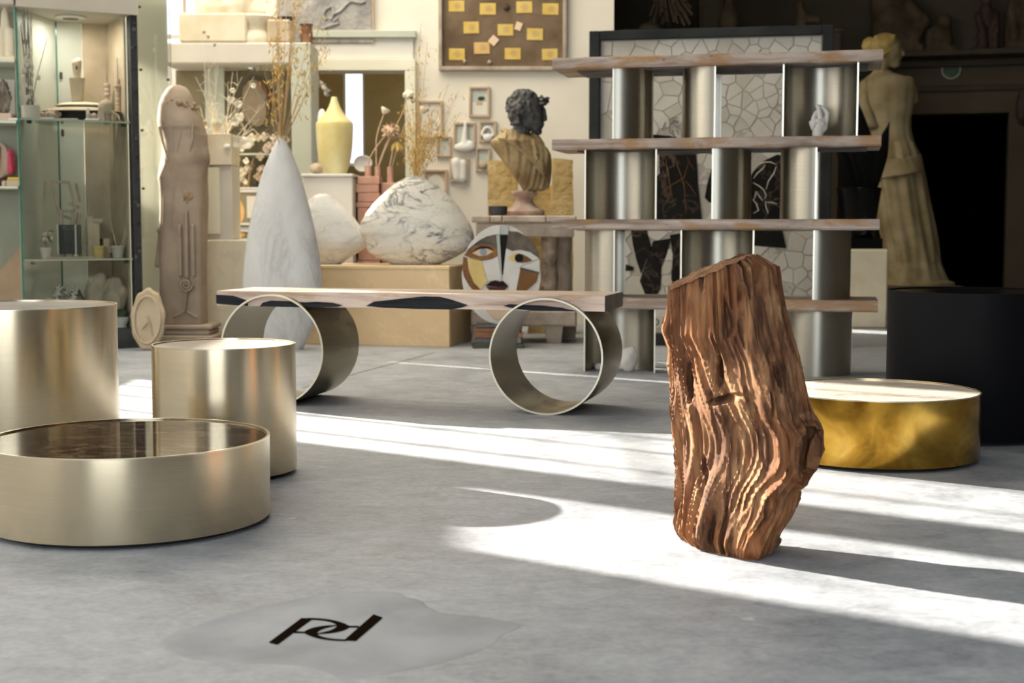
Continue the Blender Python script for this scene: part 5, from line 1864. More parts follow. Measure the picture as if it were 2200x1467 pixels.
rcard = random.Random(9)
cards = [(545, 5, 720, 130), (895, 35, 1075, 165), (1305, 15, 1485, 145), (1600, 38, 1780, 165), (712, 243, 885, 375), (1095, 272, 1270, 400), (1425, 320, 1605, 450), (830, 475, 1005, 605), (548, 545, 725, 675), (1175, 540, 1355, 668), (1595, 548, 1770, 675)]
for i, (a_, b_, c_, d_) in enumerate(cards):
    p0, p1 = bpx(a_, d_), bpx(c_, b_)
    cen = (p0 + p1) / 2; w_, h_ = p1.x - p0.x, p1.z - p0.z
    rot = Matrix.Rotation(rcard.uniform(-.02, .02), 3, 'Y')
    cd = board.part('card', MB().box((cen.x, -.0185, cen.z), (w_, .003, h_), M=rot), 'card_ochre' if i in (7,) else 'card_yellow')
    board.part('print', MB().prism([Vector((cen.x + w_ * (.05 + .22 * cos(t_ * pi / 6) * (1 + .3 * sin(3 * t_ + i))), -.0203, cen.z + h_ * (.02 + .3 * sin(t_ * pi / 6)))) for t_ in range(12)], (0, 0, 0), (0, .0006, 0)), 'card_print', sub=cd)
for (x, y, w_, h_, r2) in ((1330, 295, .036, .040, .35), (1050, 455, .044, .042, .72)):
    q = bpx(x, y)
    board.part('card', MB().box((q.x, -.021, q.z), (w_ * 1.25, .003, h_ * 1.4), M=Matrix.Rotation(r2, 3, 'Y')), 'card_pink')
for (x, y, s_) in ((1195, 85, .022), (725, 690, .012), (1005, 700, .014)):
    q = bpx(x, y)
    board.part('nail_fitting', MB().rock((q.x, -.022, q.z), (s_, .008, s_ * 1.1), x, .3, 2, 2), 'brown_dark' if x == 1195 else 'frame_grey', 50)

# grey relief panel above the lintel
gx0, gx1, gz0 = xat(603, YB), xat(804, YB), zat(94, YB)
gw, gh = gx1 - gx0, .62
gp = Thing('relief_panel', 'grey rough plaster relief panel with curling ribbon above the doorway', 'relief', ((gx0 + gx1) / 2, YB - .001, gz0))
gp.part('slab', MB().bbox((0, -.02, gh / 2), (gw, .04, gh), .006), 'grey_plaster')
gp.part('edge_strip', MB().box((gw / 2 + .005, -.02, gh / 2), (.010, .045, gh)), 'frame_wood')


def gpx(x, y): q = at(370 + x / 4.314, y / 4.314, YB - .045); return gp.L(Vector((q.x, YB - .045, q.z)))


for pts in ([(1430, 180), (1400, 140), (1420, 90), (1480, 60), (1500, 120), (1470, 180)], [(1380, 270), (1460, 240), (1540, 215), (1530, 170), (1500, 200)], [(1500, 130), (1560, 100), (1600, 60), (1640, 20)], [(1650, 10), (1750, 30), (1790, 10)]):
    gp.part('ribbon', MB().tube([gpx(*q) for q in pts], .012, 7), 'grey_plaster', 60)

# ------------------------------------------------------------------ cabinet with the yellow vase, pink blocks
CY = 8.98
kc = CY / F_PX
wc = Thing('side_cabinet', 'white painted cabinet under the yellow onyx vase', 'cabinet', (xat(704, CY), CY, 0))
ct = zat(373, CY)
cwid = xat(760, CY) - xat(648, CY)
wc.part('body', MB().bbox((0, .18, (ct - .02) / 2), (cwid - .01, .34, ct - .02), .006), 'wall_white')
wc.part('top', MB().bbox((0, .18, ct - .01), (cwid, .38, .02), .006), 'wall_white')
VYY = 9.14
kv = VYY / F_PX / 4.89
vz = [(0, 1335, 110), (0, 1325, 118), (0, 1250, 148), (0, 1150, 172), (0, 1050, 184), (0, 950, 190), (0, 860, 193), (0, 815, 194), (0, 795, 186), (0, 770, 160), (0, 735, 122), (0, 690, 88), (0, 640, 62), (0, 590, 42), (0, 545, 30), (0, 534, 26), (0, 534, 16), (0, 560, 14)]
vs_ = Thing('vase', 'shouldered yellow onyx vase with narrow neck on the white cabinet', 'vase', (xat(721, VYY), VYY, ct + .001))
vs_.part('body', MB().lathe([(r * kv, (1335 - y) * kv) for _, y, r in vz], 56), 'onyx_yellow', 40)
single('white_rock', MB().rock((0, 0, .03), (.042, .035, .034), 12, .25, 1.5, 3, flat=.85), 'plaster_tan', 'small pale rock at the left foot of the yellow vase', 'stone', (xat(681, 9.02), 9.02, ct + .001), smooth=50)
so = Thing('stone_ornament', 'pale carved knob standing left behind the yellow vase', 'ornament', (xat(694, 9.2), 9.21, ct + .001))
so.part('shaft', MB().lathe([(.032, 0), (.034, .02), (.026, .20), (.03, .29), (.02, .31)], 20), 'plaster_tan', 40)
so.part('knob', MB().lathe([(.014, .31), (.026, .33), (.03, .36), (.022, .40), (.012, .415), (.002, .42)], 20), 'plaster_white', 40)
# hanging white cups
hx = Thing('hanging_ornament', 'cluster of white ceramic cups hung on cord in the doorway', 'ornament', (xat(690, 10.17), 10.165, zat(206, 10.165)))
kk = 10.165 / F_PX
hx.part('cord', MB().tube([(0, 0, .08), (-.006, 0, .16), (-.004, .0, DZ - zat(206, 10.165) + .03)], .0025, 5), 'frame_wood')
for (dx, dz, s_) in ((-8, 14, .042), (8, 10, .040), (4, 22, .028), (12, 0, .026)):
    hx.part('cup', MB().lathe([(.010, 0), (s_ * .8, .012), (s_, s_ * .9), (s_ * .94, s_ * .9), (s_ * .7, .02), (.004, .014)], 20, c=(dx * kk, (dx % 3) * .01, dz * kk), M=Matrix.Rotation(.6 * (1 if dx > 0 else -1), 3, 'Y')), 'plaster_white', 40)

TY = 9.12
kt = TY / F_PX
pt = Thing('block_tower', 'stacked pink terracotta blocks with three bud tubes beside the white cabinet', 'vase', (xat(792, TY), TY + .02, 0))
bnds = [755, 700, 650, 605, 560, 520, 480, 446, 434, 414, 396, 378]
zz0 = 0.0
for i, y in enumerate(bnds[1:]):
    z1 = zat(y, TY)
    dxx = (.004, -.005, .003, -.002)[i % 4]
    w_ = .142 + (.006 if i % 2 else 0)
    pt.part('block', MB().bbox((dxx - .003, .08, (zz0 + z1) / 2), (w_, .18, z1 - zz0 - .002), .004), 'terracotta_pink')
    zz0 = z1
ztw = zz0
pt.part('side_block', MB().bbox((sum((.082, .044)), .10, zat(392, TY) / 2), (.10, .12, zat(392, TY)), .004), 'terracotta_pink')


def tube_v(px, y0_, y1_, r, yy):
    z0_, z1_ = y0_, zat(y1_, TY)
    pt.part('bud_tube', MB().lathe([(r, z0_), (r, z1_), (r * .7, z1_), (r * .65, z1_ - .03), (.001, z1_ - .03)], 20, c=((px - 790) * kt, yy, 0)), 'terracotta_pink', 40)


tube_v(787.5, ztw, 355, .022, .04)
tube_v(808, ztw, 357, .019, .05)
tube_v(834.5, zat(392, TY), 357, .0215, .08)
dish = Thing('dish', 'white round handled dish resting on the pink blocks behind the bud tubes', 'dish', (xat(781, TY + .12), TY + .135, ztw + .001))
dish.part('bowl', MB().lathe([(.002, .0), (.03, .004), (.055, .03), (.060, .055), (.056, .055), (.048, .03), (.002, .010)], 32, M=Matrix.Rotation(1.1, 3, 'X'), c=(0, .02, .06)), 'plaster_white', 40)
dish.part('handle', MB().cap((-.05, .0, .075), (-.10, 0, .08), .010, .012), 'plaster_white', 60)

Z4 = 4.89


def q4(x, y, Y=TY + .05): return at(640 + x / Z4, 100 + y / Z4, Y)


def dried(label, path, head, r=.0045, mat='dried_pink'):
    t_ = Thing('dried_flower', label, 'dried flower', q4(*path[0]))
    pts = [t_.L(q4(*p_)) for p_ in path]
    fine = []
    for a_, b_ in zip(pts, pts[1:]):
        fine += [a_, (a_ + b_) / 2]
    fine.append(pts[-1])
    t_.part('stem', MB().tube(fine, r, 7, r * .8), 'dried_pink', 60)
    top = pts[-1]
    if head == 'pod':
        t_.part('seed_pod', MB().lathe([(.006, -.03), (.022, -.012), (.030, .0), (.030, .010), (.02, .012), (.002, .008)], 18, c=top, M=Matrix.Rotation(.5, 3, 'Y')), 'petal_cream', 40)
    elif head == 'thistle':
        t_.part('flower_core', MB().rock(top, (.042, .042, .038), 4, .3, 3, 3), 'dried_pink', 50)
        rt = random.Random(8)
        for k in range(60):
            d_ = Vector((rt.gauss(0, 1), rt.gauss(0, 1), rt.gauss(0, 1))).normalized()
            a_ = d_.orthogonal().normalized() * .010; b2 = d_.cross(a_).normalized() * .003
            t_.part('bract', MB().add([top + d_ * .034 - a_, top + d_ * .034 + a_, top + d_ * .066, top + d_ * .036 + b2], [(0, 1, 2), (0, 3, 1), (1, 3, 2), (2, 3, 0)]), 'dried_pink')
    elif head == 'leaf':
        for k in range(5):
            a = k * 1.25
            leaf(t_, top, top + Vector((cos(a) * .03, sin(a) * .02, -.02)), top + Vector((cos(a) * .035, sin(a) * .03, -.07)), .010, 'dried_oat', 'leaf', .002)
    elif head == 'cotton':
        rt = random.Random(4)
        for k in range(7):
            t_.part('tuft', MB().rock(top + Vector((rt.gauss(0, .016), rt.gauss(0, .012), rt.gauss(.01, .022))), (.018, .016, .02), k, .3, 2, 2), 'petal_cream', 60)
        for k in range(3):
            leaf(t_, top, top + Vector((.02, -.01, .03)), top + Vector((.035, 0, .01 - .03 * k)), .012, 'brown_dark', 'leaf', .002)


dried('dried pod on bent stem, leftmost of the pink bud tubes', [(825, 1262), (822, 1120), (822, 980), (850, 860), (885, 760), (918, 665)], 'pod')
dried('round dried thistle head on curved stem over the pink blocks', [(735, 1252), (760, 1160), (820, 1060), (890, 970), (975, 890)], 'thistle')
dried('dried stalk leaning right behind the thistle head', [(845, 1262), (880, 1150), (930, 1020), (960, 960), (985, 930)], 'none')
dried('dried drooping leaves on stem in the tallest pink tube', [(965, 1262), (985, 1150), (1010, 1060), (1035, 1005)], 'leaf')
dried('dried cotton branch with white tufts in front of the doorway jamb', [(850, 1255), (900, 1120), (1030, 830), (1090, 720), (1150, 520)], 'cotton', .0035)
dried('thin dried twig with white bud reaching over the golden grass', [(990, 1262), (1060, 1000), (1150, 740), (1240, 690), (1325, 660)], 'pod', .0028)

# ------------------------------------------------------------------ display case with the painted lintel
LYf = 9.30
kl = LYf / F_PX
dc = Thing('display_case', 'built in display case with pale painted lintel and sage pillar', 'display case', (xat(500, LYf), LYf, 0))


def lx_(px): return (px - 500) * kl


zl0, zl1 = zat(137, LYf), zat(91, LYf)
dc.part('lintel', MB().bbox((lx_(492), .20, (zl0 + zl1) / 2), (lx_(629) - lx_(355), .40, zl1 - zl0), .01), 'lintel_paint')
dc.part('pillar', MB().bbox((lx_(650), .18, zl1 / 2), (lx_(672) - lx_(629), .36, zl1), .006), 'sage_panel')
dc.part('back_panel', MB().bbox((lx_(492), .405, zl0 / 2), (lx_(632) - lx_(355), .02, zl0), .002), 'olive_panel')
dc.part('side_panel', MB().bbox((lx_(452), .22, (zl0 + zat(300, LYf)) / 2), (lx_(476) - lx_(428), .016, zl0 - zat(300, LYf)), .002, rz=-.35), 'sage_panel')
shz = zat(328, LYf)
dc.part('glass_shelf', MB().box((lx_(560), .22, shz - .006), (lx_(628) - lx_(480), .34, .012)), 'frosted_sage')
shz2 = zat(512, LYf)
dc.part('lower_cupboard', MB().bbox((lx_(560), .20, shz2 / 2), (lx_(628) - lx_(500), .36, shz2), .006), 'cream_marble')
sp_o = Thing('spotlight', 'small recessed chrome spotlight under the painted lintel', 'lamp', (xat(545, LYf + .12), LYf + .14, zl0))
sp_o.part('trim_ring', MB().lathe([(.030, .0), (.055, -.001), (.055, -.006), (.030, -.012)], 28, cap=False), 'steel_white', 40)
sp_o.part('bulb', MB().lathe([(.028, -.002), (.026, -.020), (.015, -.030), (.002, -.031)], 24), 'chrome', 40)
# tawny stone mask hung on the back panel
p = at(550, 272, 9.68)
m = MB(); m.rock((0, 0, .15), (.085, .035, .155), 6, .2, 1.3, 4)
sm = Thing('stone_mask', 'tawny oval stone mask hung inside the display case', 'mask', (p.x, 9.66, p.z))
sm.part('stone', m, 'plaster_tan', 50)
sm.part('rind', MB().rock((.03, .012, .17), (.075, .03, .15), 9, .2, 1.3, 3), 'slab_rust', 50)

# stacked cream blocks behind the herm
BYs = 8.80
kbs = BYs / F_PX
lb_ = Thing('stone_block', 'big yellowish cream stone block on the floor behind the stone herm', 'block', (xat(470, BYs), BYs, 0))
z1 = zat(515, BYs)
lb_.part('block', MB().bbox((0, .16, z1 / 2), (xat(540, BYs) - xat(395, BYs), .30, z1), .006), 'cream_marble')
cb = Thing('cream_cupboard', 'narrow cream cupboard standing on the yellowish stone block', 'cupboard', (xat(448, BYs), BYs + .02, z1 + .001))
z2 = zat(355, BYs) - z1
w_ = xat(500, BYs) - xat(400, BYs)
cb.part('body', MB().bbox((0, .14, z2 / 2), (w_, .26, z2), .004), 'lintel_paint')
cb.part('door', MB().bbox((-w_ * .12, .004, z2 / 2 + .01), (w_ * .72, .016, z2 - .05), .003), 'lit_cream_panel')
pb = Thing('planter', 'square cream planter box holding white dried branches', 'planter', (xat(449, BYs), BYs + .15, z1 + z2 + .003))
z3 = zat(288, BYs) - (z1 + z2)
w_ = xat(498, BYs) - xat(400, BYs)
th = .012
pb.part('front_panel', MB().bbox((0, -.13, z3 / 2), (w_, th, z3), .002), 'plaster_cream')
pb.part('back_panel', MB().bbox((0, .13, z3 / 2), (w_, th, z3), .002), 'plaster_cream')
for s_ in (-1, 1):
    pb.part('end_panel', MB().bbox((s_ * (w_ / 2 - th / 2), 0, z3 / 2), (th, .25, z3), .002), 'plaster_cream')
pb.part('bottom', MB().box((0, 0, .01), (w_ - .02, .25, .02)), 'plaster_cream')
pb.part('white_pebble', MB().rock((w_ * .42, -.145, z3 * .58), (.022, .016, .016), 2, .2, 1.5, 2), 'plaster_white', 50)
# white branches
rw = random.Random(17)
br = Thing('white_branches', 'fan of bleached white branches and cream petals in the square planter', 'dried branches', pb.loc + Vector((.03, 0, .03)))
bb = br.loc


def branch(tip, n_sub, r=.004):
    tip = br.L(tip); b0 = Vector((rw.uniform(-.03, .07), rw.uniform(-.05, .05), 0))
    mid = (b0 + tip) / 2 + Vector((rw.uniform(-.03, .03), rw.uniform(-.04, .04), .04))
    pts = [b0 * (1 - s) ** 2 + mid * 2 * s * (1 - s) + tip * s * s for s in [i / 8 for i in range(9)]]
    o = br.part('branch', MB().tube(pts, r, 6, r * .35), 'dried_pale', 60)
    for k in range(n_sub):
        i = rw.randint(3, 7)
        e = pts[i] + Vector((rw.uniform(-.09, .09), rw.uniform(-.05, .05), rw.uniform(.0, .11)))
        br.part('twig', MB().tube([pts[i], (pts[i] + e) / 2 + Vector((0, 0, .012)), e], r * .5, 5, r * .2), 'dried_pale', 60, sub=o)


for (x, y) in ((447, 215), (452, 190), (447, 130), (468, 140), (490, 175), (500, 155), (520, 165), (545, 165), (530, 200), (558, 255), (540, 280), (420, 165), (430, 230), (505, 210), (575, 215)):
    branch(at(x, y, BYs + .1 + rw.uniform(-.08, .1)), 4)


def petals(t_, pos, s_, n, mat, sub=None):
    for k in range(n):
        a = 2 * pi * k / n + rw.uniform(-.3, .3)
        d_ = Vector((cos(a), rw.uniform(-.7, .2), sin(a) * .8)).normalized()
        up__ = Vector((0, -1, 0))
        leaf(t_, pos, pos + d_ * s_ * .6 + Vector((0, -.01, 0)), pos + d_ * s_, s_ * .42, mat, 'petal', .0015)


for (x, y, s_) in ((468, 275, .05), (440, 270, .04), (505, 262, .035), (515, 252, .035), (510, 305, .05), (530, 308, .048), (497, 215, .028), (512, 225, .03), (545, 185, .02), (500, 195, .02)):
    petals(br, br.L(at(x, y, BYs + .04 + rw.uniform(-.05, .05))), s_, 6, 'petal_cream')
for (x, y, y1) in ((447, 78, 288), (461, 95, 288), (438, 68, 288)):
    e = br.L(at(x, y, BYs + .1))
    br.part('tall_stem', MB().tube([(0.02, 0, 0), (e.x, e.y, e.z * .5), e], .0018, 5, .0012), 'dried_pale')
    br.part('seed_head', MB().rock(e, (.010, .009, .014), x, .3, 2, 2), 'plaster_tan', 60)
# shells and dried blossoms on the glass shelf
sh = Thing('dried_blossoms', 'tangle of dried shell coloured blossoms on the display case shelf', 'dried flowers', (xat(530, LYf + .1), LYf + .1, shz + .001))
for k in range(26):
    x, y = rw.uniform(498, 625), rw.uniform(292, 326)
    q = sh.L(at(x, y, LYf + .1 + rw.uniform(-.1, .12)))
    q.z = max(q.z, .02)
    petals(sh, q, rw.uniform(.022, .04), 4, rw.choice(['petal_cream', 'flower_shell', 'plaster_pink']))
sh.part('sprig', MB().tube([(-.06, 0, .02), (-.02, -.02, .10), (.05, 0, .16), (.09, .01, .12)], .003, 5), 'dried_pale')
sh.part('sprig', MB().tube([(.2, 0, .02), (.23, -.02, .10), (.22, 0, .2)], .003, 5), 'dried_stem')
zl_ = zat(402, LYf)
dc.part('wire_shelf', MB().bbox((lx_(560), .20, zl_ - .008), (lx_(626) - lx_(499), .34, .016), .003), 'steel_white')
sh2 = Thing('dried_blossoms', 'lower tangle of pale dried blossoms under the glass shelf', 'dried flowers', (xat(525, LYf + .1), LYf + .1, zl_ + .001))
for k in range(30):
    x, y = rw.uniform(503, 565), rw.uniform(335, 398)
    q = sh2.L(at(x, y, LYf + .1 + rw.uniform(-.1, .12)))
    q.z = max(q.z, .02)
    petals(sh2, q, rw.uniform(.018, .036), 4, rw.choice(['petal_cream', 'flower_shell', 'flower_shell', 'plaster_pink']))
for k in range(6):
    e = Vector((rw.uniform(-.06, .1), rw.uniform(-.05, .1), rw.uniform(.1, .2)))
    sh2.part('sprig', MB().tube([(e.x * .4, e.y, 0), e * .6, e], .0025, 5), 'dried_stem')
# framed amber pictures below
for k, (y0_, y1_, lb) in enumerate(((408, 484, 'white framed amber picture below the wire shelf'), (492, 511, 'low white framed amber picture standing under the other one'))):
    Yp = LYf + .02
    zb_, zt_2 = zat(y1_, Yp), zat(y0_, Yp)
    x0_, x1_ = xat(500, Yp), xat(560, Yp)
    f_ = Thing('picture_frame', lb, 'frame', ((x0_ + x1_) / 2, Yp, zb_ if k == 0 else shz2 + .001))
    h_ = zt_2 - zb_; w_ = x1_ - x0_
    for s_ in (-1, 1):
        f_.part('frame_stile', MB().bbox((s_ * (w_ / 2 - .008), 0, h_ / 2), (.016, .02, h_), .002), 'plaster_white')
    f_.part('frame_rail', MB().bbox((0, 0, h_ - .008), (w_ - .032, .02, .016), .002), 'plaster_white')
    if k == 0: f_.part('frame_rail', MB().bbox((0, 0, .008), (w_ - .032, .02, .016), .002), 'plaster_white')
    f_.part('picture', MB().box((0, .008, h_ / 2), (w_ - .03, .004, h_ - .01)), 'olive_panel')
    f_.part('figure', MB().prism([Vector((-.06 + .045 * cos(a), .004, h_ * .38 + h_ * .36 * sin(a))) for a in [2 * pi * i / 16 for i in range(16)]], (0, 0, 0), (0, .002, 0)), 'amber_panel')
    if k == 0: f_.part('sheet', MB().box((.045, .003, h_ * .52), (.085, .003, h_ * .62)), 'mat_paper')
dc.part('wire_shelf', MB().bbox((lx_(560), .20, zat(488, LYf) - .006), (lx_(626) - lx_(499), .34, .012), .003), 'steel_white')

# on top of the lintel
lt_z = zl1 + .001
kq = 9.35 / F_PX
pbk = Thing('plaster_block', 'cream plaster block with moulded end on the painted lintel', 'plaster block', (xat(492, 9.35), 9.42, lt_z))


def px_(p): return (p - 492) * kq


hh_ = zat(30, 9.35) - zl1
pbk.part('block', MB().bbox((px_(467), 0, hh_ / 2), (px_(540) - px_(396), .24, hh_), .012), 'plaster_cream')
pbk.part('moulded_end', MB().lathe([(.13, 0), (.135, .02), (.128, .05), (.10, .085), (.105, .12), (.135, .15), (.14, .175), (.12, hh_)], 36, c=(px_(548), .01, 0), squash=(1.0, .9)), 'plaster_cream', 40)
m = MB()
m.cap((-.14, 0, .03), (-.04, 0, .11), .045, .07); m.cap((-.04, .02, .05), (.0, 0, .30), .10, .09); m.cap((.08, 0, .05), (.06, 0, .30), .10, .08); m.cap((.16, -.02, .03), (.24, 0, .02), .035, .02); m.ell((.02, 0, .05), (.19, .09, .05))
blob_single('foot_cast', m, 'plaster_cream', 'broken plaster cast of draped foot on the cream block', 'sculpture', (xat(490, 9.35), 9.42, lt_z + hh_ + .002), .012, 5)
single('stone_block', MB().bbox((0, 0, .075), (.15, .2, .15), .012), 'plaster_tan', 'small tan stone block at the right end of the painted lintel', 'block', (xat(606, 9.35), 9.42, lt_z), smooth=None)
m = MB().lathe([(.02, 0), (.055, .006), (.062, .02), (.055, .022), (.002, .01)], 28)
single('bowl', m, 'base_black', 'shallow black dish on the tan stone block', 'bowl', (xat(618, 9.35), 9.40, lt_z + .151), smooth=40)
single('clay_pot', MB().lathe([(.035, 0), (.042, .05), (.038, .11), (.046, .13), (.038, .13), (.03, .02)], 24), 'slab_rust', 'reddish clay pot at the very end of the lintel', 'pot', (xat(660, 9.35), 9.42, lt_z), smooth=40)

# ------------------------------------------------------------------ stone herm
HYc = 8.45
kh = HYc / F_PX / 2.405
herm = Thing('herm', 'tall brown stone herm with veiled rounded top on a stepped base', 'statue', (xat(397, HYc), HYc, 0))
yb_ = 150 + 1415 / 2.405


def hp2(x, y, d=0.0): return Vector(((x - 232) * kh, d, (1408 - y) * kh))


L_t = [(80, 200), (84, 178), (95, 160), (110, 147), (140, 128), (180, 112), (225, 105), (270, 102), (310, 110), (360, 124), (430, 124), (490, 112), (550, 106), (590, 114), (630, 120), (800, 117), (1000, 113), (1200, 108), (1300, 102)]
R_t = [(80, 208), (84, 232), (95, 252), (110, 266), (140, 283), (190, 300), (250, 325), (300, 340), (340, 350), (400, 356), (440, 366), (470, 367), (500, 356), (530, 352), (560, 349), (700, 344), (900, 333), (1100, 330), (1300, 332)]
rings = []
nh = 80
for i in range(141):
    y = 1300 - (1300 - 82) * i / 140
    l, r2 = interp(L_t, y), interp(R_t, y)
    hw, cx_ = (r2 - l) / 2 * kh, ((l + r2) / 2 - 232) * kh
    sq = min(1, max(0, (y - 480) / 250))          # round above, squared shaft below
    e_ = 2.0 + 5.0 * sq
    hd_ = hw * (.80 if y > 300 else .86)
    ring = []
    for j in range(nh):
        a = 2 * pi * j / nh
        c_, s_ = cos(a), sin(a)
        k = 1 / (abs(c_) ** e_ + abs(s_) ** e_) ** (1 / e_)
        w = 1 + (1 - sq) * .035 * noise.noise(Vector((c_ * 2.2, s_ * 2.2, y * .008))) + .012 * noise.noise(Vector((c_ * 6, s_ * 6, y * .02)))
        # veil folds spreading down from the brow
        if 240 < y < 560: w += .020 * sin(6 * a + (y - 240) * .012) * sin(pi * (y - 240) / 320)
        ring.append(Vector((cx_ + c_ * k * hw * w, s_ * k * hd_ * w, (1408 - y) * kh)))
    rings.append(ring)
body = herm.part('shaft', MB().loft(rings), 'herm_stone', 60)
herm.part('base_step', MB().bbox(hp2(237, 1314), (300 * kh, 250 * kh, 24 * kh), .008), 'herm_stone')
herm.part('base_step', MB().bbox(hp2(237, 1342), (280 * kh, 235 * kh, 30 * kh), .010), 'herm_stone')
herm.part('base_step', MB().bbox(hp2(236, 1382), (320 * kh, 265 * kh, 52 * kh), .008), 'herm_stone')
fy = -.112
for x, y0_, y1_ in ((228, 800, 1050), (262, 730, 1055), (294, 800, 1050)):
    herm.part('flute', MB().cap(hp2(x, y1_, fy), hp2(x, y0_, fy), .012, .011), 'herm_stone', 60, sub=body)
herm.part('scroll', MB().tube([hp2(255 + (34 - k * 1.15) * cos(k * .5), 1100 + (34 - k * 1.15) * sin(k * .5), fy - .004) for k in range(26)], .008, 7), 'herm_stone', 60, sub=body)
herm.part('garland', MB().tube([hp2(255, 1135, fy), hp2(252, 1180, fy), hp2(245, 1235, fy), hp2(185, 1265, fy + .01)], .008, 7).tube([hp2(255, 1235, fy), hp2(310, 1265, fy)], .008, 7), 'herm_stone', 60, sub=body)
herm.part('bracket', MB().bbox(hp2(180, 600, -.09), (.016, .03, 190 * kh), .004), 'herm_stone', sub=body)
herm.part('rosette', MB().rock(hp2(268, 650, fy + .02), (.035, .02, .045), 3, .4, 2, 3), 'herm_rough', 50, sub=body)
ro = MB()
for k in range(16):
    t_ = k / 15
    ro.ell(hp2(145 + 160 * t_, 172 + 30 * t_ + 8 * sin(k * 2.1), -.079 + .20 * (t_ - .45) ** 2 + .006 * sin(k * 3.7)), (.022, .014, .026 + .010 * sin(k * 1.9)), sub=1)
blob(herm, 'eroded_band', ro, 'herm_rough', .006, 2, .02, .02, sub=body)
for (a_, b_, c_) in (((150, 262), (190, 300), (200, 420)), ((250, 258), (240, 330), (215, 440)), ((300, 280), (300, 360), (270, 470)), ((130, 300), (150, 380), (175, 470)), ((205, 500), (195, 640), (185, 820)), ((150, 560), (148, 700), (142, 800))):
    herm.part('veil_fold', MB().tube([hp2(a_[0], a_[1], -.088), hp2(b_[0], b_[1], -.104), hp2(c_[0], c_[1], -.100)], .009, 7, .005), 'herm_stone', 60, sub=body)
ta = MB()
for k in range(6):
    ta.cap(hp2(114 + k * 6, 830, -.055), hp2(98 + k * 11, 1000, -.06), .010, .014)
ta.ell(hp2(122, 822, -.055), (.03, .03, .018))
blob(herm, 'drape_tassel', ta, 'herm_stone', .006, 3, sub=body)

# leaning oval plaster plaque
pq = Thing('plaster_plaque', 'scalloped oval plaster plaque leaning on the glass case', 'plaque', (xat(314, 8.02), 8.02, 0))
kp = 8.02 / F_PX
ol = []
for i in range(60):
    a = 2 * pi * i / 60
    rr_ = 1 + .03 * sin(9 * a) + .02 * noise.noise(Vector((cos(a) * 3, sin(a) * 3, 0)))
    ol.append(Vector((36 * kp * cos(a) * rr_, -.02 + .02 * sin(a), .188 + 66 * kp * sin(a) * rr_)))
z_min = min(p.z for p in ol)
ol = [Vector((p.x, p.y, p.z - z_min + .001)) for p in ol]
pq.part('oval', MB().prism(ol, (0, 0, 0), (0, .03, 0), bevel=.010), 'plaster_tan', 40)
cz_ = .188 - z_min
pq.part('raised_ring', MB().tube([Vector((28 * kp * cos(2 * pi * i / 40), -.026 + .02 * sin(2 * pi * i / 40), cz_ + 50 * kp * sin(2 * pi * i / 40))) for i in range(41)], .007, 7), 'plaster_tan', 60)
pq.part('spray_relief', MB().tube([Vector((.0, -.032, cz_ + .02)), Vector((.02, -.03, cz_ - .03)), Vector((.03, -.03, cz_ - .09))], .005, 6).tube([Vector((.012, -.03, cz_)), Vector((-.03, -.03, cz_ - .05))], .004, 6), 'plaster_tan', 60)

# ------------------------------------------------------------------ glass showcase at the left
GA, GB = at(48, 485, 7.85), at(288, 485, 8.15)
GA.z = GB.z = 0
gd = (GB - GA).normalized(); gn = Vector((-gd.y, gd.x, 0))
gang = atan2(gd.y, gd.x)
show = Thing('glass_showcase', 'tall glass showcase with two shelves of studio pieces at the left', 'showcase', GA, gang)
GW = (GB - GA).length
gp2 = Plane(GA, GB)


def gz(py, px=165): return gp2.uz(px, py)[1]


GD = .50
z_top0, z_top1 = gz(24), gz(-80)
z_base = .115
ux = gp2.uz(131, 485)[0] + .10


def plan(e): return [(-.004, -e), (GW + .045, -e), (GW + .045, .09), (GW, .09), (GW, GD), (ux, GD), (-.004, .08)]


show.part('base', MB().prism([Vector((x, y, 0)) for x, y in plan(.006)], (0, 0, 0), (0, 0, z_base)), 'base_black')
show.part('crown', MB().prism([Vector((x, y, z_top0)) for x, y in plan(.02)], (0, 0, 0), (0, 0, z_top1 - z_top0)), 'cabinet_top')
show.part('back_panel', MB().add([Vector((.004, .06, z_base)), Vector((ux, GD - .01, z_base)), Vector((ux, GD - .01, z_top0)), Vector((.004, .06, z_top0)), Vector((.0, .075, z_base)), Vector((ux, GD, z_base)), Vector((ux, GD, z_top0)), Vector((.0, .075, z_top0))],
                               [(0, 1, 2, 3), (7, 6, 5, 4), (0, 4, 5, 1), (2, 6, 7, 3), (1, 5, 6, 2), (3, 7, 4, 0)]), 'frosted_sage_sheet')
us = gp2.uz(205, 485)[0] + .06
show.part('back_panel', MB().box(((ux + us) / 2, GD - .005, (z_base + z_top0) / 2), (us - ux - .004, .012, z_top0 - z_base)), 'frosted_sage_sheet')
show.part('back_panel', MB().box(((us + GW) / 2, GD - .005, (z_base + z_top0) / 2), (GW - us - .004, .012, z_top0 - z_base)), 'plaster_tan')
show.part('side_panel', MB().box((GW - .006, (GD + .09) / 2, (z_base + z_top0) / 2), (.012, GD - .10, z_top0 - z_base)), 'plaster_tan')
show.part('joint_strip', MB().box((ux, GD - .014, (z_base + z_top0) / 2), (.008, .006, z_top0 - z_base)), 'glass_edge')
show.part('front_pane', MB().box((GW / 2, .004, (z_base + z_top0) / 2), (GW, .006, z_top0 - z_base)), 'cabinet_glass')
show.part('pane_edge', MB().box((-.004, .004, (z_base + z_top0) / 2), (.010, .010, z_top0 - z_base)), 'glass_edge')
pil_w = xat(304, 8.17) - xat(288, 8.17)
pil = show.part('pilaster', MB().bbox((GW + pil_w / 2, .04, (z_base + z_top0) / 2), (pil_w, .08, z_top0 - z_base), .003), 'pilaster_black')
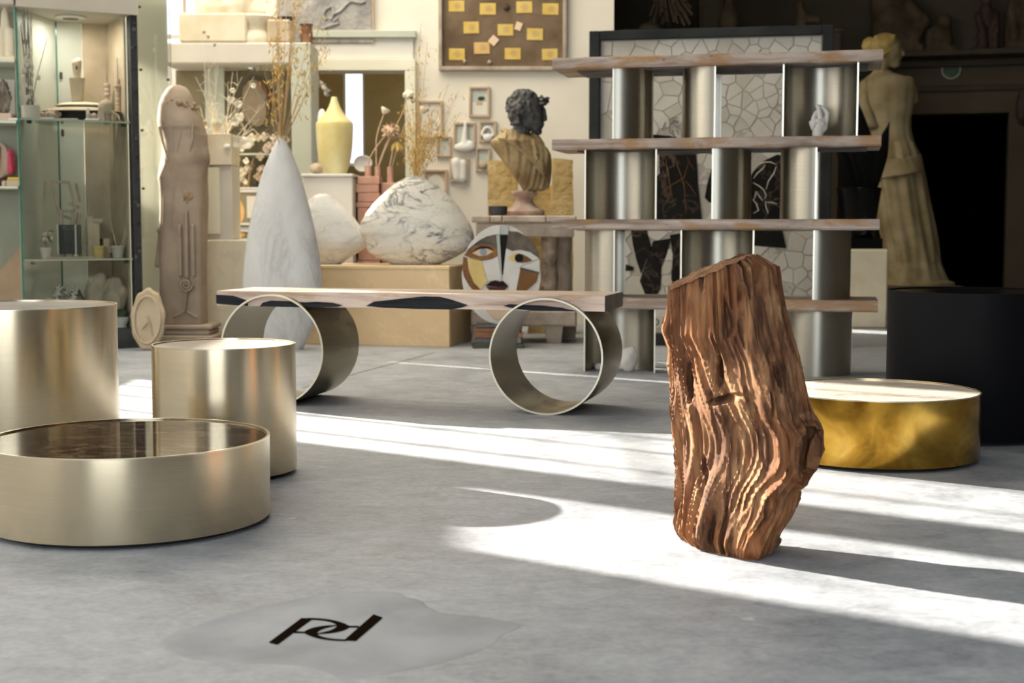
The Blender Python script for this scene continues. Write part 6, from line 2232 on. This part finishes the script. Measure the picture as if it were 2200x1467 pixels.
for k in range(14):
    show.part('stud', MB().lathe([(.010, 0), (.010, .003), (.006, .005), (.001, .005)], 12, c=(GW + pil_w * .62, -.002, z_base + .1 + k * .125), M=Matrix.Rotation(pi / 2, 3, 'X')), 'base_black', 40, sub=pil)
ZS1, ZS2 = gz(257), gz(556)
for zz in (ZS1, ZS2):
    s_ = show.part('glass_shelf', MB().add([Vector((.012, .014, zz)), Vector((GW - .01, .014, zz)), Vector((GW - .01, GD - .03, zz)), Vector((ux, GD - .03, zz)), Vector((.012, .085, zz)),
                                            Vector((.012, .014, zz - .010)), Vector((GW - .01, .014, zz - .010)), Vector((GW - .01, GD - .03, zz - .010)), Vector((ux, GD - .03, zz - .010)), Vector((.012, .085, zz - .010))],
                                           [(0, 1, 2, 3, 4), (9, 8, 7, 6, 5), (0, 5, 6, 1), (1, 6, 7, 2), (2, 7, 8, 3), (3, 8, 9, 4), (4, 9, 5, 0)]), 'shelf_glass')
    show.part('shelf_edge', MB().box((GW / 2, .010, zz - .005), (GW - .02, .006, .010)), 'frosted_sage', sub=s_)
    for fx in (.09, .93):
        show.part('shelf_clip', MB().bbox((GW * fx, .022, zz - .020), (.026, .016, .018), .003), 'hardware', sub=s_)
for zz in (gz(145), gz(275)):
    for dx in (-.022, .022):
        show.part('hinge', MB().bbox((ux + dx, GD - .022, zz), (.016, .012, .040), .003), 'hardware')
cl = Thing('spotlight', 'recessed round spotlight in the showcase crown', 'lamp', GA + gd * (gp2.uz(170, 10)[0]) + gn * .22 + Vector((0, 0, z_top0)), gang)
ld = bpy.data.lights.new('spotlight_lamp', 'AREA'); ld.shape = 'DISK'; ld.size = .12; ld.energy = 3.2; ld.color = (1.0, 0.93, 0.84)  # added fill lamp for the showcase inside; the fitting itself is unlit
lo_ = bpy.data.objects.new('spotlight_lamp', ld); COL.objects.link(lo_); lo_.parent = cl.o; lo_.location = (0, 0, -.02)
cl.part('trim_ring', MB().lathe([(.040, 0), (.085, -.001), (.085, -.008), (.045, -.014)], 32, cap=False), 'steel_white', 40)
cl.part('bulb', MB().lathe([(.040, -.002), (.036, -.012), (.002, -.014)], 24), 'hardware', 40)

# bright glass panel right of the showcase
pa2, pb2 = at(303, 485, 8.72), at(377, 485, 8.95)
pa2.z = pb2.z = 0
gp3 = Thing('display_wing', 'cream display wing with bolted glass behind the herm', 'display panel', pa2, atan2(pb2.y - pa2.y, pb2.x - pa2.x))
gw3 = (pb2 - pa2).length
h3 = zat(-40, 8.4)
gp3.part('board', MB().bbox((gw3 / 2, .05, h3 / 2), (gw3, .03, h3), .004), 'frosted_cream')
gp3.part('glass', MB().box((gw3 / 2, .012, h3 / 2 + .15), (gw3, .006, h3 - .3)), 'window_glass')
gp3.part('glass_edge', MB().box((-.003, .012, h3 / 2 + .15), (.010, .010, h3 - .3)), 'bright_glass_edge')
for fz, fx in ((15, .1), (150, .1), (280, .1), (405, .1), (165, .88)):
    gp3.part('bolt', MB().lathe([(.008, 0), (.008, .012), (.002, .014)], 12, c=(gw3 * fx, .010, zat(fz, 8.75)), M=Matrix.Rotation(pi / 2, 3, 'X')), 'hardware', 40)


# ------------------------------------------------------------------ things in the showcase
def gput(px, py_ref, depth):
    """floor point inside the showcase in picture column px at a depth behind the glass"""
    r = ray(px, 485); o = Vector((0, 0, CAM_H)) - (GA + gn * depth)
    k = -o.dot(gn) / r.dot(gn)
    q = Vector((0, 0, CAM_H)) + r * k
    return q


def on_shelf(px, z, depth): q = gput(px, 0, depth); return Vector((q.x, q.y, z + .001))


ks = 8.15 / F_PX
# reed planter
loc = on_shelf(72, ZS1, .075)
rp = Thing('reed_planter', 'white clay cup with tall reeds threaded with square beads', 'planter', loc)
rp.part('cup', MB().lathe([(17 * ks, 0), (19 * ks, .003), (20 * ks, 27 * ks), (18.5 * ks, 27 * ks), (17 * ks, .01), (.002, .008)], 32), 'clay_white', 40)
rr3 = random.Random(6)
for k in range(16):
    a = rr3.uniform(-1, 1)
    top = Vector((a * 12 * ks - 4 * ks + (0 if k else 34 * ks), rr3.uniform(-.02, .02), (245 - rr3.uniform(0, 60)) * ks if k else 165 * ks))
    b0 = Vector((rr3.uniform(-8, 8) * ks, rr3.uniform(-.015, .015), .012))
    rd = rp.part('reed', MB().tube([b0, (b0 + top) / 2 + Vector((rr3.uniform(-.01, .01), 0, 0)), top], .0026, 5, .0016), 'reed_grey')
    for j in range(3 if k else 1):
        t_ = rr3.uniform(.15, .68)
        q = b0.lerp(top, t_)
        rp.part('bead', MB().bbox(q, (rr3.uniform(.015, .026), .012, rr3.uniform(.018, .034)), .003, rz=rr3.uniform(-.4, .4)), rr3.choice(['reed_pale', 'clay_white']), sub=rd)
# bell vase with hooded stopper on stacked dishes
loc = on_shelf(180, ZS1, .24)
ds = Thing('stacked_dishes', 'stack of wide shallow stone dishes over a dark hollow', 'dishes', loc)
ds.part('hollow', MB().lathe([(.115, 0), (.125, .05), (.12, .065)], 40, squash=(1.15, .8)), 'cavity_black', 40)  # solid drum, its black stands for the shaded hollow
ds.part('dish', MB().lathe([(.08, .062), (.16, .066), (.205, .058), (.21, .062), (.16, .078), (.08, .092), (.03, .095)], 48, squash=(1.1, .7)), 'plaster_tan', 40)
ds.part('dish', MB().lathe([(.06, .094), (.13, .093), (.135, .098), (.09, .112), (.02, .118)], 48, squash=(1.1, .7)), 'plaster_cream', 40)
hv = Thing('bell_vase', 'flaring clay vase with hooded stopper on the stacked dishes', 'vase', loc + Vector((-.018, 0, .119)))
kz = 8.25 / F_PX / 7.72
hv.part('vase', MB().lathe([(86 * kz, 0), (92 * kz, 4 * kz), (126 * kz, 370 * kz), (126 * kz, 378 * kz), (112 * kz, 378 * kz), (.005, 374 * kz)], 36), 'wood_beige', 40)
rngs = []
for (z, w_) in ((378, 52), (440, 58), (520, 68), (600, 76), (650, 79), (690, 70), (712, 40), (716, 8)):
    rngs.append([Vector((w_ * kz * cos(2 * pi * i / 28), w_ * kz * .9 * sin(2 * pi * i / 28), z * kz - (.02 * (1 - cos(2 * pi * i / 28)) * .3 if z > 600 else 0))) for i in range(28)])
st_ = hv.part('stopper', MB().loft(rngs), 'wood_beige', 60)
hv.part('eye_slot', MB().bbox((.006, -68 * kz, 545 * kz), (.007, .010, .020), .002), 'cavity_black', sub=st_)


def totem(px, zlev, depth, h, seedv, lb):
    t_ = Thing('turned_totem', lb, 'totem', on_shelf(px, zlev, depth))
    rt = random.Random(seedv)
    z = 0
    k = 0
    while z < h - .01:
        hh2 = min(rt.uniform(.016, .034), h - z); r0 = rt.uniform(.014, .024)
        if k % 2: r0 *= .72
        t_.part('bead', MB().lathe([(r0 * .8, z), (r0, z + hh2 * .25), (r0, z + hh2 * .75), (r0 * .8, z + hh2)], 18), 'plaster_pink', 40)
        z += hh2; k += 1
    t_.part('pin', MB().tube([(0, 0, z), (.0, 0, z + .12)], .003, 5), 'reed_grey')


totem(260, ZS1, .20, .265, 1, 'tall pinkish turned totem of stacked beads, right end of shelf')
totem(237, ZS1, .34, .24, 2, 'second pinkish turned totem behind the skull shape')
m = MB(); m.ell((0, 0, .075), (.048, .05, .05)); m.cap((.03, -.02, .06), (.075, -.03, .03), .010, .008); m.cap((.075, -.03, .03), (.085, -.03, .0), .008, .006); m.cap((0, 0, .03), (0, 0, .008), .026, .03)
blob_single('skull_shape', m, 'plaster_tan', 'rounded tan skull shape with drooping handle on the upper shelf', 'ornament', on_shelf(234, ZS1, .07), .006, 4)
for (px_2, dd, lb, a_) in ((105, .10, 'pair of small clay balls on white slab near the reed cup', 2), (206, .07, 'small clay ball between white posts in front of the stacked dishes', 1)):
    t_ = Thing('clay_ornament', lb, 'ornament', on_shelf(px_2, ZS1, dd))
    t_.part('slab', MB().bbox((0, 0, .006), (.085, .05, .012), .003), 'plaster_white')
    for j in range(a_ + 1):
        t_.part('ball', MB().ell(((-.022 + j * .026), 0, .012 + .016), (.014 + .004 * j, .016, .018)), 'plaster_pink', 60)
    if a_ == 1:
        t_.part('post', MB().bbox((-.03, 0, .04), (.018, .018, .06), .003), 'plaster_white')
        t_.part('ribbed_fan', MB().box((.045, .0, .03), (.05, .02, .06), taper=.6), 'plaster_pink')
single('coral_piece', MB().rock((0, 0, .03), (.036, .03, .034), 15, .55, 2.4, 3, flat=.9), 'plaster_pink', 'knobbly pink coral piece behind the clay balls', 'coral', on_shelf(122, ZS1, .20), smooth=50)
single('paper_slab', MB().bbox((0, 0, .003), (.12, .03, .006), .001), 'clay_white', 'flat white slip lying along the front of the upper shelf', 'slip', on_shelf(150, ZS1, .045))

# middle shelf
def potplant(px, depth, lb, s_, mat, kind):
    t_ = Thing('pot_plant', lb, 'pot plant', on_shelf(px, ZS2, depth))
    t_.part('pot', MB().lathe([(.026 * s_, 0), (.034 * s_, .05 * s_), (.037 * s_, .052 * s_), (.037 * s_, .062 * s_), (.032 * s_, .062 * s_), (.028 * s_, .02), (.002, .015)], 28), mat, 40)
    rt = random.Random(px)
    if kind == 'leafy':
        t_.part('trunk', MB().tube([(0, 0, .03), (-.004, 0, .09), (.01, 0, .13)], .004, 6, .003), 'reed_grey')
        for k in range(22):
            b0 = Vector((rt.uniform(-.02, .03), rt.uniform(-.02, .02), rt.uniform(.10, .17)))
            d_ = Vector((rt.uniform(-1, 1), rt.uniform(-.6, .6), rt.uniform(-.8, .4)))
            leaf(t_, b0, b0 + d_ * .014, b0 + d_ * .034, .007, rt.choice(['reed_grey', 'reed_pale']), 'leaf', .001)
    elif kind == 'twigs':
        for (a_, b_, c_) in ((-.035, .12, .20), (.05, .10, .18), (.055, .07, .15), (-.045, .15, .17)):
            t_.part('twig', MB().tube([(0, 0, .03), (a_ * .35, 0, b_ * .7), (a_ * .6, 0, b_), (a_, 0, c_)], .0032, 5, .0018), 'reed_pale')


potplant(99, .09, 'little pale pot with drooping dried plant on the middle shelf', 1.0, 'clay_white', 'leafy')
potplant(252, .12, 'pale pot with bare forked twigs at the right of the middle shelf', 1.12, 'clay_white', 'twigs')
single('flower_pot', MB().lathe([(.029, 0), (.036, .055), (.041, .058), (.042, .070), (.037, .070), (.032, .02), (.002, .015)], 28), 'pot_yellow', 'empty yellow flower pot on the middle shelf', 'pot', on_shelf(211, ZS2, .05), smooth=40)
ab = Thing('acrylic_box', 'clear acrylic box on tiny feet on the middle shelf', 'box', on_shelf(149, ZS2 + .0105, .10))
bw_, bh2 = .10, .165
for sx_ in (-1, 1):
    ab.part('side_wall', MB().box((sx_ * bw_ / 2, 0, bh2 / 2 + .015), (.005, bw_, bh2)), 'acrylic')
    ab.part('side_wall', MB().box((0, sx_ * bw_ / 2, bh2 / 2 + .015), (bw_ - .005, .005, bh2)), 'acrylic')
    for sy_ in (-1, 1):
        ab.part('foot', MB().lathe([(.006, 0), (.008, .015)], 10, c=(sx_ * .044, sy_ * .044, 0)), 'chrome', 40)
        ab.part('corner_post', MB().box((sx_ * bw_ / 2, sy_ * bw_ / 2, bh2 / 2 + .015), (.007, .007, bh2)), 'steel_white')
ab.part('floor_plate', MB().box((0, 0, .017), (bw_, bw_, .004)), 'acrylic')
ab.part('grey_core', MB().bbox((.004, .01, .085), (.07, .06, .13), .004), 'slab_grey')
tray = single('wooden_board', MB().bbox((0, 0, .005), (.28, .12, .010), .002), 'wood_beige', 'thin wooden board lying under the acrylic box', 'board', on_shelf(150, ZS2, .10), rz=gang)
# tilted wooden frames stacked behind the acrylic box
kg = 8.25 / F_PX / 7.72
wf = Thing('wooden_construction', 'leaning construction of small wooden frames behind the acrylic box', 'construction', on_shelf(150, ZS2, .26), gang)


def wq(x, y, d=0.0): return Vector(((x - 690) * kg, d, (1360 - y) * kg))


def bar(a_, b_, w_=.016, name='frame_bar', d=0.0, dd=.02):
    A_, B_ = wq(*a_), wq(*b_)
    v_ = B_ - A_
    ang = atan2(v_.x, v_.z)
    wf.part(name, MB().bbox((A_ + B_) / 2 + Vector((0, d, 0)), (w_, dd, v_.length), .002, M=Matrix.Rotation(ang, 3, 'Y')), 'wood_pale')


bar((425, 110), (525, 610)); bar((690, 110), (790, 560)); bar((425, 120), (700, 120)); bar((515, 590), (790, 590))
bar((560, 610), (560, 1350)); bar((745, 560), (745, 1350), .020); bar((860, 620), (800, 1000), .022, d=.02); bar((540, 650), (740, 720), .014, d=.02); bar((690, 450), (860, 540), .018, d=.02); bar((560, 860), (740, 840), .02, d=.02)
bar((340, 110), (290, 460), .010, d=.06); bar((845, 130), (900, 440), .010, d=.06)
bt = Thing('block_model', 'tall pale wooden block model with notched head on the middle shelf', 'model', on_shelf(199, ZS2, .16), gang)
bt.part('post', MB().bbox((-.018, 0, .118), (.032, .04, .236), .002), 'wood_beige')
bt.part('post', MB().bbox((.016, 0, .10), (.036, .04, .20), .002), 'wood_beige')
bt.part('cross_peg', MB().lathe([(.014, 0), (.014, .055)], 18, c=(-.004, -.01, .212), M=Matrix.Rotation(pi / 2, 3, 'Y')), 'wood_beige', 40)
hm_ = Thing('house_model', 'small white block model with dark red back on the middle shelf', 'model', on_shelf(227, ZS2, .17), gang)
hm_.part('tower', MB().bbox((0, 0, .055), (.034, .03, .11), .002), 'wood_beige')
hm_.part('wing', MB().bbox((.025, -.004, .045), (.03, .03, .035), .002), 'wood_beige')
hm_.part('dark_back', MB().bbox((-.03, .03, .055), (.05, .02, .11), .002), 'brown_dark')
single('thin_rod', MB().tube([(0, 0, .003), (.06, .0, .32)], .0028, 5, .002), 'reed_pale', 'thin leaning rod between the frames and the block model', 'rod', on_shelf(172, ZS2, .30))

# bottom of the showcase
ZS0 = z_base
m = MB()
rq = random.Random(13)
cr = Thing('crystal_cluster', 'cluster of white crystal blades on a tilted plate at the bottom of the showcase', 'crystal', on_shelf(148, ZS0, .22))
cr.part('plate', MB().bbox((0, 0, .17), (.20, .10, .012), .003, M=Matrix.Rotation(.62, 3, 'Y')), 'rough_stone')
cr.part('matrix', MB().rock((.0, .02, .10), (.09, .07, .11), 4, .35, 1.5, 3, flat=.92), 'rough_stone', 50)
for k in range(34):
    b0 = Vector((rq.uniform(-.07, .06), rq.uniform(-.05, .02), rq.uniform(.10, .22)))
    d_ = Vector((rq.gauss(-.1, .5), rq.gauss(-.3, .3), rq.gauss(.5, .5))).normalized()
    cr.part('blade', MB().tube([b0, b0 + d_ * rq.uniform(.03, .075)], .013, 5, .002), 'crystal_white')
sc2 = Thing('scalloped_rock', 'big scalloped tan rock at the bottom right of the showcase', 'rock', on_shelf(226, ZS0, .17))
sc2.part('lobe', MB().rock((-.06, .02, .20), (.075, .06, .105), 3, .22, 1.3, 4), 'scallop_stone', 50)
sc2.part('lobe', MB().rock((.035, 0, .15), (.08, .07, .13), 7, .25, 1.4, 4), 'scallop_stone', 50)
sc2.part('lobe', MB().rock((.0, .03, .07), (.10, .08, .072), 9, .2, 1.3, 4, flat=.93), 'scallop_stone', 50)
wb = Thing('footed_bowl', 'white footed bowl holding a dark green stone beside the large drum table', 'bowl', on_shelf(255, ZS0, .07))
wb.part('bowl', MB().lathe([(.032, 0), (.036, .004), (.030, .012), (.046, .04), (.052, .062), (.047, .062), (.04, .04), (.002, .02)], 30), 'plaster_white', 40)
single('green_stone', MB().rock((0, 0, .03), (.042, .036, .032), 5, .2, 1.4, 3, flat=.9), 'green_stone', 'rounded dark green stone lying in the white footed bowl', 'stone', wb.loc + Vector((0, 0, .042)), smooth=50)

# ------------------------------------------------------------------ open shelf unit at the far left
OA, OB = at(-140, 485, 7.72), at(43, 485, 7.83)
OA.z = OB.z = 0
od = (OB - OA).normalized()
unit = Thing('shelf_unit', 'open sage shelf unit cut by the left edge of the picture', 'shelf unit', OA, atan2(od.y, od.x))
OW = (OB - OA).length
op = Plane(OA, OB)
unit.part('back_panel', MB().box((OW / 2, .30, 1.2), (OW, .02, 2.4)), 'sage_dark')
unit.part('crown', MB().bbox((OW / 2, .15, op.uz(20, -30)[1]), (OW, .30, .20), .006), 'cabinet_top')
unit.part('base', MB().bbox((OW / 2, .15, .05), (OW, .29, .10), .006), 'base_black')
OZ = [op.uz(20, y)[1] for y in (128, 259, 400)]
for zz in OZ:
    unit.part('shelf', MB().bbox((OW / 2, .145, zz - .007), (OW - .01, .28, .014), .002), 'frosted_sage')
unit.part('bright_back', MB().box((OW - .16, .286, (OZ[0] + OZ[1]) / 2 - .02), (.26, .008, OZ[0] - OZ[1] - .12)), 'mat_paper')


def on_unit(px, z, depth):
    r = ray(px, 485); n_ = op.n
    o = Vector((0, 0, CAM_H)) - (OA + n_ * depth)
    q = Vector((0, 0, CAM_H)) + r * (-o.dot(n_) / r.dot(n_))
    return Vector((q.x, q.y, z + .001))


ku = 7.95 / F_PX
m = MB()
m.cap((-.018, 0, .04), (-.004, 0, .27), .022, .014); m.cap((.026, 0, .04), (.006, 0, .27), .026, .012); m.cap((.0, .01, .2), (.003, 0, .31), .022, .010); m.cap((-.03, 0, .02), (-.018, 0, .16), .02, .022); m.cap((.034, 0, .02), (.03, 0, .16), .02, .026)
m.box((0, 0, .012), (.13, .09, .024))
blob_single('joined_hands_cast', m, 'plaster_cream', 'tall cream plaster cast of joined hands on the top left shelf', 'sculpture', on_unit(23, OZ[0], .12), .006, 4)
rk = Thing('rough_figure', 'rough grey stone figure on a block on the second left shelf', 'stone figure', on_unit(15, OZ[1], .12))
rk.part('block', MB().bbox((-.01, 0, .022), (.14, .10, .044), .006), 'plaster_pink')
rk.part('figure', MB().rock((0, 0, .125), (.042, .04, .088), 8, .45, 1.7, 4), 'rough_stone', 50)
single('plaster_shard', MB().rock((0, 0, .008), (.04, .02, .010), 2, .3, 2, 2), 'plaster_white', 'white plaster shard in front of the rough stone figure', 'shard', on_unit(38, OZ[1], .05), smooth=50)
sr = Thing('striped_rock', 'striped pale rock with crimson painted edge on the third left shelf', 'rock', on_unit(8, OZ[2] + .05, .14))
sr.part('rock', MB().rock((-.02, 0, .09), (.085, .05, .10), 31, .18, 1.2, 4), 'plaster_pink', 50)
sr.part('painted_edge', MB().rock((.058, -.012, .085), (.020, .042, .075), 33, .2, 1.3, 3), 'pink_paint', 50)
for k in range(3):
    sr.part('stripe', MB().tube([(-.06 + k * .03, -.052, .02), (-.055 + k * .032, -.058, .10), (-.06 + k * .034, -.045, .17)], .004, 6), 'slab_rust', 50)
sr.part('yellow_stripe', MB().tube([(-.09, -.04, .10), (-.05, -.056, .08), (-.02, -.054, .06)], .006, 6), 'pot_yellow', 50)
single('flat_rock', MB().rock((0, 0, .024), (.09, .06, .026), 3, .2, 1.3, 3, flat=.9), 'brown_dark', 'flat dark rock under the striped crimson rock', 'rock', on_unit(6, OZ[2], .14), smooth=50)
bxx = Thing('card_box', 'low white card box with yellow lid at the shelf end', 'box', on_unit(33, OZ[2], .06), unit.rz)
bxx.part('box', MB().bbox((0, 0, .018), (.075, .06, .036), .002), 'plaster_tan')
bxx.part('lid', MB().bbox((.004, 0, .042), (.07, .062, .011), .002), 'yellow_paper')
bxx.part('jar', MB().lathe([(.012, 0), (.014, .02), (.008, .03)], 16, c=(-.052, 0, 0)), 'plaster_tan', 40)
# plank leaning below
pk = Thing('leaning_plank', 'wide tan board leaning in the lower part of the left shelf unit', 'plank', on_unit(10, .10, .20), unit.rz)
a0, a1 = pk.at(48, 522, 7.98), pk.at(-50, 640, 7.98)
P = [Vector((a0.x, 0, a0.z)), Vector((a0.x - .01, 0, .02)), Vector((a1.x - .1, 0, .001)), Vector((a1.x, 0, a1.z))]
pk.part('board', MB().prism(P, (0, 0, 0), (0, .03, 0)), 'plank_tan')
